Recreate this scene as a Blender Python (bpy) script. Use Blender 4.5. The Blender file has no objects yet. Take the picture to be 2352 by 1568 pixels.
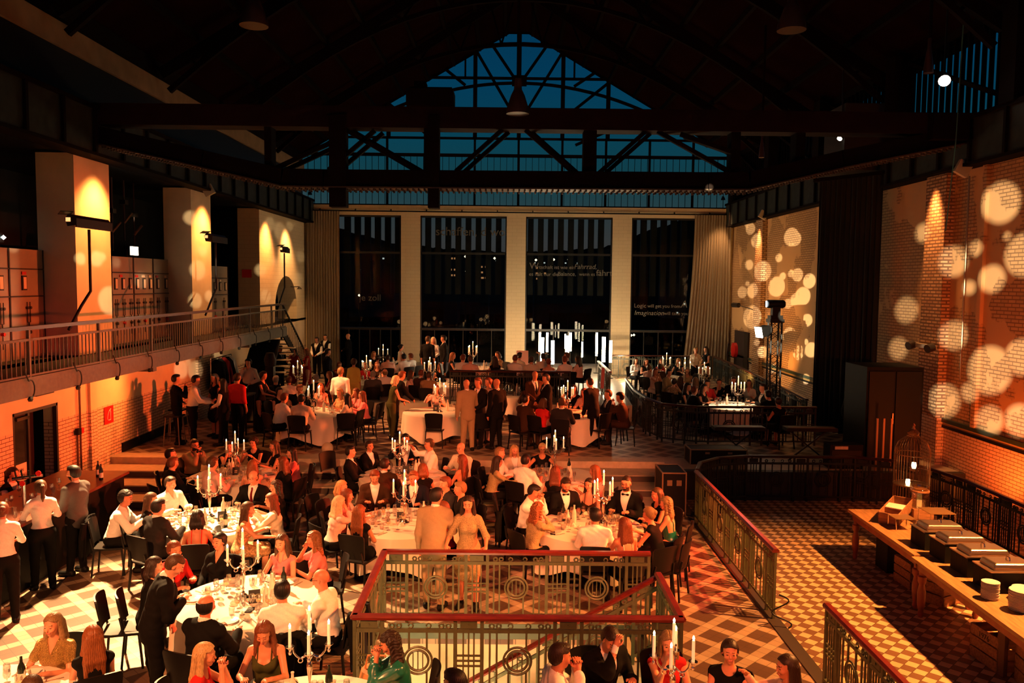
import bpy, bmesh, math, random
import numpy as np
from mathutils import Vector, Matrix
random.seed(7)
S = bpy.context.scene
COL = S.collection
PI = math.pi

# ------------------------------------------------------------------ camera, exposure
W, H, F = 2352, 1568, 1870.0
TH = math.atan(134 / F); ROLL = math.radians(0.6); YAW = math.radians(0.34); HC = 4.75
_f = np.array([math.sin(YAW) * math.cos(TH), math.cos(YAW) * math.cos(TH), -math.sin(TH)])
_r0 = np.array([math.cos(YAW), -math.sin(YAW), 0.0]); _u0 = np.cross(_r0, _f)
_r = _r0 * math.cos(ROLL) + _u0 * math.sin(ROLL); _u = _u0 * math.cos(ROLL) - _r0 * math.sin(ROLL)
def ray(px, py): return _f * F + _r * (px - W / 2) - _u * (py - H / 2)
def atz(px, py, z):
    d = ray(px, py); t = (z - HC) / d[2]; return Vector((d[0] * t, d[1] * t, z))
def atx(px, py, x):
    d = ray(px, py); t = x / d[0]; return Vector((x, d[1] * t, HC + d[2] * t))
def aty(px, py, y):
    d = ray(px, py); t = y / d[1]; return Vector((d[0] * t, y, HC + d[2] * t))
def proj(p):
    q = np.array([p[0], p[1], p[2] - HC]); dd = q @ _f
    return W / 2 + F * (q @ _r) / dd, H / 2 - F * (q @ _u) / dd
cd = bpy.data.cameras.new('camera'); cam = bpy.data.objects.new('camera', cd); COL.objects.link(cam)
cd.sensor_width = 36; cd.lens = F / W * 36; cd.clip_end = 500
M = Matrix.Identity(4)
for i in range(3):
    M[i][0] = _r[i]; M[i][1] = _u[i]; M[i][2] = -_f[i]
M[2][3] = HC; cam.matrix_world = M
S.camera = cam
S.view_settings.view_transform = 'Standard'; S.view_settings.look = 'None'
S.view_settings.exposure = 0.0; S.view_settings.gamma = 1.0
try: S.view_settings.use_curve_mapping = False
except Exception: pass

# ------------------------------------------------------------------ world: dusk sky
wd = bpy.data.worlds.new('dusk'); S.world = wd; wd.use_nodes = True
nt = wd.node_tree; nt.nodes.clear()
out = nt.nodes.new('ShaderNodeOutputWorld'); bg = nt.nodes.new('ShaderNodeBackground')
tc = nt.nodes.new('ShaderNodeTexCoord'); sp = nt.nodes.new('ShaderNodeSeparateXYZ'); cr = nt.nodes.new('ShaderNodeValToRGB')
nt.links.new(tc.outputs['Generated'], sp.inputs[0]); nt.links.new(sp.outputs['Z'], cr.inputs[0])
e = cr.color_ramp.elements
e[0].position = 0.0; e[0].color = (0.050, 0.040, 0.038, 1)
e[1].position = 0.40; e[1].color = (0.0006, 0.026, 0.075, 1)
for pos, c in ((0.05, (0.050, 0.052, 0.055, 1)), (0.085, (0.032, 0.050, 0.058, 1)), (0.12, (0.010, 0.048, 0.060, 1)), (0.17, (0.004, 0.052, 0.085, 1)), (0.24, (0.0012, 0.044, 0.100, 1))):
    x = e.new(pos); x.color = c
nt.links.new(cr.outputs[0], bg.inputs[0]); bg.inputs[1].default_value = 1.0
nt.links.new(bg.outputs[0], out.inputs[0])

# ------------------------------------------------------------------ stage lights
def look(o, target):
    d = Vector(target) - o.location
    o.rotation_euler = d.to_track_quat('-Z', 'Y').to_euler()
def spot(name, loc, target, power, color, angle, blend=0.4, radius=0.12):
    l = bpy.data.lights.new(name, 'SPOT'); l.energy = power; l.color = color
    l.spot_size = math.radians(angle); l.spot_blend = blend; l.shadow_soft_size = radius
    o = bpy.data.objects.new(name, l); COL.objects.link(o); o.location = loc; look(o, target); return o
def point(name, loc, power, color, radius=0.1):
    l = bpy.data.lights.new(name, 'POINT'); l.energy = power; l.color = color; l.shadow_soft_size = radius
    o = bpy.data.objects.new(name, l); COL.objects.link(o); o.location = loc; return o
def gobo(name, loc, aim, power, color, discs, angle=80):
    """Projector with a disc gobo. discs: (world point, angular radius, softness)"""
    o = spot(name, loc, aim, power, color, angle, 0.1, 0.02)
    o.rotation_euler = (Vector(aim) - Vector(loc)).to_track_quat('-Z', 'Y').to_euler()
    R = o.rotation_euler.to_matrix().transposed()
    l = o.data; l.use_nodes = True; t = l.node_tree; t.nodes.clear()
    ou = t.nodes.new('ShaderNodeOutputLight'); em = t.nodes.new('ShaderNodeEmission'); t.links.new(em.outputs[0], ou.inputs[0])
    co = t.nodes.new('ShaderNodeTexCoord'); nm = t.nodes.new('ShaderNodeVectorMath'); nm.operation = 'NORMALIZE'
    t.links.new(co.outputs['Normal'], nm.inputs[0])
    acc = None
    for P, rad, soft in discs:
        d = (R @ (Vector(P) - Vector(loc))).normalized()
        a = t.nodes.new('ShaderNodeVectorMath'); a.operation = 'DISTANCE'; t.links.new(nm.outputs[0], a.inputs[0]); a.inputs[1].default_value = d
        b = t.nodes.new('ShaderNodeMapRange'); b.clamp = True
        t.links.new(a.outputs['Value'], b.inputs[0]); b.inputs[1].default_value = rad + soft; b.inputs[2].default_value = rad - soft
        b.inputs[3].default_value = 0; b.inputs[4].default_value = 1
        if acc is None: acc = b.outputs[0]
        else:
            m = t.nodes.new('ShaderNodeMath'); m.operation = 'MAXIMUM'; t.links.new(acc, m.inputs[0]); t.links.new(b.outputs[0], m.inputs[1]); acc = m.outputs[0]
    em.inputs[0].default_value = (1, 1, 1, 1)
    t.links.new(acc, em.inputs[1]); return o
XL, XR, YE = -9.2, 10.2, 37.2         # left wall, right wall, end wall
ZP, ZQ = 0.62, 1.10                   # platform and podium levels
WARM = (1.0, 0.62, 0.24); CREAM = (1.0, 0.70, 0.36); RED = (1.0, 0.13, 0.04); ORANGE = (1.0, 0.32, 0.06)
# followspots and floods on the balcony masts (left) and overhead near the camera
spot('mast_flood_light', (-7.2, 15.2, 5.75), (-5.0, 11.2, 0.4), 16000, (1.0, 0.54, 0.22), 52, 0.5)
spot('mast_flood_light', (-7.0, 14.9, 5.75), (-2.0, 13.8, 0.5), 4200, (1.0, 0.27, 0.09), 29, 0.6)
spot('mast_flood_light', (-7.2, 21.4, 5.8), (-2.9, 22.4, 1.0), 3400, (1.0, 0.36, 0.12), 44, 0.6)
spot('mast_flood_light', (-7.2, 28.0, 5.8), (-2.0, 28.5, 1.2), 3600, (1.0, 0.38, 0.14), 44, 0.6)
spot('truss_flood_light', (6.9, 22.6, 3.75), (-8.8, 17.8, 1.0), 10500, (1.0, 0.12, 0.024), 47, 0.5)
spot('wall_flood_light', (9.7, 13.8, 3.5), (-0.6, 13.3, 1.1), 14000, (1.0, 0.07, 0.02), 43, 0.5)
spot('gallery_spot_light', (4.6, 1.0, 7.4), (0.7, 14.4, 1.1), 7500, (1.0, 0.20, 0.065), 29, 0.6)
spot('gallery_spot_light', (-5.2, 1.0, 7.4), (-3.2, 10.4, 0.6), 7500, (1.0, 0.32, 0.10), 42, 0.6)
spot('gallery_spot_light', (2.2, 1.0, 7.2), (0.4, 20.8, 1.5), 5600, (1.0, 0.22, 0.07), 26, 0.7)
spot('gallery_spot_light', (3.2, 1.0, 6.4), (1.7, 7.8, 1.3), 3000, (1.0, 0.20, 0.055), 40, 0.6)
spot('buffet_spot_light', (8.6, 10.2, 6.2), (5.2, 9.9, 0.0), 8200, (1.0, 0.33, 0.07), 92, 0.6)
spot('wall_wash_light', (9.3, 15.5, 0.3), (10.3, 17.5, 3.4), 420, (1.0, 0.14, 0.018), 120, 0.9)
spot('wall_wash_light', (8.6, 9.0, 3.5), (10.3, 17.0, 2.0), 900, (1.0, 0.13, 0.016), 60, 0.9)
spot('wall_wash_light', (8.2, 29.0, 1.0), (10.3, 30.5, 3.4), 750, (1.0, 0.40, 0.075), 110, 0.9)
spot('wall_wash_light', (-7.9, 19.5, 2.7), (-9.3, 17.0, 1.6), 420, (1.0, 0.22, 0.04), 150, 0.9)

# ------------------------------------------------------------------ materials
_m = {}
def mat(name, col=(0.8, 0.8, 0.8), rough=0.6, metal=0.0, noise=0.0, scale=20.0, emit=None, estr=0.0, spec=0.5, bump=0.0, wave=None):
    if name in _m: return _m[name]
    m = bpy.data.materials.new(name); m.use_nodes = True; t = m.node_tree; b = t.nodes['Principled BSDF']
    b.inputs['Base Color'].default_value = (*col, 1); b.inputs['Roughness'].default_value = rough; b.inputs['Metallic'].default_value = metal
    b.inputs['Specular IOR Level'].default_value = spec
    if noise or bump:
        co = t.nodes.new('ShaderNodeTexCoord'); n = t.nodes.new('ShaderNodeTexNoise'); n.inputs['Scale'].default_value = scale; n.inputs['Detail'].default_value = 4
        if wave:
            mp = t.nodes.new('ShaderNodeMapping'); mp.inputs['Scale'].default_value = wave
            t.links.new(co.outputs['Object'], mp.inputs[0]); t.links.new(mp.outputs[0], n.inputs[0])
        else: t.links.new(co.outputs['Object'], n.inputs[0])
        if noise:
            r = t.nodes.new('ShaderNodeValToRGB'); r.color_ramp.elements[0].position = 0.3; r.color_ramp.elements[1].position = 0.7
            r.color_ramp.elements[0].color = (*[max(0, c * (1 - noise)) for c in col], 1); r.color_ramp.elements[1].color = (*[min(1, c * (1 + noise * 0.6)) for c in col], 1)
            t.links.new(n.outputs['Fac'], r.inputs[0]); t.links.new(r.outputs[0], b.inputs['Base Color'])
        if bump:
            bp = t.nodes.new('ShaderNodeBump'); bp.inputs['Strength'].default_value = bump; bp.inputs['Distance'].default_value = 0.02
            t.links.new(n.outputs['Fac'], bp.inputs['Height']); t.links.new(bp.outputs[0], b.inputs['Normal'])
    if emit:
        b.inputs['Emission Color'].default_value = (*emit, 1); b.inputs['Emission Strength'].default_value = estr
    _m[name] = m; return m
def glassmat(name, tint, refl=0.12, rough=0.02, maxr=0.9):
    m = bpy.data.materials.new(name); m.use_nodes = True; t = m.node_tree; t.nodes.clear()
    o = t.nodes.new('ShaderNodeOutputMaterial'); a = t.nodes.new('ShaderNodeBsdfTransparent'); a.inputs[0].default_value = (*tint, 1)
    g = t.nodes.new('ShaderNodeBsdfGlossy'); g.inputs['Roughness'].default_value = rough
    lw = t.nodes.new('ShaderNodeLayerWeight'); lw.inputs[0].default_value = 0.25
    mr = t.nodes.new('ShaderNodeMapRange'); mr.inputs[3].default_value = refl; mr.inputs[4].default_value = maxr
    mx = t.nodes.new('ShaderNodeMixShader'); t.links.new(lw.outputs['Facing'], mr.inputs[0]); t.links.new(mr.outputs[0], mx.inputs[0])
    t.links.new(a.outputs[0], mx.inputs[1]); t.links.new(g.outputs[0], mx.inputs[2]); t.links.new(mx.outputs[0], o.inputs[0])
    _m[name] = m; return m
GLASS = glassmat('drinking_glass', (0.93, 0.93, 0.93), 0.16)
PANE = glassmat('window_glass', (0.80, 0.82, 0.80), 0.008, 0.0, 0.5)
UGLASS = glassmat('profiled_glass', (0.80, 0.95, 0.95), 0.005, 0.1, 0.12)
JAR = glassmat('jar_glass', (0.85, 0.75, 0.55), 0.2)

def floor_material(name, kind):
    m = bpy.data.materials.new(name); m.use_nodes = True; t = m.node_tree; b = t.nodes['Principled BSDF']; N = t.nodes.new; L = t.links.new
    ge = N('ShaderNodeNewGeometry'); sx = N('ShaderNodeSeparateXYZ'); L(ge.outputs['Position'], sx.inputs[0])
    def mth(op, a, bb=None, c=None):
        n = N('ShaderNodeMath'); n.operation = op
        for i, v in enumerate((a, bb, c)):
            if v is None: continue
            if isinstance(v, (int, float)): n.inputs[i].default_value = v
            else: L(v, n.inputs[i])
        return n.outputs[0]
    x, y = sx.outputs[0], sx.outputs[1]
    s = 0.70710678
    u = mth('MULTIPLY', mth('ADD', x, y), s); v = mth('MULTIPLY', mth('SUBTRACT', x, y), s)
    u = mth('ADD', u, 200.0); v = mth('ADD', v, 200.0)
    def tile(a, p): return mth('FRACT', mth('DIVIDE', a, p))
    if kind == 'check':
        p = 0.148
        iu = mth('FLOOR', mth('DIVIDE', u, p)); iv = mth('FLOOR', mth('DIVIDE', v, p))
        ch = mth('MODULO', mth('ADD', iu, iv), 2.0); fac = mth('GREATER_THAN', ch, 0.5)
        fu, fv = tile(u, p), tile(v, p); g = 0.035
        light, dark, grout = (0.60, 0.42, 0.24), (0.17, 0.09, 0.045), (0.10, 0.06, 0.035)
    else:
        p = 0.46; q = 0.335
        au, av = mth('LESS_THAN', tile(u, p), q), mth('LESS_THAN', tile(v, p), q)
        fac = mth('MAXIMUM', au, av)
        fu, fv = tile(u, p / 3), tile(v, p / 3); g = 0.018
        light, dark, grout = (0.36, 0.27, 0.185), (0.105, 0.06, 0.038), (0.06, 0.04, 0.028)
    if kind == 'lattice':
        cross = mth('MULTIPLY', au, av)
    gu = mth('MINIMUM', fu, mth('SUBTRACT', 1.0, fu)); gv = mth('MINIMUM', fv, mth('SUBTRACT', 1.0, fv))
    gl = mth('LESS_THAN', mth('MINIMUM', gu, gv), g)
    nz = N('ShaderNodeTexNoise'); nz.inputs['Scale'].default_value = 1.7; nz.inputs['Detail'].default_value = 6; L(ge.outputs['Position'], nz.inputs[0])
    m1 = N('ShaderNodeMix'); m1.data_type = 'RGBA'; L(fac, m1.inputs[0]); m1.inputs[6].default_value = (*dark, 1); m1.inputs[7].default_value = (*light, 1)
    c = m1.outputs[2]
    if kind == 'lattice':
        mc = N('ShaderNodeMix'); mc.data_type = 'RGBA'; L(cross, mc.inputs[0]); L(c, mc.inputs[6]); mc.inputs[7].default_value = (0.44, 0.35, 0.25, 1); c = mc.outputs[2]
    hs = N('ShaderNodeHueSaturation'); L(c, hs.inputs['Color']); L(mth('ADD', mth('MULTIPLY', nz.outputs['Fac'], 0.7), 0.65), hs.inputs['Value'])
    m2 = N('ShaderNodeMix'); m2.data_type = 'RGBA'; L(gl, m2.inputs[0]); L(hs.outputs[0], m2.inputs[6]); m2.inputs[7].default_value = (*grout, 1)
    L(m2.outputs[2], b.inputs['Base Color']); b.inputs['Roughness'].default_value = 0.42
    return m
def brick_material(name, c1, c2, mortar, bw, bh, off=0.5, msize=0.006, rough=0.5, bump=0.3, swap=False, patch=None):
    """brick pattern in the wall plane; patch = plaster colour covering part of it"""
    m = bpy.data.materials.new(name); m.use_nodes = True; t = m.node_tree; b = t.nodes['Principled BSDF']; N = t.nodes.new; L = t.links.new
    ge = N('ShaderNodeNewGeometry'); sx = N('ShaderNodeSeparateXYZ'); L(ge.outputs['Position'], sx.inputs[0]); cb = N('ShaderNodeCombineXYZ')
    ad = N('ShaderNodeMath'); ad.operation = 'ADD'; L(sx.outputs[0], ad.inputs[0]); L(sx.outputs[1], ad.inputs[1])
    L(ad.outputs[0], cb.inputs[0]); L(sx.outputs[2], cb.inputs[1])
    br = N('ShaderNodeTexBrick'); L(cb.outputs[0], br.inputs['Vector']); br.inputs['Scale'].default_value = 1
    br.inputs['Color1'].default_value = (*c1, 1); br.inputs['Color2'].default_value = (*c2, 1); br.inputs['Mortar'].default_value = (*mortar, 1)
    br.inputs['Brick Width'].default_value = bw; br.inputs['Row Height'].default_value = bh; br.inputs['Mortar Size'].default_value = msize; br.offset = off
    col = br.outputs['Color']; hgt = br.outputs['Fac']
    nz = N('ShaderNodeTexNoise'); nz.inputs['Scale'].default_value = 14; nz.inputs['Detail'].default_value = 6; L(ge.outputs['Position'], nz.inputs[0])
    bp = N('ShaderNodeBump'); bp.inputs['Strength'].default_value = bump; bp.inputs['Distance'].default_value = 0.02; bp.invert = True
    sm = N('ShaderNodeMath'); sm.operation = 'MULTIPLY_ADD'; L(nz.outputs['Fac'], sm.inputs[0]); sm.inputs[1].default_value = -0.5 if patch else -0.15; L(hgt, sm.inputs[2])
    L(sm.outputs[0], bp.inputs['Height']); L(bp.outputs[0], b.inputs['Normal'])
    if patch:
        n2 = N('ShaderNodeTexNoise'); n2.inputs['Scale'].default_value = 0.55; n2.inputs['Detail'].default_value = 7; L(ge.outputs['Position'], n2.inputs[0])
        r = N('ShaderNodeMapRange'); L(n2.outputs['Fac'], r.inputs[0]); r.inputs[1].default_value = 0.515; r.inputs[2].default_value = 0.53
        mx = N('ShaderNodeMix'); mx.data_type = 'RGBA'; L(r.outputs[0], mx.inputs[0]); L(col, mx.inputs[6]); mx.inputs[7].default_value = (*patch, 1); col = mx.outputs[2]
        iv = N('ShaderNodeMath'); iv.operation = 'MULTIPLY_ADD'; L(r.outputs[0], iv.inputs[0]); iv.inputs[1].default_value = -bump * 0.9; iv.inputs[2].default_value = bump
        L(iv.outputs[0], bp.inputs['Strength'])
    L(col, b.inputs['Base Color']); b.inputs['Roughness'].default_value = rough
    _m[name] = m; return m
FLOOR_L = floor_material('cement_tile_lattice', 'lattice'); FLOOR_C = floor_material('cement_tile_chequer', 'check')
TILE = brick_material('glazed_wall_tile', (0.72, 0.52, 0.36), (0.66, 0.47, 0.32), (0.09, 0.045, 0.03), 0.24, 0.075, 0.5, 0.006, 0.25, 0.2)
BRICKP = brick_material('plastered_brick', (0.52, 0.31, 0.14), (0.44, 0.26, 0.115), (0.22, 0.12, 0.06), 0.25, 0.078, 0.5, 0.012, 0.9, 0.5, patch=(0.57, 0.34, 0.155))
BRICKR = brick_material('rough_brick', (0.60, 0.40, 0.22), (0.42, 0.24, 0.12), (0.16, 0.09, 0.05), 0.25, 0.078, 0.5, 0.018, 0.95, 1.0)
PAINTB = brick_material('painted_brick', (0.66, 0.54, 0.34), (0.64, 0.52, 0.33), (0.56, 0.45, 0.28), 0.42, 0.16, 0.5, 0.008, 0.8, 0.15)
PLASTER = mat('plaster', (0.68, 0.53, 0.34), 0.9, noise=0.12, scale=1.5, bump=0.15)
STEEL = mat('dark_steel', (0.006, 0.0035, 0.003), 0.8, 0.0, spec=0.05, noise=0.3, scale=3)
STEELG = mat('grey_green_steel', (0.022, 0.027, 0.023), 0.6, 0.0, spec=0.2, noise=0.4, scale=4)
RAILG = mat('olive_painted_iron', (0.095, 0.105, 0.05), 0.45, 0.1, noise=0.2, scale=12)
BALG = mat('grey_painted_iron', (0.10, 0.095, 0.075), 0.5, 0.1, noise=0.2, scale=12)
REDWOOD = mat('varnished_red_wood', (0.15, 0.016, 0.010), 0.3, noise=0.35, scale=6, wave=(1, 1, 8))
ROOF = mat('dark_roof_boards', (0.010, 0.003, 0.002), 1.0, noise=0.3, scale=1.2, spec=0.0)
BLACK = mat('black_paint', (0.006, 0.006, 0.006), 0.5, spec=0.2)
CURT = mat('grey_beige_drape', (0.25, 0.19, 0.12), 0.9, noise=0.1, scale=30)
BCURT = mat('black_drape', (0.006, 0.011, 0.011), 0.95, noise=0.1, scale=30)
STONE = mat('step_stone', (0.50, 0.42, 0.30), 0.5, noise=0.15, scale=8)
STONED = mat('step_riser', (0.06, 0.045, 0.035), 0.6)  # riser tone darkened to paint the shade below the lit treads
CLOTH = mat('white_tablecloth', (0.80, 0.72, 0.60), 0.85)
CHB = mat('black_chair_shell', (0.006, 0.005, 0.005), 0.45, spec=0.2)
SILVER = mat('polished_silver', (0.75, 0.68, 0.60), 0.2, 1.0)
WAX = mat('ivory_candle_wax', (0.85, 0.78, 0.60), 0.5, emit=(1.0, 0.72, 0.35), estr=0.35)
FLAME = mat('candle_flame', (1, 0.8, 0.5), 0.5, emit=(1.0, 0.72, 0.34), estr=30)
WHITE = mat('white_porcelain', (0.82, 0.78, 0.72), 0.2)
CHROME = mat('chrome', (0.8, 0.8, 0.8), 0.1, 1.0)

# ------------------------------------------------------------------ mesh builder
def frame_from(d):
    d = Vector(d).normalized(); a = Vector((0, 0, 1)) if abs(d.z) < 0.95 else Vector((1, 0, 0))
    x = a.cross(d).normalized(); y = d.cross(x); return x, y, d
class MB:
    def __init__(s): s.v = []; s.f = []
    def box(s, lo, hi):
        n = len(s.v); x0, y0, z0 = lo; x1, y1, z1 = hi
        s.v += [(x0, y0, z0), (x1, y0, z0), (x1, y1, z0), (x0, y1, z0), (x0, y0, z1), (x1, y0, z1), (x1, y1, z1), (x0, y1, z1)]
        s.f += [tuple(n + i for i in q) for q in ((0, 3, 2, 1), (4, 5, 6, 7), (0, 1, 5, 4), (1, 2, 6, 5), (2, 3, 7, 6), (3, 0, 4, 7))]; return s
    def bar(s, a, b, w, h=None, up=None):
        """rectangular bar from a to b"""
        a, b = Vector(a), Vector(b); h = h or w; d = (b - a).normalized(); u = Vector(up) if up else (Vector((0, 0, 1)) if abs(d.z) < 0.95 else Vector((1, 0, 0)))
        x = d.cross(u).normalized() * w / 2; y = x.cross(d).normalized() * h / 2; n = len(s.v)
        for p in (a, b): s.v += [tuple(p - x - y), tuple(p + x - y), tuple(p + x + y), tuple(p - x + y)]
        s.f += [tuple(n + i for i in q) for q in ((0, 1, 2, 3), (7, 6, 5, 4), (0, 4, 5, 1), (1, 5, 6, 2), (2, 6, 7, 3), (3, 7, 4, 0))]; return s
    def tube(s, pts, r, seg=8, cap=True, closed=False):
        pts = [Vector(p) for p in pts]; n0 = len(s.v); k = len(pts); rs = r if isinstance(r, (list, tuple)) else [r] * k
        px = None
        for i, p in enumerate(pts):
            if closed: d = pts[(i + 1) % k] - pts[i - 1]
            else: d = pts[min(i + 1, k - 1)] - pts[max(i - 1, 0)]
            if d.length < 1e-9: d = Vector((0, 0, 1))
            x, y, dd = frame_from(d)
            if px is not None:
                x = (px - dd * px.dot(dd)); x = x.normalized() if x.length > 1e-6 else frame_from(d)[0]; y = dd.cross(x)
            px = x
            for j in range(seg):
                a = 2 * PI * j / seg; s.v.append(tuple(p + (x * math.cos(a) + y * math.sin(a)) * rs[i]))
        for i in range(k if closed else k - 1):
            i2 = (i + 1) % k
            for j in range(seg):
                j2 = (j + 1) % seg; s.f.append((n0 + i * seg + j, n0 + i * seg + j2, n0 + i2 * seg + j2, n0 + i2 * seg + j))
        if cap and not closed:
            s.f.append(tuple(n0 + j for j in reversed(range(seg)))); s.f.append(tuple(n0 + (k - 1) * seg + j for j in range(seg)))
        return s
    def lathe(s, prof, seg=16, c=(0, 0, 0)):
        n0 = len(s.v); k = len(prof)
        for r, z in prof:
            for j in range(seg):
                a = 2 * PI * j / seg; s.v.append((c[0] + r * math.cos(a), c[1] + r * math.sin(a), c[2] + z))
        for i in range(k - 1):
            for j in range(seg):
                j2 = (j + 1) % seg; s.f.append((n0 + i * seg + j, n0 + i * seg + j2, n0 + (i + 1) * seg + j2, n0 + (i + 1) * seg + j))
        if prof[0][0] > 1e-4: s.f.append(tuple(n0 + j for j in reversed(range(seg))))
        if prof[-1][0] > 1e-4: s.f.append(tuple(n0 + (k - 1) * seg + j for j in range(seg)))
        return s
    def prism(s, poly, z0, z1):
        n = len(s.v); k = len(poly)
        s.v += [(p[0], p[1], z0) for p in poly] + [(p[0], p[1], z1) for p in poly]
        s.f.append(tuple(n + i for i in reversed(range(k)))); s.f.append(tuple(n + k + i for i in range(k)))
        for i in range(k): j = (i + 1) % k; s.f.append((n + i, n + j, n + k + j, n + k + i))
        return s
    def quad(s, a, b, c, d):
        n = len(s.v); s.v += [tuple(a), tuple(b), tuple(c), tuple(d)]; s.f.append((n, n + 1, n + 2, n + 3)); return s
    def xf(s, M, n0=0):
        s.v[n0:] = [tuple(M @ Vector(p)) for p in s.v[n0:]]; return s
    def mesh(s, name, m, smooth=False):
        me = bpy.data.meshes.new(name); me.from_pydata(s.v, [], s.f)
        if m: me.materials.append(m)
        if smooth: me.polygons.foreach_set('use_smooth', [True] * len(me.polygons)); me.set_sharp_from_angle(angle=math.radians(40))
        me.update(); return me
def link(name, me, parent=None, loc=None, rot=None):
    o = bpy.data.objects.new(name, me); COL.objects.link(o)
    if parent is not None: o.parent = parent
    if loc is not None: o.location = loc
    if rot is not None: o.rotation_euler = rot
    return o
def obj(name, mb, m, parent=None, smooth=False, loc=None, rot=None): return link(name, mb.mesh(name, m, smooth), parent, loc, rot)
def tag(o, label=None, cat=None, group=None, kind=None):
    if label: o['label'] = label
    if cat: o['category'] = cat
    if group: o['group'] = group
    if kind: o['kind'] = kind
    return o
def thing(name, label, cat, loc=(0, 0, 0), rz=0.0, group=None):
    o = bpy.data.objects.new(name, None); o.empty_display_size = 0.1; COL.objects.link(o); o.location = loc; o.rotation_euler = (0, 0, rz)
    return tag(o, label, cat, group)
def struct(name, mb, m, smooth=False): o = obj(name, mb, m, None, smooth); o['kind'] = 'structure'; return o
def dup(root, loc, rz=0.0, label=None, group=None, scale=None):
    r = root.copy(); COL.objects.link(r); r.location = loc; r.rotation_euler = (0, 0, rz)
    if label: r['label'] = label
    if group: r['group'] = group
    if scale: r.scale = (scale,) * 3
    for ch in KIDS(root):
        c = ch.copy(); COL.objects.link(c); c.parent = r
        for g in KIDS(ch):
            d = g.copy(); COL.objects.link(d); d.parent = c
    return r
_kc = {}
def KIDS(o):
    # children lists are cached because o.children scans the whole file
    if o.name not in _kc: _kc[o.name] = list(o.children)
    return _kc[o.name]
def text_mesh(name, body, size, m, italic=0.0, ext=0.002, align='LEFT'):
    cu = bpy.data.curves.new(name, 'FONT'); cu.body = body; cu.size = size; cu.extrude = ext; cu.shear = italic; cu.align_x = align; cu.resolution_u = 3
    o = bpy.data.objects.new('tmp', cu); COL.objects.link(o); dg = bpy.context.evaluated_depsgraph_get(); dg.update()
    me = bpy.data.meshes.new_from_object(o.evaluated_get(dg)); bpy.data.objects.remove(o); me.materials.clear(); me.materials.append(m); me.name = name; return me
# ================================================================== SHELL
WX0, WX1, WY0, WY1 = -1.62, 1.93, 8.95, 11.08      # stairwell opening
b = MB(); b.box((-9.2, 2, -0.3), (WX0, 18.9, 0)); b.box((WX0, 2, -0.3), (WX1, WY0, 0)); b.box((WX0, WY1, -0.3), (WX1, 18.9, 0)); b.box((WX1, 2, -0.3), (3.75, 18.9, 0))
struct('floor', b, FLOOR_L)
struct('floor', MB().box((3.93, 2, -0.3), (10.2, 17.75, 0)), FLOOR_C)
struct('trim_1', MB().box((3.75, 2, -0.3), (3.93, 17.75, 0.015)), mat('dark_kerb', (0.05, 0.035, 0.025), 0.5))
struct('floor', MB().prism([(-9.2, 19.25), (10.2, 19.25), (10.2, YE), (-9.2, YE)], 0.3, ZP), FLOOR_L)
b = MB(); b.box((-9.2, 18.75, 0.3), (3.7, 19.25, ZP)); b.box((3.7, 17.95, 0.3), (10.2, 19.25, ZP)); struct('trim_2', b, STONE)
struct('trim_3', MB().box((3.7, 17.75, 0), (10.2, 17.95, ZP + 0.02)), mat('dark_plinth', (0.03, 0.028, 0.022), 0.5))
for k in range(3):
    y0 = 18.05 - 0.7 * (2 - k); zt = ZP / 4 * (k + 1)
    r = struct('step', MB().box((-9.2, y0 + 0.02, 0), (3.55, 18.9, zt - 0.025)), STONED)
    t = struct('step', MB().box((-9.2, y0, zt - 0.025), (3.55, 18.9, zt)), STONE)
struct('floor', MB().box((-4.6, 24.4, ZP), (4.2, YE, ZQ)), mat('podium_floor', (0.42, 0.36, 0.28), 0.35, noise=0.15, scale=2))
# stairwell walls, steps, bottom
b = MB(); b.box((WX0 - .25, WY1, -3.2), (WX1 + .25, WY1 + .25, -0.3)); struct('wall_stair_back', b, mat('cream_stair_wall', (0.66, 0.55, 0.38), 0.7, noise=0.06, scale=2))
b = MB(); b.box((WX0 - .25, WY0 - .25, -3.2), (WX0, WY1, -0.3)); b.box((WX1, WY0 - .25, -3.2), (WX1 + .25, WY1, -0.3)); b.box((WX0, WY0 - .25, -3.2), (WX1, WY0, -0.3))
struct('wall_stair_side', b, PLASTER)
b = MB(); b.box((WX0 - .02, WY1 - .015, -0.22), (WX1 + .02, WY1 + .01, -0.004)); struct('trim_4', b, mat('teal_fascia', (0.09, 0.16, 0.13), 0.5))
struct('floor', MB().box((WX0 - .25, WY0 - .25, -3.3), (WX1 + .25, WY1 + .25, -3.2)), STONE)
b = MB()
for k in range(12): b.box((1.93 - 0.29 * (k + 1), 10.3, -3.2 if k < 0 else -0.17 * (k + 1) - 0.2), (1.93 - 0.29 * k, 11.06, -0.17 * (k + 1)))
struct('step', b, STONE)

# left wall: lower storey with door opening, upper storey piers
def wall_seg(name, x0, x1, y0, y1, z0, z1, m): return struct(name, MB().box((x0, y0, z0), (x1, y1, z1)), m)
DY0, DY1, DZ = 15.07, 16.6, 2.22
for (a, c) in ((2, DY0), (DY1, YE)):
    wall_seg('wall_left', -9.5, -9.2, a, c, 0, 1.86, TILE); wall_seg('wall_left', -9.5, -9.2, a, c, 1.86, 3.1, PLASTER)
wall_seg('wall_left', -9.5, -9.2, DY0, DY1, DZ, 3.1, PLASTER)
wall_seg('wall_left', -9.22, -9.14, 17.8, 18.08, 0, 1.86, TILE); wall_seg('wall_left', -9.22, -9.14, 17.8, 18.08, 1.86, 3.0, PLASTER)
wall_seg('wall_left', -9.22, -9.12, 24.0, 25.3, ZP, 3.0, TILE)
wall_seg('baseboard_left', -9.2, -9.16, 19.3, YE, ZP, ZP + .22, BLACK)
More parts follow.
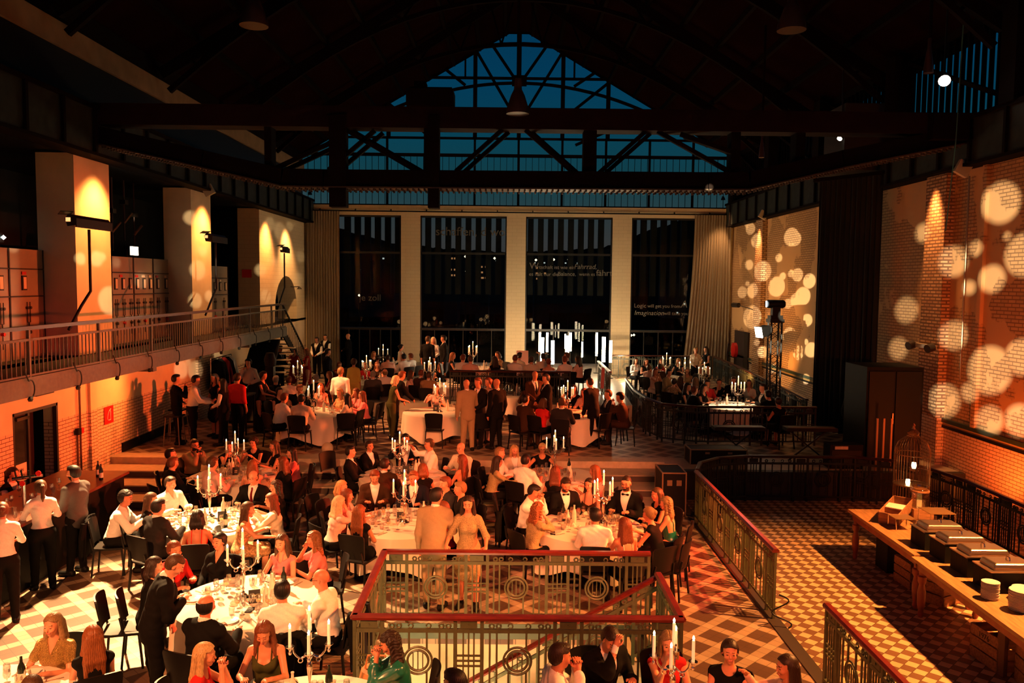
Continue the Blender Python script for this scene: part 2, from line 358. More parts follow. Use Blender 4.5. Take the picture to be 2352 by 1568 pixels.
for (a, c) in ((2, 12.4), (17.47, 19.0), (23.85, 25.41)): wall_seg('wall_left', -10.0, -9.2, a, c, 3.1, 7.4, PLASTER)
# end bay with arched niche
b = MB(); ya, yb, zt, zs = 32.3, 35.6, 4.95, 3.1
b.box((-10, 30.34, 3.1), (-9.2, ya, 7.4)); b.box((-10, yb, 3.1), (-9.2, YE, 7.4)); yc, rr = (ya + yb) / 2, (yb - ya) / 2
poly = [(yb, 7.4), (ya, 7.4), (ya, zt - rr * .8)] + [(yc - rr * math.cos(a), zt - rr * .8 + rr * .8 * math.sin(a)) for a in np.linspace(0, PI, 13)] + [(yb, zt - rr * .8)]
n = len(b.v); k = len(poly)
b.v += [(-9.2, p[0], p[1]) for p in poly] + [(-10, p[0], p[1]) for p in poly]; b.f += [tuple(n + i for i in range(k)), tuple(n + k + i for i in reversed(range(k)))] + [(n + i, n + k + i, n + k + (i + 1) % k, n + (i + 1) % k) for i in range(k)]
struct('wall_left', b, PAINTB)
wall_seg('floor', -12.6, -9.2, 2, YE, 3.0, 3.1, STEELG); wall_seg('wall_back_room', -12.8, -12.6, 2, YE, 3.1, 7.8, BLACK); wall_seg('ceiling', -12.6, -9.2, 2, YE, 7.45, 7.6, BLACK)
wall_seg('wall_back_room', -12.6, -10, 31.9, 32.1, 3.1, 7.4, BLACK)
# upper left: runway girder, dark cladding, plaster strip under the eaves
wall_seg('wall_left', -9.6, -9.3, 2, YE, 8.4, 9.5, BLACK); wall_seg('trim_5', -9.5, -9.22, 2, YE, 9.5, 10.0, mat('dim_plaster', (.22, .15, .08), .9, noise=.2, scale=2))  # eaves strip: plaster colour darkened to stand in for dim light
wall_seg('wall_back_room', -10.9, -10.8, 14, 17.6, 0, 2.9, BLACK); wall_seg('wall_back_room', -10.8, -9.5, 14.9, 15.0, 0, 2.9, BLACK); wall_seg('wall_back_room', -10.8, -9.5, 16.7, 16.8, 0, 2.9, BLACK); wall_seg('wall_back_room', -10.8, -9.5, 14.9, 16.8, 2.5, 2.6, BLACK); wall_seg('wall_left', -9.6, -9.3, 2, YE, 10.0, 10.5, STEEL)
for side, x0, x1, xi in (('runway_girder', -9.2, -8.75, -8.75), ('runway_girder', 9.8, 10.2, 9.8)):
    g = thing(side, 'long riveted dark steel crane girder along the %s wall top' % ('left' if x0 < 0 else 'right'), 'girder', (0, 0, 0))
    web = MB().box((x0 + .05, 4, 7.42), (x1 - .05, YE, 8.35)); obj('web', web, STEELG, g)
    fl = MB().box((x0 - .0, 4, 7.36), (x1, YE, 7.43)); fl.box((x0, 4, 8.33), (x1, YE, 8.42)); obj('flange', fl, STEEL, g)
    sm_ = MB().box((-.03, 0, 7.43), (.03, .08, 8.33)).mesh('stiffener', STEEL); y = 5
    while y < YE: link('stiffener', sm_, g, (xi, y, 0)); y += 1.25
# right wall
def rwall(y0, y1):
    wall_seg('wall_right', 10.2, 10.5, y0, y1, 0, 1.5, TILE); wall_seg('wall_right', 10.2, 10.5, y0, y1, 1.72, 7.36, BRICKP)
    wall_seg('trim_6', 10.15, 10.5, y0, y1, 1.5, 1.56, BLACK); wall_seg('trim_6', 10.17, 10.5, y0, y1, 1.56, 1.63, mat('ochre_tile', (0.35, 0.22, 0.08), 0.3)); wall_seg('trim_6', 10.14, 10.5, y0, y1, 1.63, 1.72, mat('green_tile', (0.03, 0.05, 0.035), 0.3))
rwall(2, YE)
wall_seg('wall_right', 10.0, 10.2, 18.75, 19.65, 1.72, 7.36, BRICKR); wall_seg('wall_right', 10.03, 10.2, 18.75, 19.65, 0, 1.72, TILE)
wall_seg('wall_right', 10.0, 10.2, 32.2, 33.1, ZP, 7.36, BRICKR)
wall_seg('wall_right', 10.12, 10.2, 17.4, 17.55, 1.72, 7.36, BRICKP)
# right clerestory
b = MB().box((10.2, 2, 8.42), (10.23, YE, 10.45)); w = struct('window_1', b, UGLASS)
b = MB(); y = 3
while y < YE: b.box((10.16, y, 8.4), (10.26, y + .035, 10.5)); y += 0.28
obj('mullion', b, STEEL, w)
for y in (6, 11, 16, 21, 26, 31, 36):
    struct('trim_7', MB().box((9.75, y, 8.4), (10.2, y + .5, 10.6)), STEEL)
    if y < 36: struct('trim_7', MB().bar((10.1, y + .5, 8.5), (10.1, y + 5, 10.4), .09), STEEL)
# ------------------------------------------------------------------ end wall
b = MB()
WIN = [(-7.75, -4.86), (-3.99, -0.07), (0.80, 4.74), (5.61, 9.6)]
xs = [-9.2] + [v for w in WIN for v in w] + [10.2]
for i in range(0, len(xs), 2): b.box((xs[i], YE, 0.3), (xs[i + 1], YE + .45, 8.2))
for a, c in WIN: b.box((a, YE, 7.76), (c, YE + .45, 8.2))
struct('wall_end', b, PAINTB)
struct('trim_8', MB().box((-9.2, YE - .08, 7.98), (10.2, YE, 8.2)), PAINTB)
b = MB().tube([(-9.2, YE - .2, 7.92), (10.2, YE - .2, 7.92)], .035, 6)
for k in range(12): b.bar((-8.5 + 1.6 * k, YE, 8.05), (-8.5 + 1.6 * k, YE - .2, 7.92), .05)
tag(obj('curtain_rail', b, BLACK), 'long black curtain rail on brackets above the tall end windows', 'curtain rail')
for i, (a, c) in enumerate(WIN):
    w = struct('window_%d' % (i + 2), MB().box((a, YE + .12, 0.62), (c, YE + .14, 7.76)), PANE)
    fr = MB(); f = .06
    fr.box((a, YE + .05, .62), (a + f, YE + .2, 7.76)); fr.box((c - f, YE + .05, .62), (c, YE + .2, 7.76)); fr.box((a, YE + .05, 7.68), (c, YE + .2, 7.76)); fr.box((a, YE + .05, 6.03), (c, YE + .2, 6.12))
    fr.box((a, YE + .02, 2.56), (c, YE + .2, 2.66)); nn = 6
    for k in range(1, nn): x = a + (c - a) * k / nn; fr.box((x - .015, YE + .08, .62), (x + .015, YE + .16, 2.6))
    obj('window_frame', fr, mat('anthracite_frame', (0.02, 0.024, 0.024), 0.4, 0.3), w)
LET = mat('grey_glass_lettering', (0.16, 0.15, 0.13), 0.7)
for body, px, py, sz, it in (('W', 1216, 617, .52, 0), ('irtschaft ist wie ein', 1231, 617, .30, 0), ('Fahrrad,', 1318, 617, .40, .25), ('es hält nur die', 1215, 633, .30, 0), ('Balance,', 1281, 633, .33, 0), ('wenn es', 1330, 633, .28, 0), ('fährt.', 1369, 633, .50, 0),
                           ('Logic', 1456, 706, .34, 0), ('will get you from', 1487, 706, .28, 0), ('A', 1563, 706, .6, .15), ('Imagination', 1456, 723, .38, .25), ('will take you', 1525, 723, .28, 0)):
    p = aty(px, py, YE + .04); o = link('window_lettering', text_mesh('window_lettering', body, sz * .78, LET, it), None, p, (PI / 2, 0, 0))
    tag(o, 'grey words "%s" lettered on the %s window' % (body.strip(',.'), 'third' if px < 1420 else 'fourth'), 'lettering')
for body, px, py, sz, it in (('schaffen, d wollen', 1000, 540, .55, 0), ('je zoll', 825, 690, .42, 0)):
    p = aty(px, py, YE + .04); o = link('window_lettering', text_mesh('window_lettering', body, sz, mat('faint_glass_lettering', (0.10, 0.10, 0.09), 0.6), it), None, p, (PI / 2, 0, 0))
    tag(o, 'faint dark words lettered on the %s window' % ('second' if px > 900 else 'first'), 'lettering')
# gable glazing
roofp = [(-9.6, 10.4), (-0.05, 15.97), (0.85, 15.97), (10.6, 10.35)]
b = MB(); pl = [(-9.2, 8.2), (10.2, 8.2), (10.2, 10.5), (0.85, 15.9), (-0.05, 15.9), (-9.2, 10.6)]
n = 0; b.v = [(x, YE + .2, z) for x, z in pl] + [(x, YE + .22, z) for x, z in pl]; b.f = [tuple(range(6)), tuple(reversed(range(6, 12)))] + [(i, i + 6, (i + 1) % 6 + 6, (i + 1) % 6) for i in range(6)]
gw = struct('window_6', b, UGLASS)
def top(x): return np.interp(x, [p[0] for p in roofp], [p[1] for p in roofp])
b = MB(); gy = YE + .1
for k in range(-4, 6):
    x = 0.43 + 1.98 * k; b.box((x - .05, gy, 8.2), (x + .05, gy + .1, min(11.3, top(x))))
b.box((-9.2, gy, 10.42), (10.2, gy + .1, 10.56)); b.box((-9.2, gy, 11.2), (10.2, gy + .1, 11.3)); b.box((-9.2, gy, 8.2), (10.2, gy + .1, 8.27))
for x in (-5.45, -1.55, 0.43, 2.4, 4.45): b.box((x - .09, gy, 11.2), (x + .09, gy + .12, top(x)))
for x in (-2.0, 2.9): b.box((x - .04, gy, 13.9), (x + .04, gy + .1, top(x)))
b.box((-3.6, gy, 13.87), (4.5, gy + .1, 13.98))
for a, c in (((-1.5, 15.1), (0.25, 12.2)), ((2.35, 15.1), (0.6, 12.2)), ((-0.85, 15.45), (0.2, 13.95)), ((1.7, 15.45), (0.65, 13.95)), ((-2.9, 14.3), (-2.0, 13.6)), ((3.8, 14.2), (2.9, 13.6)), ((-5.5, 12.8), (-3.6, 11.3)), ((6.4, 12.5), (3.0, 11.0)), ((4.6, 13.9), (2.6, 12.3)), ((-4.0, 13.6), (-2.1, 12.2))):
    b.bar((a[0], gy + .05, a[1]), (c[0], gy + .05, c[1]), .12)
arc = [(x, gy + .05, 13.72 - .037 * (x - .43) ** 2) for x in np.linspace(-8.2, 9.0, 30)]
for p, q in zip(arc, arc[1:]): b.bar(p, q, .12)
b.box((0.1, gy - .05, 13.6), (0.76, gy + .15, 14.05))
obj('mullion', b, STEEL, gw)
b = MB()
for z0, z1 in ((8.27, 10.42),):
    x = -9.1
    while x < 10.1: b.box((x, gy + .03, z0), (x + .02, gy + .07, z1)); x += 0.29
obj('glazing_bar', b, STEEL, gw)
# roof
b = MB(); r = [(-9.6, 10.4), (-0.05, 16.0), (0.85, 16.0), (10.6, 10.35), (10.6, 10.7), (0.85, 16.4), (-0.05, 16.4), (-9.6, 10.75)]
b.v = [(x, 2, z) for x, z in r] + [(x, YE + .6, z) for x, z in r]
b.f = [tuple(range(8)), tuple(reversed(range(8, 16)))] + [(i, i + 8, (i + 1) % 8 + 8, (i + 1) % 8) for i in range(8)]
struct('ceiling', b, ROOF)
wall_seg('ceiling', 10.2, 10.6, 2, YE, 10.3, 10.45, STEEL)
struct('wall_behind_camera', MB().box((-9.6, 1.7, 0), (10.6, 2.0, 3.0)), PLASTER)
for k in range(9):
    for s in (-1, 1):
        xa = .4 + s * (.6 + k * 1.15); struct('trim_9', MB().box((xa - .06, 3, float(top(xa)) - .16), (xa + .06, YE, float(top(xa)) + .02)), STEEL)
for i, y in enumerate((12, 17, 22, 27, 32)):
    g = thing('roof_truss', 'dark arched steel roof truss, %s from the end windows' % ['fifth', 'fourth', 'third', 'second', 'first'][i], 'roof truss', (0, y, 0), 0, 'steel trusses under the roof')
    ra = MB()
    for p, q in zip(roofp, roofp[1:]): ra.bar((p[0] if p[0] > -9 else -9.2, 0, p[1] - .25), (q[0] if q[0] < 10 else 10.1, 0, q[1] - .25), .16, .3)
    obj('rafter', ra, STEEL, g)
    ch = MB(); pts = [(x, 0, 13.9 - .047 * (x - .43) ** 2) for x in np.linspace(-9.0, 9.9, 25)]
    for p, q in zip(pts, pts[1:]): ch.bar(p, q, .12, .14)
    obj('arched_chord', ch, STEEL, g)
    for k in range(1, 24, 2):
        wb = MB(); p = pts[k]; wb.bar(p, (p[0] + .5 * (1 if p[0] < .4 else -1), 0, float(top(p[0] + .5 * (1 if p[0] < .4 else -1))) - .3), .07); wb.bar(p, (p[0] - .4 * (1 if p[0] < .4 else -1), 0, float(top(np.clip(p[0] - .4 * (1 if p[0] < .4 else -1), -9, 10))) - .3), .07)
        obj('web_member', wb, STEEL, g)
    for s in (-1, 1): pass
# crane bridge across the hall
g = thing('crane_bridge', 'huge dark riveted lattice crane bridge spanning the hall', 'crane', (0, 18, 0))
tc = MB().box((-8.9, -.25, 8.05), (9.9, .25, 8.5)); obj('top_chord', tc, mat('oxide_red_steel', (0.012, 0.0035, 0.003), 0.7, 0.0, spec=0.1, noise=0.3, scale=3), g)
bc = MB(); prof = [(-8.9, 7.85), (-6.6, 7.35), (-4.9, 6.98), (-4.0, 6.97), (4.3, 7.0), (5.2, 7.02), (7.2, 7.5), (9.8, 8.05)]
for p, q in zip(prof, prof[1:]): bc.bar((p[0], 0, p[1]), (q[0] + .02, 0, q[1]), .5, .36)
obj('bottom_chord', bc, STEEL, g)
fl = MB(); rv = MB()
for p, q in zip(prof, prof[1:]):
    fl.bar((p[0], 0, p[1] - .2), (q[0] + .02, 0, q[1] - .2), .62, .03)
    L_ = (Vector((q[0], 0, q[1])) - Vector((p[0], 0, p[1]))).length; m_ = int(L_ / .12)
    for k in range(m_):
        t = k / m_; x = p[0] + (q[0] - p[0]) * t; z = p[1] + (q[1] - p[1]) * t - .24
        for yy in (-.27, -.12, .12, .27): rv.box((x, yy - .02, z - .02), (x + .035, yy + .02, z + .02))
obj('bottom_flange', fl, mat('flange_steel', (0.05, 0.03, 0.015), 0.5, 0.2), g); tag(obj('rivet', rv, mat('flange_steel'), g), kind='stuff')
for x0, x1, wd in ((-1.7, -1.7, .28), (1.75, 1.75, .28), (-3.7, -3.7, .3), (-5.2, -5.2, .15), (4.9, 4.9, .2), (6.3, 6.3, .2)): obj('lattice_post', MB().box((x0 - wd / 2, -.18, 7.1), (x0 + wd / 2, .18, 8.1)), STEEL, g)
for a, c in (((-3.6, 8.05), (-2.0, 7.15)), ((-1.15, 7.15), (-0.15, 8.05)), ((1.4, 7.15), (0.35, 8.05)), ((1.95, 7.15), (2.95, 8.05)), ((3.2, 8.05), (4.9, 7.15)), ((-3.9, 7.15), (-2.9, 8.0)), ((-5.2, 7.1), (-3.7, 7.8)), ((3.7, 8.0), (4.9, 7.6))):
    obj('diagonal', MB().bar((a[0], -.14, a[1]), (c[0], -.14, c[1]), .09).bar((a[0] + .14, .14, a[1]), (c[0] + .14, .14, c[1]), .09), STEEL, g)
for x, wd in ((-3.68, .36), (-1.62, .24)): obj('hanging_leg', MB().box((x - wd / 2, -.3, 6.35), (x + wd / 2, .0, 8.3)), STEEL, g)
obj('hoist', MB().box((-2.2, -.4, 8.5), (-1.2, .3, 8.85)).tube([(-2.15, 0, 8.75), (-1.25, 0, 8.75)], .22, 12).box((-2.05, -.2, 8.85), (-1.8, .2, 9.05)), STEEL, g)
obj('end_carriage', MB().box((9.0, -.5, 7.9), (9.9, .5, 8.45)), STEEL, g)

# lamps hanging from the roof
def pendant(x, y, z, r, label, lit=0.0, pole=True):
    g = thing('pendant_lamp', label, 'lamp', (x, y, z), 0, 'bell shaped lamps under the roof')
    obj('lamp_shade', MB().lathe([(r, 0), (r * .95, .12), (r * .6, .38), (r * .35, .5), (r * .3, .72), (0, .75)], 20), mat('dull_enamel_shade', (0.06, 0.035, 0.03), 0.4, 0.3), g, True)
    obj('diffuser', MB().lathe([(0, .035), (r * .9, .03)], 20), mat('lamp_glass%d' % int(lit), (0.3, 0.22, 0.12), 0.2, emit=(1, .68, .32), estr=max(lit, .14)), g)  # unlit lamps keep a faint emission standing in for light on their undersides
    if pole: obj('pole', MB().tube([(0, 0, .7), (0, 0, float(top(x)) - z)], .035, 6), STEEL, g)
    return g
pendant(.17, 17.2, 8.25, .24, 'bell pendant lamp hanging dark in front of the gable window')
p = atz(583, 60, 9.4); pendant(p.x, p.y, 9.4, .26, 'unlit bell lamp hanging high at upper left')
p = atz(1818, 70, 9.4); pendant(p.x, p.y, 9.4, .26, 'unlit bell lamp hanging high at upper right')
p = aty(2132, 168, 17); pendant(p.x, p.y, p.z, .1, 'small lit bell lamp beside the bright spotlight at upper right', 9.0)
p = aty(1749, 362, 24); pendant(p.x, p.y, p.z, .08, 'small lit bell lamp above the right brick wall', 7.0)
def spotcan(x, y, z, label, d, emit, r=.1, ln=.3, base=None):
    g = thing('spotlight', label, 'spotlight', (x, y, z)); d = Vector(d).normalized()
    obj('housing', MB().tube([-d * ln, Vector((0, 0, 0)), d * .04], [r * .7, r, r * 1.05], 12), BLACK, g, True)
    obj('lens', MB().tube([d * .04, d * .05], [r * .95, r * .95], 12), mat('lit_lens_%d' % int(emit), (1, 1, 1), 0.3, emit=(1, .86, .66), estr=emit), g)
    obj('bracket', MB().bar(-d * ln * .4, Vector((0, 0, .45)) if base is None else Vector(base) - Vector((x, y, z)), .03), BLACK, g)
    return g
p = aty(2169, 184, 17); spotcan(p.x, p.y, p.z, 'bright white spotlight under the roof at upper right', (-.35, -.8, -.5), 26, .12, base=(p.x, 17, float(top(p.x)) - .2))
p = aty(1930, 316, 22); spotcan(p.x, p.y, p.z, 'small spotlight on the crane bridge at right', (-.5, -.4, -.6), 6, .07, base=(p.x, 22, float(top(p.x)) - .2))
for px, py, wl, sd in ((486, 438, -9.1, 1), (1748, 494, 10.1, -1), (2202, 388, 10.1, -1)):
    p = atx(px, py, wl - (-.35 if sd > 0 else .35)); g = thing('uplight', 'slim wall washer lamp clipped under the %s girder' % {486: 'left', 1748: 'far right', 2202: 'near right'}[px], 'lamp', p)
    obj('housing', MB().bar((-.02 * sd, 0, -.12), (.16 * -sd, 0, .14), .3, .1, (0, 1, 0)), mat('pale_lamp_body', (0.45, 0.4, 0.3), 0.4), g); obj('bracket', MB().bar((-.1 * sd, 0, .05), (-.28 * sd, 0, .3), .04), BLACK, g)
# ------------------------------------------------------------------ curtains
def curtain(name, label, pts, z0, z1, m, flare=0.0, fold=.12, amp=.05, gather=0):
    """hanging cloth with folds along the polyline pts"""
    P = [Vector((p[0], p[1], 0)) for p in pts]; segs = [(a, c, (c - a).length) for a, c in zip(P, P[1:])]; Lt = sum(s[2] for s in segs)
    N_ = int(Lt / fold * 6); rows = 10; mb = MB(); cen = sum(P, Vector()) / len(P)
    for r_ in range(rows + 1):
        t = r_ / rows
        for i in range(N_ + 1):
            d = Lt * i / N_; q = d
            for a, c, l in segs:
                if q <= l + 1e-6: dirv = (c - a) / l; pos = a + dirv * q; break
                q -= l
            nrm = Vector((-dirv.y, dirv.x, 0)); ph = d / fold * 2 * PI
            pos = pos + nrm * (amp * math.sin(ph + .6 * math.sin(3 * t + d)) + .3 * amp * math.sin(2.3 * ph)) * (.5 + .5 * t)
            pos = pos + dirv * flare * t * t * (d / Lt - 1 if flare > 0 else d / Lt)
            mb.v.append((pos.x, pos.y, z1 + (z0 - z1) * t))
    for r_ in range(rows):
        for i in range(N_):
            a = r_ * (N_ + 1) + i; mb.f.append((a, a + 1, a + N_ + 2, a + N_ + 1))
    o = obj(name, mb, m, None, True); return tag(o, label, 'curtain')
curtain('curtain', 'dull grey floor-length curtain gathered left of the end windows', [(-9.1, YE - .25), (-7.6, YE - .25)], .65, 7.9, CURT)
curtain('curtain', 'tall grey curtain gathered right of the end windows, lit at top', [(8.4, YE - .25), (10.05, YE - .25)], .65, 7.9, CURT, flare=.45)
curtain('curtain', 'tall black curtain hanging in front of the right brick wall', [(8.82, 23.3), (9.35, 22.5), (9.85, 21.6)], .64, 7.7, BCURT, amp=.06, fold=.16)
struct('trim_10', MB().bar((8.7, 23.4, 7.75), (10.0, 21.4, 7.75), .1), STEEL)
tag(obj('duct', MB().box((8.9, 21.9, 7.85), (10.1, 23.3, 9.6)), mat('near_black_panel', (0.015, 0.013, 0.012), 0.7)), 'dark boxed duct above the black curtain', 'duct')

# ------------------------------------------------------------------ outside
struct('ledge_outside', MB().box((-9.2, YE + .4, 8.1), (10.2, YE + 1.4, 8.2)), BLACK)
def hill():
    mb = MB(); pr = [(-60, 22), (-40, 17), (-20, 11.5), (0, 10.3), (10, 10.8), (18, 11.6), (24, 14), (28, 15.2), (34, 17.5), (42, 19), (60, 24), (90, 26)]
    xs_ = np.linspace(-60, 90, 160); zz = np.interp(xs_, [p[0] for p in pr], [p[1] for p in pr]) + np.array([random.uniform(-.25, .25) for _ in xs_])
    n = len(xs_)
    for yo, k in ((150, 0), (185, 0)):
        for x, z in zip(xs_, zz): mb.v += [(x * (1 if yo == 150 else 1.2), yo, -1), (x * (1 if yo == 150 else 1.2), yo + (0 if yo == 150 else 0), z if yo == 150 else z * .9)]
    for i in range(n - 1):
        a = 2 * i; mb.f += [(a, a + 2, a + 3, a + 1), (2 * n + a, 2 * n + a + 1, 2 * n + a + 3, 2 * n + a + 2), (a + 1, a + 3, 2 * n + a + 3, 2 * n + a + 1)]
    return obj('hill', mb, mat('night_hill', (0.004, 0.004, 0.004), 1.0))
tag(hill(), 'black wooded hill ridge seen through the end windows at dusk', 'hill')['kind'] = 'structure'
struct('ground_outside', MB().box((-60, YE + .5, -.4), (80, 190, -.1)), mat('dark_asphalt', (0.002, 0.002, 0.002), 1.0, spec=0.0))
kf = 0
FIN = MB().box((-.13, 0, 0), (.13, .3, 3.9)).mesh('louvre_fin', mat('night_fin', (0.006, 0.006, 0.006), 0.8))
for a, c in WIN:
    x = a + .25
    while x < min(c, 8.6):
        o = link('louvre_fin', FIN, None, (x, YE + 1.0, 4.2)); tag(o, 'dark upright sunshade fin outside the end windows', 'fin', 'sunshade fins outside the end windows'); x += .47
WL = mat('lit_office_window', (1, .6, .3), 0.5, emit=(1.0, 0.42, 0.14), estr=.5); WW = mat('white_office_window', (1, 1, .9), 0.5, emit=(.75, .85, .8), estr=.8)
for bi, (px0, px1, y0, y1, dens, lab) in enumerate(((1020, 1050, 588, 634, .8, 'warm lit far building behind the second window'), (1092, 1122, 596, 640, .8, 'warm lit far building behind the second window, right one'), (1228, 1262, 608, 642, .6, 'warm lit far building behind the third window'), (1038, 1158, 592, 600, .3, 'long dark far block with a strip of white windows'), (1212, 1362, 598, 606, .3, 'long far block with white windows behind third window'), (800, 905, 560, 650, .03, 'dark far tower behind the first window'), (1530, 1585, 650, 720, .06, 'dark far house behind the fourth window'))):
    Y = (95, 97, 99, 125, 135, 112, 118)[bi]; p = aty(px0, y0, Y); q = aty(px1, y1, Y)
    if q.x < p.x: p, q = q, p
    g = thing('building', lab, 'building', (0, 0, 0)); obj('facade', MB().box((p.x, Y + .1, -.1), (q.x, Y + 6, max(p.z, q.z))), mat('dark_facade', (0.02, 0.013, 0.01), 0.9), g)
    pa = MB(); zz = min(p.z, q.z); wmat = WL if bi < 3 else WW
    while zz < max(p.z, q.z) - .3:
        x = p.x + .15
        while x < q.x - .3:
            if random.random() < dens: pa.box((x, Y + .05, zz), (x + random.choice((.2, .35, .25)), Y + .12, zz + .2))
            x += .5
        zz += .65
    if not pa.v: pa.box((p.x + .3, Y + .05, zz - .6), (p.x + .5, Y + .12, zz - .4))
    tag(obj('window', pa, wmat, g), kind='stuff')
for px, py in ((1069, 589), (1102, 591), (1136, 593), (1231, 597), (1272, 596), (1306, 596), (1071, 623), (825, 678), (1456, 769), (1450, 770)):
    p = aty(px, py, 70); g = thing('street_lamp', 'street lamp glowing outside, lamp head %s' % ('among the far hillside lights'), 'street lamp', (p.x, 70, -.1), 0, 'street lamps outside the end windows')
    obj('pole', MB().tube([(0, 0, 0), (0, 0, p.z)], .04, 5), BLACK, g); obj('lamp_head', MB().lathe([(0, -.12), (.12, 0), (0, .12)], 8, (0, 0, p.z + .1)), mat('street_glow', (1, .9, .7), 0.5, emit=(1, .82, .5), estr=3), g)
# ================================================================== PEOPLE (implicit-surface bodies)
def axis(lo, hi, h, fine=()):
    pts = [lo]; x = lo
    while x < hi:
        st = h
        for a, c, hf in fine:
            if a - 1e-6 <= x < c: st = min(st, hf)
            elif x < a < x + st: st = min(st, a - x + 1e-5)
        x += st; pts.append(x)
    return np.array(pts, dtype=np.float32)
def surfnet(D, ax):
    xs, ys, zs = ax; s = D < 0; nx, ny, nz = s.shape
    c = np.zeros((nx - 1, ny - 1, nz - 1), np.int8)
    for i in (0, 1):
        for j in (0, 1):
            for k in (0, 1): c += s[i:nx - 1 + i, j:ny - 1 + j, k:nz - 1 + k]
    act = (c > 0) & (c < 8); I, J, K = np.nonzero(act); n = len(I)
    idx = -np.ones(act.shape, np.int32); idx[I, J, K] = np.arange(n)
    acc = np.zeros((n, 3), np.float32); cnt = np.zeros(n, np.float32)
    cor = [(i, j, k) for i in (0, 1) for j in (0, 1) for k in (0, 1)]
    for a in cor:
        for d in range(3):
            if a[d] == 1: continue
            q = list(a); q[d] = 1
            da = D[I + a[0], J + a[1], K + a[2]]; db = D[I + q[0], J + q[1], K + q[2]]; m = (da < 0) != (db < 0)
            t = np.where(m, da / np.where(m, da - db, 1), 0)
            pa = np.stack([xs[I + a[0]], ys[J + a[1]], zs[K + a[2]]], 1); pb = np.stack([xs[I + q[0]], ys[J + q[1]], zs[K + q[2]]], 1)
            acc += np.where(m[:, None], pa + (pb - pa) * t[:, None], 0); cnt += m
    V = acc / np.maximum(cnt, 1)[:, None]; Fs = []
    for d in range(3):
        sl0 = [slice(1, -1)] * 3; sl1 = [slice(1, -1)] * 3; sl0[d] = slice(0, -1); sl1[d] = slice(1, None)
        A = s[tuple(sl0)]; B = s[tuple(sl1)]; I, J, K = np.nonzero(A != B); inside = A[I, J, K]
        off = [1, 1, 1]; off[d] = 0; I = I + off[0]; J = J + off[1]; K = K + off[2]
        e = [(0, -1, -1), (0, 0, -1), (0, 0, 0), (0, -1, 0)] if d == 0 else ([(-1, 0, -1), (-1, 0, 0), (0, 0, 0), (0, 0, -1)] if d == 1 else [(-1, -1, 0), (0, -1, 0), (0, 0, 0), (-1, 0, 0)])
        Q = np.stack([idx[I + o[0], J + o[1], K + o[2]] for o in e], 1)
        Q = np.where(inside[:, None], Q, Q[:, ::-1]); Fs.append(Q)
    return V, np.concatenate(Fs)
def smin(a, b, k):
    h = np.clip(.5 + .5 * (b - a) / k, 0, 1); return b * (1 - h) + a * h - k * h * (1 - h)
class Field:
    def __init__(s, ax): s.ax = ax; s.D = np.full([len(a) for a in ax], .15, np.float32)
    def blk(s, lo, hi):
        sl = []
        for d in range(3):
            i = max(0, np.searchsorted(s.ax[d], lo[d]) - 1); j = min(len(s.ax[d]), np.searchsorted(s.ax[d], hi[d]) + 1); sl.append(slice(i, max(j, i + 1)))
        X = s.ax[0][sl[0]][:, None, None]; Y = s.ax[1][sl[1]][None, :, None]; Z = s.ax[2][sl[2]][None, None, :]; return tuple(sl), X, Y, Z
    def add(s, prims, infl=0.0, fold=0.0):
        for p in prims:
            kind, k = p[0], p[-1]; mg = .05 + max(infl, 0) + k
            if kind == 'c':
                _, a, b, r1, r2, _k = p; a = np.array(a, np.float32); b = np.array(b, np.float32); r = max(r1, r2) + mg
                sl, X, Y, Z = s.blk(np.minimum(a, b) - r, np.maximum(a, b) + r); ab = b - a; L2 = float(ab @ ab) + 1e-9
                t = np.clip(((X - a[0]) * ab[0] + (Y - a[1]) * ab[1] + (Z - a[2]) * ab[2]) / L2, 0, 1)
                d = np.sqrt((X - a[0] - t * ab[0]) ** 2 + (Y - a[1] - t * ab[1]) ** 2 + (Z - a[2] - t * ab[2]) ** 2) - (r1 + t * (r2 - r1))
            else:
                _, c, r, R, _k = p; c = np.array(c, np.float32); m = max(r) + mg
                sl, X, Y, Z = s.blk(c - m, c + m); q = [(X - c[0]) * R[0][i] + (Y - c[1]) * R[1][i] + (Z - c[2]) * R[2][i] for i in range(3)]
                k0 = np.sqrt(sum((q[i] / r[i]) ** 2 for i in range(3))); k1 = np.sqrt(sum((q[i] / r[i] ** 2) ** 2 for i in range(3))) + 1e-6
                d = k0 * (k0 - 1) / k1
            d = d - infl
            if fold: d = d - fold * (np.sin(31 * X + 2.5 * np.sin(19 * Z + 7 * Y)) * np.sin(27 * Z + 3 * np.sin(15 * Y + 9 * X)))
            s.D[sl] = smin(s.D[sl], d, k)
        return s
    def sub(s, prims, infl=0.0):
        for p in prims:
            g = Field(s.ax); g.add([p], infl); s.D = np.maximum(s.D, -g.D)
        return s
def RX(a): c, n = math.cos(a), math.sin(a); return np.array([[1, 0, 0], [0, c, -n], [0, n, c]])
def RY(a): c, n = math.cos(a), math.sin(a); return np.array([[c, 0, n], [0, 1, 0], [-n, 0, c]])
def RZ(a): c, n = math.cos(a), math.sin(a); return np.array([[c, -n, 0], [n, c, 0], [0, 0, 1]])
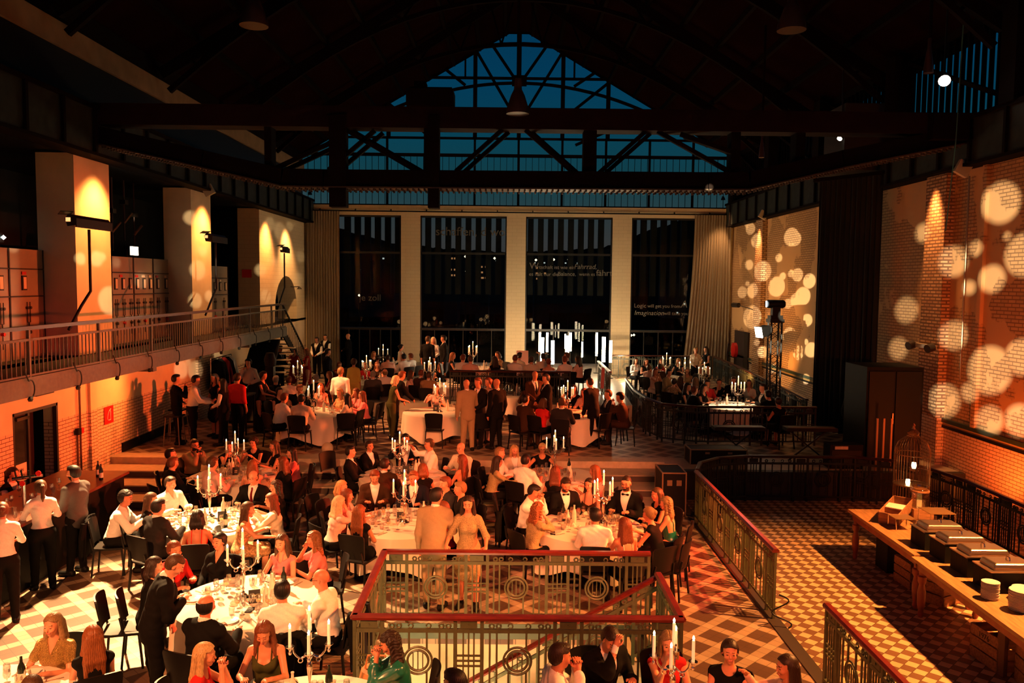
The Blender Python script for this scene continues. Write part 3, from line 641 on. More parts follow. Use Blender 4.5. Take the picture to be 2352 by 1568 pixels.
POSE = {  # lean, right hand, left hand (None = hanging), kind
    'table': (10, (.17, .42, .84), (-.15, .43, .84)), 'lean': (20, (.13, .50, .86), (-.20, .50, .86)), 'back': (-4, (.12, .33, .66), (-.12, .33, .66)),
    'chin': (13, 'chin', (-.12, .42, .84)), 'clasp': (12, (.035, .30, 1.10), (-.035, .30, 1.10)), 'talk': (7, (.24, .40, 1.08), (-.16, .40, .84)),
    'reach': (14, (.42, .52, .86), (-.15, .42, .84)), 'face': (16, 'brow', (-.12, .42, .84)), 'phone': (12, (.10, .44, 1.0), (-.10, .44, .98)), 'point': (8, (.05, .46, 1.20), (-.18, .40, .84)), 'wide': (14, (.42, .50, .85), (-.42, .50, .85)),
    'stand': (0, None, None), 'hands': (2, (.10, .26, 1.02), (-.10, .26, 1.02)), 'bend': (17, (.10, .30, 1.22), (-.24, .22, .78)), 'rail': (9, (.30, .33, 1.06), (-.30, .33, 1.06)),
    'drink': (-2, (.06, .20, 1.46), (-.16, .14, 1.05)), 'serve': (8, (.22, .42, 1.10), (-.22, .42, 1.10)), 'tilt': (12, (.18, .40, 1.05), None), 'lowreach': (22, (.15, .55, .88), (-.18, .35, .85)),
}
STANDING = {'stand', 'hands', 'bend', 'rail', 'drink', 'serve', 'tilt', 'lowreach'}
def ik(S0, T, l1, l2, hint):
    S0 = np.array(S0, float); T = np.array(T, float); d = T - S0; L_ = np.linalg.norm(d); L2 = min(L_, (l1 + l2) * .985); u = d / L_
    a = (l1 * l1 - l2 * l2 + L2 * L2) / (2 * L2); h = math.sqrt(max(l1 * l1 - a * a, 0)); hp = np.array(hint, float); hp -= u * (hp @ u); hp /= np.linalg.norm(hp) + 1e-9
    return S0 + u * a + hp * h, S0 + u * L2
I3 = np.eye(3)
_pc = {}
def person_parts(pose, g, top, bottom, hair, lod, hyaw, hpit, extra=()):
    key = (pose, g, top, bottom, hair, lod, hyaw, hpit, extra)
    if key in _pc: return _pc[key]
    lean, hr, hl = POSE[pose]; st = pose in STANDING; f = g == 'f'
    pz = .95 if st else .54; R = RX(-math.radians(lean)); piv = np.array([0, 0, pz])
    def T(p): return tuple(R @ (np.array(p, float) + np.array([0, 0, pz - .95]) - piv) + piv)
    sw = .158 if f else .188
    hipw = .10 if f else .09
    torso = [('e', T((0, -.01, .96)), (.165 if f else .155, .115, .12), R, .06), ('e', T((0, .0, 1.12)), (.124 if f else .158, .095 if f else .118, .15), R, .06),
             ('e', T((0, -.005, 1.30)), (.145 if f else .178, .104 if f else .124, .155), R, .06), ('c', T((-.03, -.02, 1.455)), T((-sw + .01, -.015, 1.405)), .048, .046 if f else .054, .05), ('c', T((.03, -.02, 1.455)), T((sw - .01, -.015, 1.405)), .048, .046 if f else .054, .05)]
    if f: torso += [('e', T((.062, .085, 1.28)), (.058, .05, .058), R, .04), ('e', T((-.062, .085, 1.28)), (.058, .05, .058), R, .04)]
    else: torso += [('e', T((0, .03, 1.33)), (.13, .085, .09), R, .05)]
    Rh = RX(-math.radians(lean * .45)) @ RZ(-math.radians(hyaw)) @ RX(-math.radians(hpit)); nb = np.array(T((0, -.015, 1.47)))
    hc = nb + RX(-math.radians(lean * .45)) @ np.array([0, .012, .055]) + Rh @ np.array([0, .012, .125])
    def Hh(x, y, z): return tuple(hc + Rh @ np.array([x, y, z], float))
    neck = [('c', tuple(nb - np.array([0, 0, .03])), Hh(0, -.02, -.06), .058 if f else .066, .044 if f else .053, .03)]
    js = .9 if f else 1.0
    head = [('e', Hh(0, -.014, .026), (.075, .096, .088), Rh, .02), ('e', Hh(0, .020, -.028), (.056 * js, .070, .076), Rh, .03), ('e', Hh(0, .046, -.088), (.024 * js, .030, .026), Rh, .025)]
    if lod < 2:
        head += [('c', Hh(0, .082, .008), Hh(0, .101, -.024), .006, .0105, .010), ('c', Hh(-.034, .078, .022), Hh(.034, .078, .022), .009, .009, .014),
                 ('e', Hh(.078, -.008, -.008), (.008, .018, .030), Rh, .008), ('e', Hh(-.078, -.008, -.008), (.008, .018, .030), Rh, .008),
                 ('c', Hh(-.017, .088, -.060), Hh(.017, .088, -.060), .0085, .0085, .008), ('e', Hh(.04, .062, -.028), (.022, .02, .022), Rh, .02), ('e', Hh(-.04, .062, -.028), (.022, .02, .022), Rh, .02)]
    sock = [('e', Hh(.031, .098, .000), (.017, .016, .011), Rh, .001), ('e', Hh(-.031, .098, .000), (.017, .016, .011), Rh, .001)] if lod == 0 else []
    eyes = [('e', Hh(.031, .076, .000), (.013, .013, .013), Rh, .001), ('e', Hh(-.031, .076, .000), (.013, .013, .013), Rh, .001)] if lod == 0 else []
    arms = []; hands = []; wr = {}
    for sg, ht in ((1, hr), (-1, hl)):
        S0 = np.array(T((sg * sw, -.015, 1.40)))
        if ht is None: E_, W_ = S0 + np.array([sg * .045, -.03, -.29]), S0 + np.array([sg * .05, .06, -.545])
        else:
            tg = Hh(sg * .03, .12, -.11) if ht == 'chin' else (Hh(sg * .02, .13, .06) if ht == 'brow' else ht)
            E_, W_ = ik(S0, tg, .285, .255, (sg * .55, -.35, -1) if not isinstance(ht, str) else (sg * .5, .3, -1))
        ar = .86 if f else 1.0
        arms.append([('c', tuple(S0), tuple(E_), .050 * ar, .040 * ar, .03), ('c', tuple(E_), tuple(W_), .041 * ar, .027 * ar, .02)])
        d = (W_ - E_); d /= np.linalg.norm(d); wr[sg] = (E_, W_)
        if ht is None: side = np.array([0, 1.0, 0]); nrm = np.array([-sg, 0, 0.0]); fd = np.array([0, .05, -1.0])
        else:
            fd = d + (np.array([-.3 * sg, .1, -.1]) if not isinstance(ht, str) else np.array([-.25 * sg, 0, .8])); fd /= np.linalg.norm(fd)
            nrm = np.array([0, 0, -1.0]) - fd * (-fd[2]); nrm = nrm / np.linalg.norm(nrm) if np.linalg.norm(nrm) > .1 else np.array([0, 1.0, 0]); side = np.cross(fd, nrm) * 1.0
        fd = fd / np.linalg.norm(fd); side = side - fd * (side @ fd); side /= np.linalg.norm(side)
        if side[0] * -sg < 0 and ht is not None: side = -side          # thumb side points to the body centre
        pc = W_ + fd * .045; hs = .92 if f else 1.0
        hands += [('e', tuple(pc), (.040 * hs, .050 * hs, .017), np.stack([side, fd, np.cross(side, fd)], 1), .015), ('c', tuple(W_), tuple(pc), .024, .024, .012)]
        if lod < 2:
            for q, (o_, ln) in enumerate(((.030, .070), (.010, .080), (-.011, .075), (-.030, .058))):
                a = pc + (side * o_ + fd * .040) * hs; m_ = a + (fd * .55 + nrm * .18 + side * o_ * 3) * ln * .6 * hs; e_ = m_ + (fd * .25 + nrm * .55) * ln * .55 * hs
                hands += [('c', tuple(a), tuple(m_), .0100 * hs, .0090 * hs, .004), ('c', tuple(m_), tuple(e_), .0088 * hs, .0075 * hs, .003)]
            a = W_ + (fd * .022 + side * .026) * hs; m_ = a + (side * .032 + fd * .022) * hs; e_ = m_ + (fd * .032 + nrm * .012) * hs
            hands += [('c', tuple(a), tuple(m_), .013, .011, .008), ('c', tuple(m_), tuple(e_), .0105, .008, .003)]
        else: hands += [('c', tuple(pc), tuple(pc + fd * .07 + nrm * .02), .026, .016, .01)]
    legs = []; feet = []
    for sg in (1, -1):
        if st:
            hp, kn, an = (sg * hipw, 0, .90), (sg * (hipw + .012), .025 if sg > 0 else 0, .50), (sg * (hipw + .02), -.01 if sg > 0 else .05, .09); toe = (sg * (hipw + .05), an[1] + .15, .035)
        else: hp, kn, an = (sg * hipw, .02, .54), (sg * (hipw + .04), .43, .53), (sg * (hipw + .04), .40, .10); toe = (sg * (hipw + .05), .54, .035)
        legs += [('c', hp, kn, .088, .060, .04), ('c', kn, an, .058, .038, .02)]; feet += [('c', (an[0], an[1] - .04, .045), toe, .042, .036, .02), ('c', an, (an[0], an[1], .05), .04, .042, .02)]
    hv, bv = ((.0048, .0105), (.0085, .014), (.014, .021))[lod]
    lo = np.array([-.46, -.34, 0.0]); hi = np.array([.46, .78 if not st else .75, hc[2] + .19])
    hw = .135
    ax = [axis(lo[0], hi[0], bv, [(hc[0] - hw, hc[0] + hw, hv)]), axis(lo[1], hi[1], bv, [(hc[1] - hw - .02, hc[1] + hw + .01, hv)]), axis(lo[2], hi[2], bv, [(hc[2] - .15, hc[2] + .15, hv)])]
    out = {}
    B = Field(ax).add(torso + neck + legs + feet + arms[0] + arms[1]).add(head)
    if sock: B.sub(sock); B.add(eyes)
    B.add(hands)
    V, Q = surfnet(B.D, ax); C = V[Q].mean(1); h = (C - hc) @ Rh; mi = np.zeros(len(Q), np.int32)
    if lod < 2:
        x_, y_, z_ = np.abs(h[:, 0]), h[:, 1], h[:, 2]
        mi[(np.abs(x_ - .031) < .0105) & (np.abs(z_ - .0) < (.0048 if lod == 0 else .006)) & (y_ > .06)] = 1
        mi[(x_ > .014) & (x_ < .045) & (np.abs(z_ - .027) < (.0032 if lod == 0 else .0045)) & (y_ > .05)] = 2
        mi[(x_ < .024) & (np.abs(z_ + .060) < .0085) & (y_ > .07)] = 3
        if 'beard' in extra: mi[(z_ < -.045) & (y_ > .0) & (z_ > -.125) & ((x_ > .024) | (np.abs(z_ + .060) > .009)) & (x_ < .09)] = 2
    out['body'] = (V, Q, mi)
    # clothes
    def scoop(depth, w=.085):  # neckline cut
        return [('e', T((0, .03, 1.50)), (w, .14, depth), R, .001)]
    nk = [('c', tuple(nb - np.array([0, 0, .05])), Hh(0, -.02, -.02), .074 if f else .080, .066 if f else .072, .01)]
    def sleeve(a, t):   # t = fraction of forearm covered, negative = upper arm only
        if t >= 0: e = a[1]; A, Bq = np.array(e[1]), np.array(e[2]); return [a[0], ('c', tuple(A), tuple(A + (Bq - A) * t), e[3], e[3] + (e[4] - e[3]) * t, .02)]
        e = a[0]; A, Bq = np.array(e[1]), np.array(e[2]); t = 1 + t; return [('c', tuple(A), tuple(A + (Bq - A) * t), e[3] + .006, (e[3] + (e[4] - e[3]) * t) + .006, .02)]
    fo = .0035 if lod < 2 else .002
    def vneck(F_, bot, w, back=False):
        """cut an open V down the front of layer F_"""
        X, Y, Z = F_.ax[0][:, None, None], F_.ax[1][None, :, None], F_.ax[2][None, None, :]
        c0 = T((0, 0, bot)); q = [(X - c0[0]) * R[0][i] + (Y - c0[1]) * R[1][i] + (Z - c0[2]) * R[2][i] for i in range(3)]
        hh = 1.47 - bot; dd = np.maximum(np.abs(q[0]) - w * q[2] / hh, -q[2]) if not back else np.maximum(np.abs(q[0]) - w, -q[2])
        dd = np.maximum(dd, -(q[1] - .0)) if not back else np.maximum(dd, q[1] + .02)
        F_.D = np.maximum(F_.D, -dd)
    if top in ('shirt', 'blouse', 'tee', 'rolled'):
        t = {'shirt': .93, 'blouse': .8, 'tee': -.45, 'rolled': .12}[top]
        S_ = Field(ax).add(torso, .019 if not f else .014, fo * 1.5).add(sleeve(arms[0], t) + sleeve(arms[1], t), .019 if not f else .013, fo * 1.5)
        if top in ('shirt', 'rolled'): S_.add([('c', tuple(nb - np.array([0, -.005, .02])), tuple(nb + np.array([0, 0, .03])), .078 if not f else .07, .066, .01)])
        S_.sub([('c', tuple(nb - np.array([0, 0, .02])), Hh(0, -.015, -.03), .062 if not f else .056, .060, .01)], 0.001)
        if g == 'f': vneck(S_, 1.34, .05)
        else: vneck(S_, 1.40, .03)
        S_.D = np.maximum(S_.D, (pz + .045) - ax[2][None, None, :] + .12 * (ax[1][None, :, None] * 0)) if bottom == 'trousers' else S_.D
        out['top'] = surfnet(S_.D, ax)
    elif top in ('suit', 'tux', 'blazer', 'vest', 'open'):
        S_ = Field(ax).add(torso[:], .010, 0).add([('c', tuple(nb - np.array([0, -.005, .02])), tuple(nb + np.array([0, 0, .035])), .078 if not f else .068, .066, .01)])
        if top == 'vest': S_.add(sleeve(arms[0], .93) + sleeve(arms[1], .93), .012, fo)
        else:
            for a in arms: A, Bq = np.array(a[1][1]), np.array(a[1][2]); S_.add([('c', tuple(A + (Bq - A) * .8), tuple(A + (Bq - A) * 1.0), a[1][4] + .006, a[1][4] + .005, .005)])
        S_.sub([('c', tuple(nb - np.array([0, 0, .02])), Hh(0, -.015, -.03), .060, .058, .01)]); out['shirt'] = surfnet(S_.D, ax)
        J = Field(ax).add(torso, .027, fo * 1.2)
        if top != 'vest': J.add(sleeve(arms[0], .92) + sleeve(arms[1], .92), .024, fo * 1.3); J.add([('c', T((-.04, -.01, 1.46)), T((-sw, -.01, 1.41)), .045, .056, .03), ('c', T((.04, -.01, 1.46)), T((sw, -.01, 1.41)), .045, .056, .03)], .010)
        if top != 'vest' : J.add([('e', (0, 0, pz - (.10 if st else .02)), (.19, .14, .12), I3, .05)] if st else [('e', (0, -.03, pz - .02), (.18, .13, .10), I3, .05)])
        J.sub([('c', tuple(nb - np.array([0, 0, .04])), Hh(0, -.015, -.03), .078, .078, .01)]); vneck(J, {'suit': 1.13, 'tux': 1.13, 'blazer': 1.18, 'vest': 1.16, 'open': 1.0}[top], {'open': .11}.get(top, .085))
        out['top'] = surfnet(J.D, ax)
        if top in ('suit', 'tux') and 'notie' not in extra:
            X, Y, Z = ax[0][:, None, None], ax[1][None, :, None], ax[2][None, None, :]; Tt = Field(ax)
            if top == 'suit':
                Tt.add(torso, .019); c0 = T((0, 0, 1.14)); q = [(X - c0[0]) * R[0][i] + (Y - c0[1]) * R[1][i] + (Z - c0[2]) * R[2][i] for i in range(3)]
                Tt.D = np.maximum(Tt.D, np.maximum(np.abs(q[0]) - (.032 - .05 * np.clip(q[2], 0, .4)), np.maximum(-q[1], np.maximum(-q[2], q[2] - .33))))
                Tt.add([('e', tuple(nb + np.array([0, .078, -.012])), (.018, .014, .02), R, .01)])
            else:
                kb = nb + np.array([0, .082, -.005]); Tt.add([('c', tuple(kb), tuple(kb + np.array([.045, -.006, 0])), .007, .020, .005), ('c', tuple(kb), tuple(kb + np.array([-.045, -.006, 0])), .007, .020, .005)])
            out['tie'] = surfnet(Tt.D, ax)
    elif top in ('dress', 'cami', 'sleeveless', 'halter', 'lace', 'bareback', 'satin'):
        S_ = Field(ax).add(torso, .013, fo * .8)
        if top == 'lace': S_.add(sleeve(arms[0], .1) + sleeve(arms[1], .1), .014, fo * 1.6)
        if top == 'satin': S_.add(sleeve(arms[0], .55) + sleeve(arms[1], .55), .028, fo * 1.8)
        zc = {'cami': 1.30, 'bareback': 1.27, 'halter': 1.38}.get(top)
        if zc:  # cut off above the bust with thin straps kept
            X, Y, Z = ax[0][:, None, None], ax[1][None, :, None], ax[2][None, None, :]; c0 = T((0, 0, zc)); q = [(X - c0[0]) * R[0][i] + (Y - c0[1]) * R[1][i] + (Z - c0[2]) * R[2][i] for i in range(3)]
            edge = q[2] + (np.where(q[1] < 0, .10 if top == 'bareback' else .06, 0)) - .55 * np.abs(q[0]) * (q[1] > 0)
            strap = np.abs(np.abs(q[0]) - (.075 if top != 'halter' else .035)) - .006
            S_.D = np.maximum(S_.D, np.minimum(edge, np.maximum(strap, q[2] - .4)))
        else: S_.sub(scoop(.09 if top != 'lace' else .04, .08)); S_.sub([('c', tuple(nb - np.array([0, 0, .04])), Hh(0, -.015, -.03), .064, .064, .01)])
        if bottom == 'skirt':
            if st: S_.add([('c', (0, 0, .95), (0, .01, .62), .150, .215, .05)], 0, .012)
            else: S_.add(legs[0:1] + legs[2:3], .022, fo * 2); S_.add([('c', (-.06, .2, .53), (.06, .2, .53), .085, .085, .05)])
        if bottom == 'long' and st: S_.add([('c', (0, 0, .95), (0, .02, .12), .14, .20, .05)], 0, .012)
        out['top'] = surfnet(S_.D, ax)
    if bottom == 'trousers':
        L_ = Field(ax).add([torso[0], torso[1]], .021, 0).add(legs, .016, fo); X, Y, Z = ax[0][:, None, None], ax[1][None, :, None], ax[2][None, None, :]
        L_.D = np.maximum(L_.D, Z - (pz + .075)); out['trousers'] = surfnet(L_.D, ax)
    S_ = Field(ax).add(feet, .009); S_.D = np.maximum(S_.D, ax[2][None, None, :] - .11); out['shoes'] = surfnet(S_.D, ax)
    # hair
    if hair != 'bald':
        Hf = Field(ax); ev = .016 if hair != 'buzz' else .007
        Hf.add([head[0]], ev + (.012 if hair in ('curly', 'afro') else 0)); Hf.add([('e', Hh(0, -.03, -.01), (.080, .085, .08), Rh, .02)], 0 if hair in ('buzz',) else .006)
        if hair == 'short' or hair == 'quiff': Hf.add([('e', Hh(0, .035, .098), (.055, .05, .024), Rh, .02)])
        X, Y, Z = ax[0][:, None, None], ax[1][None, :, None], ax[2][None, None, :]
        q = [(X - hc[0]) * Rh[0][i] + (Y - hc[1]) * Rh[1][i] + (Z - hc[2]) * Rh[2][i] for i in range(3)]
        long_ = hair in ('long', 'wavy', 'curlylong', 'bob', 'half')
        if hair == 'balding': cut = np.maximum(q[1] + .01 - .0 * q[2], -(q[2] * 0 + .0) - 9) ; cut = np.maximum(cut, q[2] - .045); cut = np.maximum(cut, -(q[2] + .085))
        else:
            x0 = .076 + (.010 if hair == 'quiff' else 0) + (.006 if f else 0)
            cut = (q[1] - .078) * .78 - (q[2] - x0) * .62
            cut = np.maximum(cut, -(q[2] + (.30 if long_ or f else .075)))
            side = q[1] - (.022 if f else -.004) - .0 * q[0]; cut = np.where(q[2] < .055, np.maximum(cut, side), cut)
        Hf.D = np.maximum(Hf.D, cut)
        if long_:
            ln = {'long': .36, 'wavy': .33, 'curlylong': .30, 'bob': .13, 'half': .28}[hair]; up = np.array([0, 0, 1.0])
            def Dn(x, y, z, dz): p = np.array(Hh(x, y, z)); return tuple(p - up * dz + RZ(-math.radians(hyaw)) @ np.array([x * .25, -.02 - max(0, .25 * math.sin(math.radians(lean))) * dz, 0]))
            am = .012 if hair in ('wavy', 'curlylong') else .004
            for x in (-.055, -.02, .02, .055): Hf.add([('c', Hh(x, -.075, .0), Dn(x, -.07, -.03, ln * .55), .040, .042, .02), ('c', Dn(x, -.07, -.03, ln * .55), Dn(x * 1.2, -.065, -.03, ln), .042, .020, .02)])
            for sg in (-1, 1): Hf.add([('c', Hh(sg * .072, -.02, .03), Dn(sg * .072, .0, -.05, ln * .3), .026, .030, .02), ('c', Dn(sg * .072, .0, -.05, ln * .3), Dn(sg * .085, .02, -.05, ln * (.75 if hair != 'bob' else .5)), .030, .016, .02)])
        elif hair == 'pony': Hf.add([('c', Hh(0, -.10, .045), Hh(0, -.135, .01), .028, .032, .01), ('c', Hh(0, -.135, .01), tuple(np.array(Hh(0, -.13, -.02)) - np.array([0, .02, .13])), .032, .028, .02), ('c', tuple(np.array(Hh(0, -.13, -.02)) - np.array([0, .02, .13])), tuple(np.array(Hh(0, -.12, -.02)) - np.array([0, .0, .21])), .028, .010, .02)])
        elif hair == 'bun': Hf.add([('e', Hh(0, -.115, .03), (.045, .04, .042), Rh, .015)])
        elif hair == 'afro': Hf.add([('e', Hh(0, -.045, .04), (.115, .10, .105), Rh, .02)]); Hf.D = np.maximum(Hf.D, np.where(q[2] < .06, q[1] - .03, -1))
        am = {'curly': .006, 'afro': .008, 'curlylong': .009, 'wavy': .006}.get(hair, .0022)
        if am > .004: Hf.D = Hf.D + am * np.sin(85 * q[0] + 2 * np.sin(60 * q[2])) * np.sin(80 * q[2] + 2 * np.sin(50 * q[1])) * .8
        elif lod < 2: ang = np.arctan2(q[1], q[0]); Hf.D = Hf.D + am * np.sin(46 * ang + 10 * q[2])
        if long_ and lod < 2: Hf.D = Hf.D + .007 * np.exp(-(q[0] / .005) ** 2) * (q[2] > .03)
        out['hair'] = surfnet(Hf.D, ax)
    out['hc'] = hc; out['Rh'] = Rh; out['H'] = Hh; out['wr'] = wr
    me = {}
    def mk(name, V, Q, mi=None, nm=1):
        m = bpy.data.meshes.new(name); m.vertices.add(len(V)); m.vertices.foreach_set('co', V.astype(np.float32).ravel())
        m.loops.add(len(Q) * 4); m.loops.foreach_set('vertex_index', Q.astype(np.int32).ravel()); m.polygons.add(len(Q))
        m.polygons.foreach_set('loop_start', np.arange(0, len(Q) * 4, 4, dtype=np.int32)); m.polygons.foreach_set('use_smooth', np.ones(len(Q), bool))
        for _ in range(nm): m.materials.append(BLACK)
        if mi is not None: m.polygons.foreach_set('material_index', mi)
        m.update(); m.validate(); return m
    for k in ('body', 'top', 'shirt', 'tie', 'trousers', 'shoes', 'hair'):
        if k in out:
            d = out[k]; me[k] = mk(k, d[0], d[1], d[2] if len(d) > 2 else None, 4 if k == 'body' else 1) if len(d[1]) else None
    if 'glasses' in extra:
        mb = MB()
        for sg in (-1, 1):
            c = [Hh(sg * .034 + .024 * math.cos(a), .104, .000 + .018 * math.sin(a)) for a in np.linspace(0, 2 * PI, 12, endpoint=False)]; mb.tube(c, .0022, 5, closed=True); mb.tube([Hh(sg * .058, .100, .004), Hh(sg * .082, .0, .006)], .002, 4)
        mb.tube([Hh(-.011, .106, .004), Hh(.011, .106, .004)], .0022, 4); me['eyeglasses'] = mb.mesh('eyeglasses', BLACK)
    res = (me, hc, out['wr']); _pc[key] = res; return res
SK = [mat('skin_%d' % i, c, 0.5, noise=0.06, scale=25) for i, c in enumerate([(.64, .26, .145), (.56, .21, .11), (.70, .31, .18), (.38, .15, .08)])]  # skin colour reddened to stand in for the warm stage light
LIP = mat('lips', (.45, .12, .09), .4); EYE = mat('eye', (.05, .03, .025), .2)
HC_ = {'black': (.012, .009, .008), 'darkbrown': (.030, .016, .010), 'brown': (.075, .035, .016), 'auburn': (.16, .045, .018), 'red': (.24, .075, .025), 'blond': (.50, .30, .13), 'darkblond': (.26, .15, .065), 'grey': (.30, .26, .22), 'platinum': (.65, .48, .28)}
CC = {'white': (.88, .86, .82), 'offwhite': (.72, .63, .50), 'black': (.005, .0045, .0045), 'darkgrey': (.022, .02, .02), 'grey': (.075, .07, .068), 'navy': (.007, .009, .018), 'beige': (.38, .27, .15), 'tan': (.33, .21, .11), 'red': (.55, .02, .02), 'pink': (.72, .22, .22), 'orange': (.70, .22, .08), 'yellow': (.75, .58, .12), 'green': (.01, .13, .085), 'olive': (.05, .05, .015), 'brown': (.045, .02, .01), 'lace': (.40, .29, .13), 'gold': (.60, .38, .12), 'floral': (.48, .27, .12), 'palepink': (.74, .47, .40), 'palegreen': (.24, .30, .10), 'maroon': (.13, .008, .012), 'darkred': (.30, .015, .012)}
HN = {'darkbrown': 'dark brown', 'darkblond': 'dark blond', 'auburn': 'auburn', 'platinum': 'platinum'}; CN = {'darkgrey': 'dark grey', 'offwhite': 'cream', 'lace': 'gold lace', 'palepink': 'pale pink', 'palegreen': 'pale green', 'floral': 'floral', 'gold': 'gold sequin', 'darkred': 'dark red'}
HL = {'short': 'short %s hair', 'quiff': 'swept %s hair', 'buzz': 'cropped %s hair', 'curly': 'curly %s hair', 'afro': 'big curly %s hair', 'long': 'long %s hair', 'wavy': 'wavy %s hair', 'curlylong': 'long curly %s hair', 'bob': '%s bob', 'half': 'half-long %s hair', 'pony': '%s ponytail', 'bun': '%s hair pinned up', 'bald': 'bald head', 'balding': 'balding head'}
TN = {'shirt': 'shirt', 'blouse': 'blouse', 'tee': 'short-sleeved top', 'rolled': 'shirt with rolled sleeves', 'suit': 'suit', 'tux': 'tuxedo', 'blazer': 'blazer', 'vest': 'waistcoat', 'open': 'open jacket', 'dress': 'dress', 'cami': 'camisole', 'sleeveless': 'sleeveless top', 'halter': 'halter top', 'lace': 'dress', 'bareback': 'backless top', 'satin': 'blouse'}
def cmat(col, kind=''):
    if col == 'gold': return mat('gold_sequin_cloth', CC['gold'], .22, .7, noise=.75, scale=140, bump=1.0)
    if col == 'floral': return mat('floral_cloth', CC['floral'], .7, noise=.7, scale=30)
    if col == 'lace': return mat('gold_lace_cloth', CC['lace'], .6, noise=.5, scale=90, bump=.6)
    if col == 'green' : return mat('green_satin', CC['green'], .28, spec=.8)
    return mat(col + '_cloth', CC[col], .85, noise=.08, scale=60, spec=.12)
def hmat(col): return mat(col + '_hair', HC_[col], .45, spec=.3, noise=.45, scale=50, wave=(3, 3, .5))
PEOPLE = []
def person(px, py, base, pose, g, top, col, hair='short', hcol='darkbrown', face=None, table=None, bottom=None, bcol=None, tcol='black', hyaw=0, hpit=None, extra=(), skin=None, s=None, lod=None, where=None, doing=None, Y=None, near=None, zoff=0.0):
    """px,py: head centre in the photograph; base: floor level the person is on"""
    st = pose in STANDING; sc = s or ((.95 if g == 'f' else 1.0))
    if bottom is None: bottom = 'skirt' if top in ('dress', 'lace') else 'trousers'
    if lod is None: lod = 0 if py > 1085 else (1 if py > 990 else 2)
    if hpit is None: hpit = 4 if st else 1
    me, hc, wr = person_parts(pose, g, top, bottom, hair, lod, hyaw, hpit, tuple(extra))
    P = aty(px, py, Y) if Y is not None else atz(px, py, base + hc[2] * sc + zoff)
    if face is None:
        tx, ty = TABLES[table][0], TABLES[table][1]; face = math.degrees(math.atan2(tx - P.x, ty - P.y))
    rz = -math.radians(face); off = Matrix.Rotation(rz, 3, 'Z') @ Vector((hc[0] * sc, hc[1] * sc, 0))
    loc = Vector((P.x - off.x, P.y - off.y, base))
    if not st and table is not None:
        c = Vector((TABLES[table][0], TABLES[table][1], base)); d = loc - c; d.z = 0; r = d.length; rr = min(max(r, TABLES[table][2] + .14), TABLES[table][2] + (.60 if base == 0 else 1.3)); loc = c + d / max(r, .01) * rr
    desc = (HL[hair] % HN.get(hcol, hcol) if '%' in HL[hair] else HL[hair]); cn = CN.get(col, col)
    o = thing('person', '', 'person', loc, rz); o.scale = (sc,) * 3
    if skin is None: skin = (px * 7 + py) % 3
    for k, m_ in me.items():
        if m_ is None: continue
        c = bpy.data.objects.new({'top': {'suit': 'suit_jacket', 'tux': 'dinner_jacket', 'blazer': 'blazer', 'open': 'jacket', 'vest': 'waistcoat'}.get(top, 'dress' if top in ('dress', 'lace') else 'shirt' if top in ('shirt', 'rolled') else 'top'), 'tie': 'bow_tie' if top == 'tux' else 'necktie', 'shirt': 'dress_shirt'}.get(k, k), m_); COL.objects.link(c); c.parent = o
        ms = {'body': [SK[skin], EYE, hmat(hcol if hair != 'bald' else 'brown'), LIP], 'top': [cmat(col)], 'shirt': [cmat('white')], 'tie': [cmat(tcol)], 'trousers': [cmat(bcol or (col if top in ('suit', 'tux') else 'black'))], 'shoes': [BLACK], 'hair': [hmat(hcol)], 'eyeglasses': [BLACK]}[k]
        for i, mm in enumerate(ms): c.material_slots[i].link = 'OBJECT'; c.material_slots[i].material = mm
    rel = (face - 180 + 180) % 360 - 180; vis = 'facing the camera' if abs(rel) < 50 else ('back turned' if abs(rel) > 130 else ('turned right' if rel < 0 else 'turned left'))
    PEOPLE.append(dict(o=o, px=px, py=py, st=st, table=table, desc='%s %s' % (cn, TN[top]), hair=desc, vis=vis, where=where, doing=doing, loc=loc, rz=rz, base=base, near=near, glasses='glasses' in extra, wr=wr, sc=sc))
    return o
# ================================================================== FURNITURE
# table: centre x, y, radius, level, label part
TABLES = {}
def T_(k, px, py, lvl, where, r=.90, n=None):
    p = atz(px, py, lvl + .75); TABLES[k] = (p.x, p.y, r, lvl, where)
T_('T1', 572, 1375, 0, 'the front left table'); T_('T2', 486, 1196, 0, 'the bright left table'); T_('T3', 538, 1093, 0, 'the left table by the steps')
T_('T4', 925, 1198, 0, 'the table behind the stairwell'); T_('T5', 925, 1091, 0, 'the centre table by the steps'); T_('T6', 1352, 1207, 0, 'the table right of the stairwell back'); T_('T7', 1282, 1094, 0, 'the right table by the steps')
T_('T8', 703, 1655, 0, 'the bottom edge table, left'); T_('T9', -70, 1625, 0, 'the bottom left corner table'); T_('T10', 1532, 1690, 0, 'the bottom edge table, right')
T_('T11', 1005, 945, ZP, 'the centre platform table'); T_('T12', 1302, 950, ZP, 'the right platform table'); T_('T13', 720, 947, ZP, 'the left platform table'); T_('T14', 1180, 905, ZP, 'the middle platform table', .8)
T_('T15', 690, 893, ZP, 'the table near the balcony stairs', .85); T_('T16', 855, 877, ZP, 'the table beside the yellow blouse', .85); T_('T17', 1010, 884, ZP, 'the table under the podium rail', .8)
T_('Q1', 1232, 846, ZQ, 'the podium table under the tubes', .85); T_('Q2', 1100, 846, ZQ, 'the left podium table', .85); T_('Q3', 888, 842, ZP, 'the rear left table', .8)
T_('P1', 1684, 932, ZP, 'the bright railed-area table'); T_('P2', 1598, 897, ZP, 'the middle railed-area table', .85); T_('P3', 1521, 865, ZP, 'the far railed-area table', .8)
REACH = {}
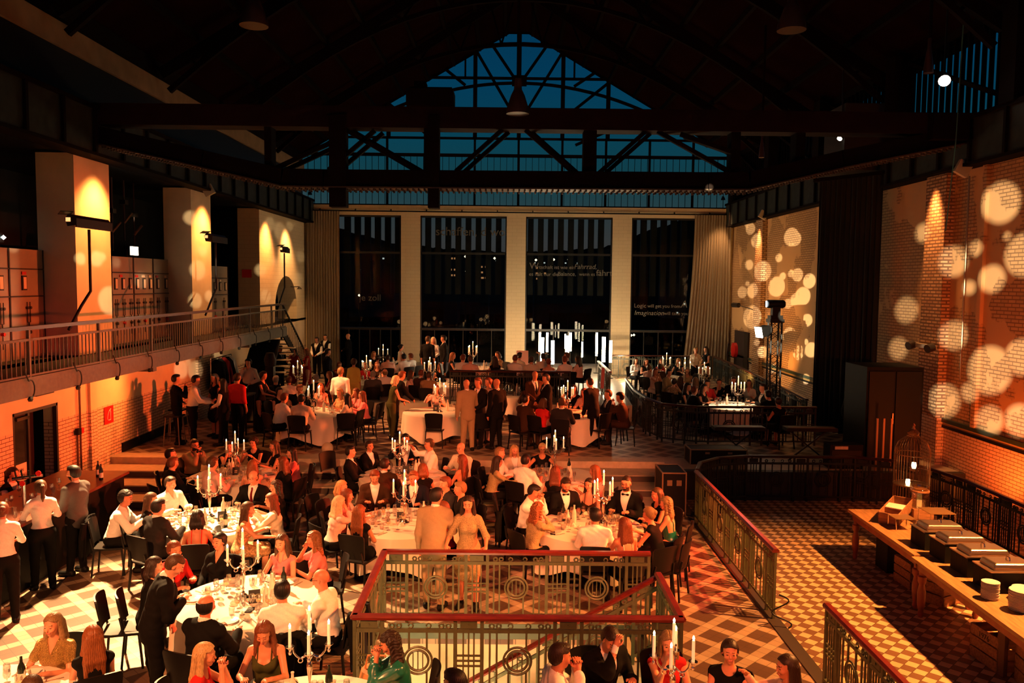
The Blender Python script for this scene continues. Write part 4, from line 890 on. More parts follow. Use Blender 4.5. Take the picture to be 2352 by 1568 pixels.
def make_table(k):
    x, y, r, lv, wh = TABLES[k]
    t = thing('round_table', 'round folding table under the cloth of ' + wh, 'table', (x, y, lv), 0, None)
    obj('tabletop', MB().lathe([(0, .71), (r - .02, .71), (r - .01, .735), (0, .735)], 32), mat('plywood', (.3, .2, .1), .6), t)
    for a in range(4): c, s_ = math.cos(PI / 4 + a * PI / 2) * r * .55, math.sin(PI / 4 + a * PI / 2) * r * .55; obj('leg', MB().tube([(c, s_, 0.002), (c, s_, .71)], .018, 6), BLACK, t)
    n = 72; mb = MB(); rows = [(0, .7465, 0), (r * .5, .7465, 0), (r - .02, .7465, 0), (r + .006, .735, 0), (r + .012, .68, .15), (r + .015, .5, .6), (r + .02, .30, 1), (r + .03, .16, 1.3)]
    ph = random.random() * 6
    for i, (rr, z, am) in enumerate(rows):
        for j in range(n):
            a = 2 * PI * j / n; q = rr + am * .035 * (math.sin(11 * a + ph) + .5 * math.sin(17 * a + 2 * ph)); mb.v.append((q * math.cos(a), q * math.sin(a), z + (0.10 * math.cos(4 * a + ph) if i == len(rows) - 1 else 0)))
    for i in range(len(rows) - 1):
        for j in range(n): mb.f.append((i * n + j, i * n + (j + 1) % n, (i + 1) * n + (j + 1) % n, (i + 1) * n + j))
    mb.f = [tuple(reversed(f)) for f in mb.f]
    c = obj('tablecloth', mb, CLOTH, None, True, (x, y, lv)); tag(c, 'white tablecloth draped over ' + wh, 'tablecloth', None)
for k in TABLES: make_table(k)
# ------------------------------------------------------------------ chairs
def chair_meshes():
    d = {}
    mb = MB(); n = 8     # seat, slightly dished
    for i in range(n + 1):
        for j in range(n + 1):
            u, v = i / n * 2 - 1, j / n * 2 - 1; mb.v.append((u * .225 * (1 - .12 * (v < -.5) * abs(v)), v * .22, .455 - .012 * (1 - u * u) * (1 - v * v)))
    k = len(mb.v); mb.v += [(x, y, z - .025) for x, y, z in mb.v[:k]]
    for i in range(n):
        for j in range(n): a = i * (n + 1) + j; mb.f += [(a, a + n + 1, a + n + 2, a + 1), (k + a, k + a + 1, k + a + n + 2, k + a + n + 1)]
    for i in range(n):
        for (a, b_) in ((i, i + 1), (n * (n + 1) + i + 1, n * (n + 1) + i)): mb.f.append((a, b_, k + b_, k + a))
        for (a, b_) in (((i + 1) * (n + 1), i * (n + 1)), (i * (n + 1) + n, (i + 1) * (n + 1) + n)): mb.f.append((a, b_, k + b_, k + a))
    d['seat'] = mb.mesh('seat', CHB, True)
    mb = MB(); nx, nz = 10, 8
    for layer in (0, 1):
        for i in range(nx + 1):
            for j in range(nz + 1):
                u, v = i / nx * 2 - 1, j / nz; w = .20 + .035 * v - .03 * max(0, v - .85) * 6; mb.v.append((u * w, -.235 - .07 * v + .045 * u * u - layer * .022, .50 + .40 * v - .02 * u * u * (v > .9)))
    k = (nx + 1) * (nz + 1)
    for i in range(nx):
        for j in range(nz): a = i * (nz + 1) + j; mb.f += [(a, a + 1, a + nz + 2, a + nz + 1), (k + a, k + a + nz + 1, k + a + nz + 2, k + a + 1)]
    for i in range(nx): a, b_ = i * (nz + 1), (i + 1) * (nz + 1); mb.f += [(a, b_, k + b_, k + a), (b_ + nz, a + nz, k + a + nz, k + b_ + nz)]
    for j in range(nz): mb.f += [(j + 1, j, k + j, k + j + 1), (nx * (nz + 1) + j, nx * (nz + 1) + j + 1, k + nx * (nz + 1) + j + 1, k + nx * (nz + 1) + j)]
    d['backrest'] = mb.mesh('backrest', CHB, True)
    d['frame'] = MB().bar((-.2, -.22, .43), (-.2, .2, .43), .022).bar((.2, -.22, .43), (.2, .2, .43), .022).bar((-.2, .2, .43), (.2, .2, .43), .022).bar((-.19, -.22, .43), (-.17, -.26, .62), .024).bar((.19, -.22, .43), (.17, -.26, .62), .024).mesh('frame', BLACK)
    d['legs'] = [MB().bar((sx * .2, sy, .44), (sx * .225, sy * 1.22, .002), .026).mesh('leg', BLACK) for sx in (-1, 1) for sy in (-.2, .2)]
    return d
CM = chair_meshes()
def make_chair(label, loc, rz, group=None):
    t = thing('dining_chair', label, 'chair', loc, rz, group); link('seat', CM['seat'], t); link('backrest', CM['backrest'], t); link('frame', CM['frame'], t)
    for l in CM['legs']: link('leg', l, t)
    return t
def chair_px(px, py, lvl, face, label, zz=.45):
    p = atz(px, py, lvl + zz); return make_chair(label, (p.x, p.y, lvl), -math.radians(face))
# ------------------------------------------------------------------ candelabra
def cand_meshes():
    d = {}
    d['base'] = MB().lathe([(0, 0), (.085, 0), (.085, .012), (.06, .022), (.045, .045), (.02, .06)], 20).mesh('base', SILVER, True)
    d['stem'] = MB().lathe([(.012, .05), (.022, .075), (.010, .09), (.020, .12), (.010, .14), (.014, .17), (.024, .24), (.030, .30), (.024, .345), (.010, .36), (.018, .375), (.030, .40), (.012, .43), (.020, .45), (.010, .50), (.022, .54), (.012, .58), (.016, .62), (.030, .635), (.032, .645), (.012, .65)], 14).mesh('stem', SILVER, True)
    arm = []
    for t in np.linspace(0, 1, 15): arm.append((.012 + .17 * t, 0, .44 - .055 * math.sin(PI * t * 1.15) + .05 * t ** 3 + (.045 * t if t > .85 else 0)))
    mb = MB().tube(arm, .0095, 6); c = [(.085 + .022 * math.cos(a), 0, .365 + .022 * math.sin(a)) for a in np.linspace(0, 2 * PI, 10)]; mb.tube(c, .006, 5)
    d['arm'] = mb.mesh('arm', SILVER, True)
    d['drip_pan'] = MB().lathe([(.012, .43), (.018, .45), (.010, .465), (.020, .49), (.042, .505), (.044, .512), (.014, .512)], 14, (.182, 0, 0)).mesh('drip_pan', SILVER, True)
    d['candle'] = MB().lathe([(0, 0), (.0155, 0), (.0145, .20), (.012, .205), (0, .203)], 10).mesh('candle', WAX, True)
    d['flame'] = MB().lathe([(0, 0), (.008, .006), (.011, .016), (.008, .030), (0, .046)], 8).mesh('flame', FLAME, True)
    return d
KM = cand_meshes()
CANDLES = []
def candelabra(key, dx=0, dy=0, rz=None, label=None, s=1.0, pos=None):
    if pos is None: x, y, r, lv, wh = TABLES[key]; loc = Vector((x + dx, y + dy, lv + .748)); lb = 'silver candelabra with five lit candles on ' + wh
    else: loc = Vector(pos); lb = label
    rz = random.uniform(0, 1.5) if rz is None else rz
    t = thing('candelabra', lb, 'candelabra', loc, rz, None); t.scale = (s,) * 3
    link('base', KM['base'], t); link('stem', KM['stem'], t)
    for k in range(4):
        a = k * PI / 2; link('arm', KM['arm'], t, None, (0, 0, a)); link('drip_pan', KM['drip_pan'], t, None, (0, 0, a))
        h = random.uniform(.75, 1.0); c = link('candle', KM['candle'], t, (.182 * math.cos(a), .182 * math.sin(a), .512)); c.scale = (1, 1, h); f = link('flame', KM['flame'], c, (0, 0, .208)); f.scale = (1, 1, 1 / h)
    c = link('candle', KM['candle'], t, (0, 0, .65)); link('flame', KM['flame'], c, (0, 0, .208))
    CANDLES.append((loc + Vector((0, 0, .98 * s)), key))
    return t
for k, px, py in (('T1', 559, 1372), ('T2', 482, 1186), ('T3', 541, 1088), ('T4', 929, 1200), ('T5', 918, 1088), ('T6', 1385, 1200), ('T7', 1271, 1078), ('T8', 713, 1590), ('T10', 1548, 1608), ('T11', 1010, 946), ('T12', 1303, 952), ('T13', 722, 963), ('T15', 684, 893), ('T16', 842, 876), ('T17', 975, 880), ('Q2', 1070, 840), ('Q3', 880, 842), ('P1', 1694, 937), ('P2', 1626, 893), ('P3', 1530, 866)):
    x, y, r, lv, wh = TABLES[k]; p = atz(px, py, lv + .75); d = Vector((p.x - x, p.y - y)); d = d * min(1, .45 / max(d.length, .01)); candelabra(k, d.x, d.y, {'T1': .35, 'T2': .3, 'T8': .2}.get(k))
TX, TY = TABLES['P3'][0], TABLES['P3'][1]
p = atz(1572, 880, ZP + .75); o_ = candelabra('P2', p.x - TABLES['P2'][0], p.y - TABLES['P2'][1]); o_['label'] = 'second silver candelabra, left side of the middle railed-area table'
# ------------------------------------------------------------------ tableware
GM = {'bowl': MB().lathe([(.006, .085), (.028, .105), (.036, .135), (.034, .165), (.028, .195), (.0265, .195), (.032, .165), (.034, .135), (.026, .108), (0, .095)], 14).mesh('bowl', GLASS, True),
      'stem': MB().lathe([(0, 0), (.034, .001), (.03, .004), (.005, .01), (.0035, .05), (.006, .088)], 12).mesh('stem', GLASS, True),
      'wine': MB().lathe([(0, .096), (.026, .108), (.0335, .130), (0, .130)], 14).mesh('wine', mat('white_wine', (.75, .55, .2), .1, emit=(.5, .3, .1), estr=.0), True),
      'tumbler': MB().lathe([(0, 0), (.030, 0), (.036, .095), (.034, .095), (.029, .006), (0, .006)], 14).mesh('tumbler', GLASS, True),
      'plate': MB().lathe([(0, .004), (.07, .004), (.085, .012), (.115, .018), (.115, .014), (.08, .0), (0, 0)], 24).mesh('plate', WHITE, True),
      'fork': MB().box((-.006, -.09, .002), (.006, .03, .005)).box((-.011, .03, .002), (.011, .05, .005)).box((-.011, .05, .002), (-.007, .09, .005)).box((-.002, .05, .002), (.002, .09, .005)).box((.007, .05, .002), (.011, .09, .005)).mesh('fork', SILVER),
      'knife': MB().box((-.007, -.10, .002), (.007, 0, .007)).box((-.009, 0, .003), (.008, .11, .005)).mesh('knife', SILVER),
      'bottle': MB().lathe([(0, 0), (.036, 0), (.037, .01), (.037, .17), (.030, .21), (.014, .245), (.013, .29), (.016, .295), (.016, .305), (0, .305)], 16).mesh('bottle', mat('clear_bottle', (.75, .68, .55), .08, spec=.9), True),
      'dark_bottle': MB().lathe([(0, 0), (.036, 0), (.037, .01), (.037, .18), (.030, .21), (.014, .245), (.013, .30), (0, .305)], 16).mesh('dark_bottle', mat('dark_bottle_glass', (.012, .02, .012), .08), True),
      'bottle_label': MB().lathe([(.0378, .05), (.0378, .14)], 16).mesh('bottle_label', mat('paper_label', (.75, .68, .55), .8), True),
      'napkin': MB().lathe([(0, .0), (.05, .0), (.055, .012), (.035, .02), (.042, .035), (.012, .06), (0, .062)], 7).mesh('napkin', mat('napkin_cloth', (.80, .74, .64), .9))}
CARD = mat('black_card', (.015, .014, .012), .6); GOLDT = mat('pale_card_print', (.75, .62, .4), .6)
def place(kind, lab, cat, loc, rz=0, group=None):
    if kind == 'wine_glass':
        t = thing('wine_glass', lab, 'wine glass', loc, rz, group); link('stem', GM['stem'], t); link('bowl', GM['bowl'], t)
        if random.random() < .5: link('wine', GM['wine'], t)
        return t
    o = link(kind, GM[kind], None, loc, (0, 0, rz)); tag(o, lab, cat, group); return o
CARDN = {}
def menu_card(key, dx, dy, rz):
    x, y, r, lv, wh = TABLES[key]; t = thing('menu_card', 'folded black table card on ' + wh, 'card', (x + dx, y + dy, lv + .748), rz)
    obj('card', MB().quad((-.07, -.035, 0), (.07, -.035, 0), (.07, 0, .16), (-.07, 0, .16)).quad((.07, .035, 0), (-.07, .035, 0), (-.07, 0, .162), (.07, 0, .162)), CARD, t)
    for i, ws in enumerate(((-.026, -.012, .004, .018), (-.022, -.006, .012))):
        z = .085 - .032 * i; tb_ = MB()
        for wx in ws: tb_.box((wx - .0045, -.038 + .22 * z + .0 , z), (wx + .0055, -.0365 + .22 * z, z + .016))
        tag(obj('printed_line', tb_, GOLDT, t), kind='stuff')
for k, dx, dy, rz in (('T1', .10, -.10, .35), ('T2', .17, .02, .3), ('T4', -.03, .04, 0), ('T5', .05, .14, 0), ('T3', .0, .12, .2), ('T6', .24, .2, 1.2), ('T11', -.05, .1, 0)): menu_card(k, dx, dy, rz)
# ================================================================== WHO SITS AND STANDS WHERE
# ---- main floor, left
person(92, 1119, 0, 'serve', 'f', 'shirt', 'white', 'pony', 'brown', 325, where='at the bar on the left', hyaw=-10, doing='standing in black trousers')
person(168, 1086, 0, 'hands', 'm', 'suit', 'grey', 'quiff', 'black', 285, where='at the bar on the left', bcol='black', hyaw=-8, extra=('beard',))
person(30, 1088, 0, 'table', 'f', 'vest', 'black', 'pony', 'darkbrown', 100, where='behind the bar glasses', s=1.0)
PEOPLE[-1]['st'] = True
person(4, 1172, 0, 'serve', 'f', 'shirt', 'white', 'bun', 'auburn', 325, where='cut by the left edge')
person(298, 1143, 0, 'lean', 'm', 'shirt', 'white', 'curly', 'black', None, 'T2', hyaw=10)
person(340, 1147, 0, 'chin', 'f', 'sleeveless', 'black', 'long', 'brown', None, 'T2', hyaw=0)
person(365, 1164, 0, 'table', 'm', 'suit', 'darkgrey', 'short', 'black', None, 'T2', hyaw=10)
person(392, 1110, 0, 'table', 'm', 'shirt', 'white', 'quiff', 'darkbrown', None, 'T2', hyaw=0)
person(454, 1188, 0, 'table', 'f', 'bareback', 'red', 'bob', 'black', None, 'T2')
person(581, 1096, 0, 'table', 'm', 'suit', 'black', 'balding', 'brown', 188, 'T2', tcol='maroon', extra=('glasses',))
person(558, 1163, 0, 'reach', 'f', 'dress', 'floral', 'long', 'brown', 75, 'T2')
person(622, 1148, 0, 'phone', 'f', 'blouse', 'offwhite', 'long', 'auburn', 262, 'T2')
person(633, 1117, 0, 'table', 'f', 'dress', 'black', 'wavy', 'darkbrown', 255, 'T2')
person(398, 1063, 0, 'table', 'm', 'shirt', 'black', 'short', 'auburn', None, 'T3', hyaw=0)
person(393, 1043, 0, 'back', 'm', 'shirt', 'black', 'short', 'black', 70, 'T3')
person(447, 1021, 0, 'clasp', 'm', 'shirt', 'tan', 'short', 'black', 130, 'T3', extra=('glasses', 'beard'))
person(501, 1058, 0, 'table', 'm', 'shirt', 'palepink', 'curly', 'brown', 40, 'T3')
person(526, 1025, 0, 'chin', 'f', 'sleeveless', 'black', 'bun', 'darkbrown', 160, 'T3')
person(589, 1012, 0, 'phone', 'f', 'sleeveless', 'black', 'afro', 'darkbrown', 190, 'T3')
person(629, 1024, 0, 'table', 'f', 'dress', 'black', 'long', 'brown', 235, 'T3')
person(669, 1040, 0, 'table', 'f', 'blouse', 'pink', 'long', 'black', 250, 'T3')
person(648, 1061, 0, 'chin', 'f', 'tee', 'black', 'long', 'auburn', 290, 'T3')
person(580, 1069, 0, 'chin', 'f', 'bareback', 'pink', 'half', 'red', 345, 'T3')
# front left table
person(403, 1297, 0, 'bend', 'm', 'suit', 'black', 'buzz', 'brown', 62, where='bending over the front left table', doing='standing', hyaw=10, hpit=28)
person(356, 1299, 0, 'table', 'f', 'dress', 'black', 'bob', 'darkbrown', 70, 'T1', near='')
person(401, 1262, 0, 'chin', 'f', 'blouse', 'red', 'bun', 'auburn', 125, 'T1')
person(474, 1390, 0, 'table', 'm', 'suit', 'black', 'balding', 'black', 20, 'T1')
person(648, 1356, 0, 'table', 'm', 'shirt', 'white', 'short', 'black', 345, 'T1')
person(736, 1329, 0, 'table', 'm', 'shirt', 'white', 'bald', 'brown', 280, 'T1', extra=('glasses',))
person(503, 1243, 0, 'back', 'f', 'blouse', 'black', 'bun', 'black', 190, 'T1', hyaw=10)
person(646, 1246, 0, 'table', 'f', 'halter', 'pink', 'half', 'brown', 195, 'T1')
person(719, 1238, 0, 'chin', 'f', 'tee', 'pink', 'wavy', 'red', 255, 'T1')
# bottom edge
person(120, 1434, 0, 'table', 'f', 'tee', 'gold', 'half', 'darkblond', 185, 'T9')
person(170, 1471, 0, 'back', 'f', 'dress', 'black', 'long', 'red', 325, 'T9')
person(44, 1566, 0, 'table', 'f', 'shirt', 'offwhite', 'bun', 'brown', 340, 'T9')
person(472, 1503, 0, 'clasp', 'f', 'dress', 'red', 'long', 'blond', 85, 'T8')
person(606, 1453, 0, 'table', 'f', 'cami', 'olive', 'half', 'auburn', 178, 'T8', hpit=20)
person(895, 1476, 0, 'clasp', 'f', 'satin', 'green', 'curlylong', 'darkbrown', 262, 'T8', hpit=16)
person(1043, 1568, 0, 'table', 'm', 'shirt', 'black', 'short', 'black', 300, 'T8')
person(1288, 1506, 0, 'clasp', 'm', 'shirt', 'white', 'quiff', 'darkbrown', 80, 'T10')
person(1403, 1468, 0, 'face', 'm', 'suit', 'black', 'quiff', 'darkbrown', 150, 'T10', hyaw=10, hpit=22)
person(1535, 1476, 0, 'chin', 'f', 'sleeveless', 'red', 'half', 'darkblond', 182, 'T10')
person(1657, 1508, 0, 'back', 'f', 'sleeveless', 'black', 'bun', 'darkbrown', 200, 'T10', hyaw=-10)
person(1806, 1531, 0, 'talk', 'f', 'blouse', 'palepink', 'long', 'darkbrown', 262, 'T10')
# centre, by the steps
person(807, 1037, 0, 'back', 'm', 'suit', 'black', 'quiff', 'black', 92, 'T5')
person(849, 1024, 0, 'back', 'f', 'blazer', 'black', 'bun', 'darkbrown', 135, 'T5')
person(932, 1006, 0, 'talk', 'm', 'open', 'navy', 'short', 'black', 172, 'T5', extra=('beard',))
person(977, 1022, 0, 'point', 'm', 'shirt', 'white', 'short', 'brown', 250, 'T5')
person(1058, 1029, 0, 'table', 'm', 'shirt', 'offwhite', 'bald', 'brown', 215, 'T5')
person(1060, 1056, 0, 'back', 'f', 'bareback', 'black', 'long', 'auburn', 300, 'T5')
person(884, 1066, 0, 'table', 'm', 'suit', 'brown', 'short', 'darkbrown', 10, 'T5')
person(971, 1077, 0, 'table', 'f', 'dress', 'black', 'bob', 'red', 350, 'T5')
person(857, 1092, 0, 'table', 'm', 'suit', 'brown', 'short', 'auburn', 170, 'T4', extra=('notie',), hpit=16)
person(950, 1097, 0, 'table', 'm', 'suit', 'navy', 'quiff', 'red', 180, 'T4', extra=('notie',))
person(786, 1118, 0, 'table', 'f', 'blouse', 'palepink', 'bob', 'blond', 110, 'T4')
person(800, 1138, 0, 'table', 'f', 'blouse', 'pink', 'long', 'auburn', 75, 'T4')
person(780, 1154, 0, 'chin', 'f', 'blouse', 'palepink', 'long', 'platinum', 50, 'T4')
person(832, 1173, 0, 'back', 'f', 'dress', 'black', 'long', 'red', 20, 'T4')
person(1022, 1110, 0, 'table', 'm', 'shirt', 'darkgrey', 'short', 'auburn', 235, 'T4')
person(1056, 1122, 0, 'table', 'm', 'shirt', 'black', 'short', 'darkblond', 250, 'T4')
person(1016, 1167, 0, 'table', 'f', 'tee', 'red', 'half', 'auburn', 285, 'T4')
person(1003, 1139, 0, 'tilt', 'm', 'suit', 'beige', 'short', 'black', 8, where='at the stairwell rail', doing='standing', bcol='beige', hyaw=25)
person(1075, 1157, 0, 'rail', 'f', 'lace', 'lace', 'half', 'darkbrown', 184, where='at the stairwell rail', doing='leaning', hyaw=0, hpit=0)
# right of centre
person(1132, 1061, 0, 'reach', 'f', 'blouse', 'lace', 'long', 'darkbrown', 70, 'T7')
person(1149, 1040, 0, 'table', 'm', 'shirt', 'white', 'short', 'darkblond', 105, 'T7')
person(1182, 1034, 0, 'table', 'f', 'blazer', 'offwhite', 'long', 'blond', 165, 'T7')
person(1208, 1057, 0, 'table', 'm', 'rolled', 'white', 'short', 'black', 35, 'T7')
person(1253, 1034, 0, 'wide', 'f', 'sleeveless', 'black', 'bun', 'blond', 178, 'T7', extra=('glasses',))
person(1274, 1089, 0, 'table', 'f', 'dress', 'black', 'long', 'auburn', 5, 'T7')
person(1370, 1083, 0, 'table', 'f', 'tee', 'pink', 'half', 'red', 300, 'T7')
person(1227, 1129, 0, 'clasp', 'm', 'shirt', 'white', 'short', 'black', 110, 'T6', hpit=18)
person(1300, 1113, 0, 'table', 'm', 'tux', 'black', 'quiff', 'darkbrown', 165, 'T6', extra=('beard',), hpit=16)
person(1353, 1121, 0, 'back', 'f', 'bareback', 'brown', 'long', 'darkbrown', 190, 'T6', hyaw=20)
person(1438, 1109, 0, 'table', 'm', 'tux', 'black', 'buzz', 'darkbrown', 205, 'T6', extra=('glasses', 'beard'), s=1.06)
person(1508, 1135, 0, 'table', 'f', 'sleeveless', 'black', 'half', 'brown', 250, 'T6')
person(1529, 1156, 0, 'table', 'f', 'bareback', 'green', 'wavy', 'darkblond', 290, 'T6')
person(1490, 1181, 0, 'lean', 'f', 'dress', 'black', 'bun', 'darkblond', 300, 'T6')
person(1442, 1211, 0, 'table', 'f', 'bareback', 'offwhite', 'long', 'auburn', 340, 'T6')
person(1366, 1184, 0, 'table', 'm', 'shirt', 'white', 'quiff', 'black', 5, 'T6', hyaw=-25)
person(1236, 1169, 0, 'chin', 'f', 'blouse', 'lace', 'curlylong', 'red', 55, 'T6')
# ---- platform, left side by the wall
person(415, 871, ZP, 'drink', 'm', 'shirt', 'black', 'short', 'black', 62, where='beside the left wall', s=1.0)
person(441, 872, ZP, 'serve', 'm', 'shirt', 'white', 'short', 'black', 70, where='at the tall table by the left wall', s=1.0)
person(492, 868, ZP, 'hands', 'f', 'dress', 'black', 'long', 'darkbrown', 215, where='at the tall table by the left wall')
person(513, 879, ZP, 'hands', 'f', 'vest', 'black', 'long', 'black', 275, where='at the tall table by the left wall')
person(543, 868, ZP, 'stand', 'm', 'shirt', 'red', 'short', 'darkbrown', 20, where='right of the tall table by the left wall')
person(570, 833, ZP, 'drink', 'm', 'shirt', 'offwhite', 'curly', 'black', 190, where='near the left stairs')
person(606, 862, ZP, 'serve', 'f', 'dress', 'black', 'bun', 'black', 95, where='left of the platform tables', bottom='long')
person(644, 800, ZP, 'hands', 'm', 'suit', 'black', 'short', 'black', 120, where='under the balcony end')
person(675, 806, ZP, 'drink', 'f', 'dress', 'darkred', 'bun', 'darkbrown', 200, where='near the balcony stairs')
person(703, 806, ZP, 'hands', 'f', 'dress', 'darkred', 'wavy', 'red', 250, where='near the balcony stairs', bottom='long')
person(727, 780, ZP, 'hands', 'm', 'vest', 'black', 'short', 'black', 190, where='before the left curtain')
person(747, 774, ZP, 'hands', 'm', 'vest', 'black', 'buzz', 'black', 200, where='before the left curtain')
person(799, 772, ZP, 'hands', 'm', 'suit', 'black', 'bald', 'brown', 265, where='before the first window')
person(756, 808, ZP, 'stand', 'm', 'suit', 'navy', 'short', 'darkbrown', 65, where='behind the rear left tables')
person(813, 832, ZP, 'stand', 'f', 'blouse', 'yellow', 'curly', 'brown', 5, where='among the rear left tables', bcol='yellow')
person(783, 853, ZP, 'stand', 'm', 'shirt', 'white', 'short', 'darkblond', 10, where='among the rear left tables')
person(922, 788, ZP, 'stand', 'f', 'sleeveless', 'white', 'bun', 'black', 60, where='before the pillar', zoff=0.1, Y=32)
person(983, 784, ZQ, 'stand', 'm', 'shirt', 'black', 'short', 'brown', 15, where='before the second window', Y=28.5)
person(995, 795, ZQ, 'hands', 'f', 'blouse', 'white', 'long', 'platinum', 190, where='before the second window', Y=29.3)
person(1018, 786, ZQ, 'stand', 'm', 'suit', 'black', 'short', 'black', 260, where='before the second window', Y=29)
person(910, 872, ZP, 'tilt', 'f', 'sleeveless', 'olive', 'bob', 'platinum', 65, where='left of the centre platform table', bcol='olive')
person(924, 862, ZP, 'lowreach', 'm', 'open', 'black', 'short', 'auburn', 60, where='behind the green top')
person(1071, 882, ZP, 'tilt', 'm', 'suit', 'beige', 'bald', 'brown', 340, where='before the centre platform table', bcol='beige')
person(1140, 880, ZP, 'stand', 'm', 'suit', 'black', 'bald', 'brown', 320, where='right of the centre platform table', bcol='black')
person(1121, 877, ZP, 'stand', 'f', 'dress', 'palepink', 'bun', 'auburn', 235, where='behind the centre platform table', bottom='long')
person(1097, 878, ZP, 'hands', 'm', 'suit', 'black', 'short', 'auburn', 210, where='behind the centre platform table')
person(1253, 869, ZP, 'hands', 'm', 'suit', 'black', 'quiff', 'darkbrown', 255, where='behind the right platform table')
person(1229, 862, ZP, 'hands', 'm', 'suit', 'brown', 'bald', 'brown', 160, where='behind the right platform table', skin=3)
person(1354, 878, ZP, 'tilt', 'm', 'suit', 'black', 'buzz', 'darkbrown', 315, where='right of the right platform table', bcol='black')
person(1598, 804, ZP, 'hands', 'f', 'blouse', 'offwhite', 'bun', 'blond', 180, where='before the right curtain')
person(1621, 802, ZP, 'hands', 'f', 'dress', 'black', 'long', 'black', 245, where='before the right curtain', bottom='long')
person(1962, 888, ZP, 'tilt', 'm', 'suit', 'black', 'short', 'black', 110, where='beside the big black cabinet', Y=20.6, doing='standing')
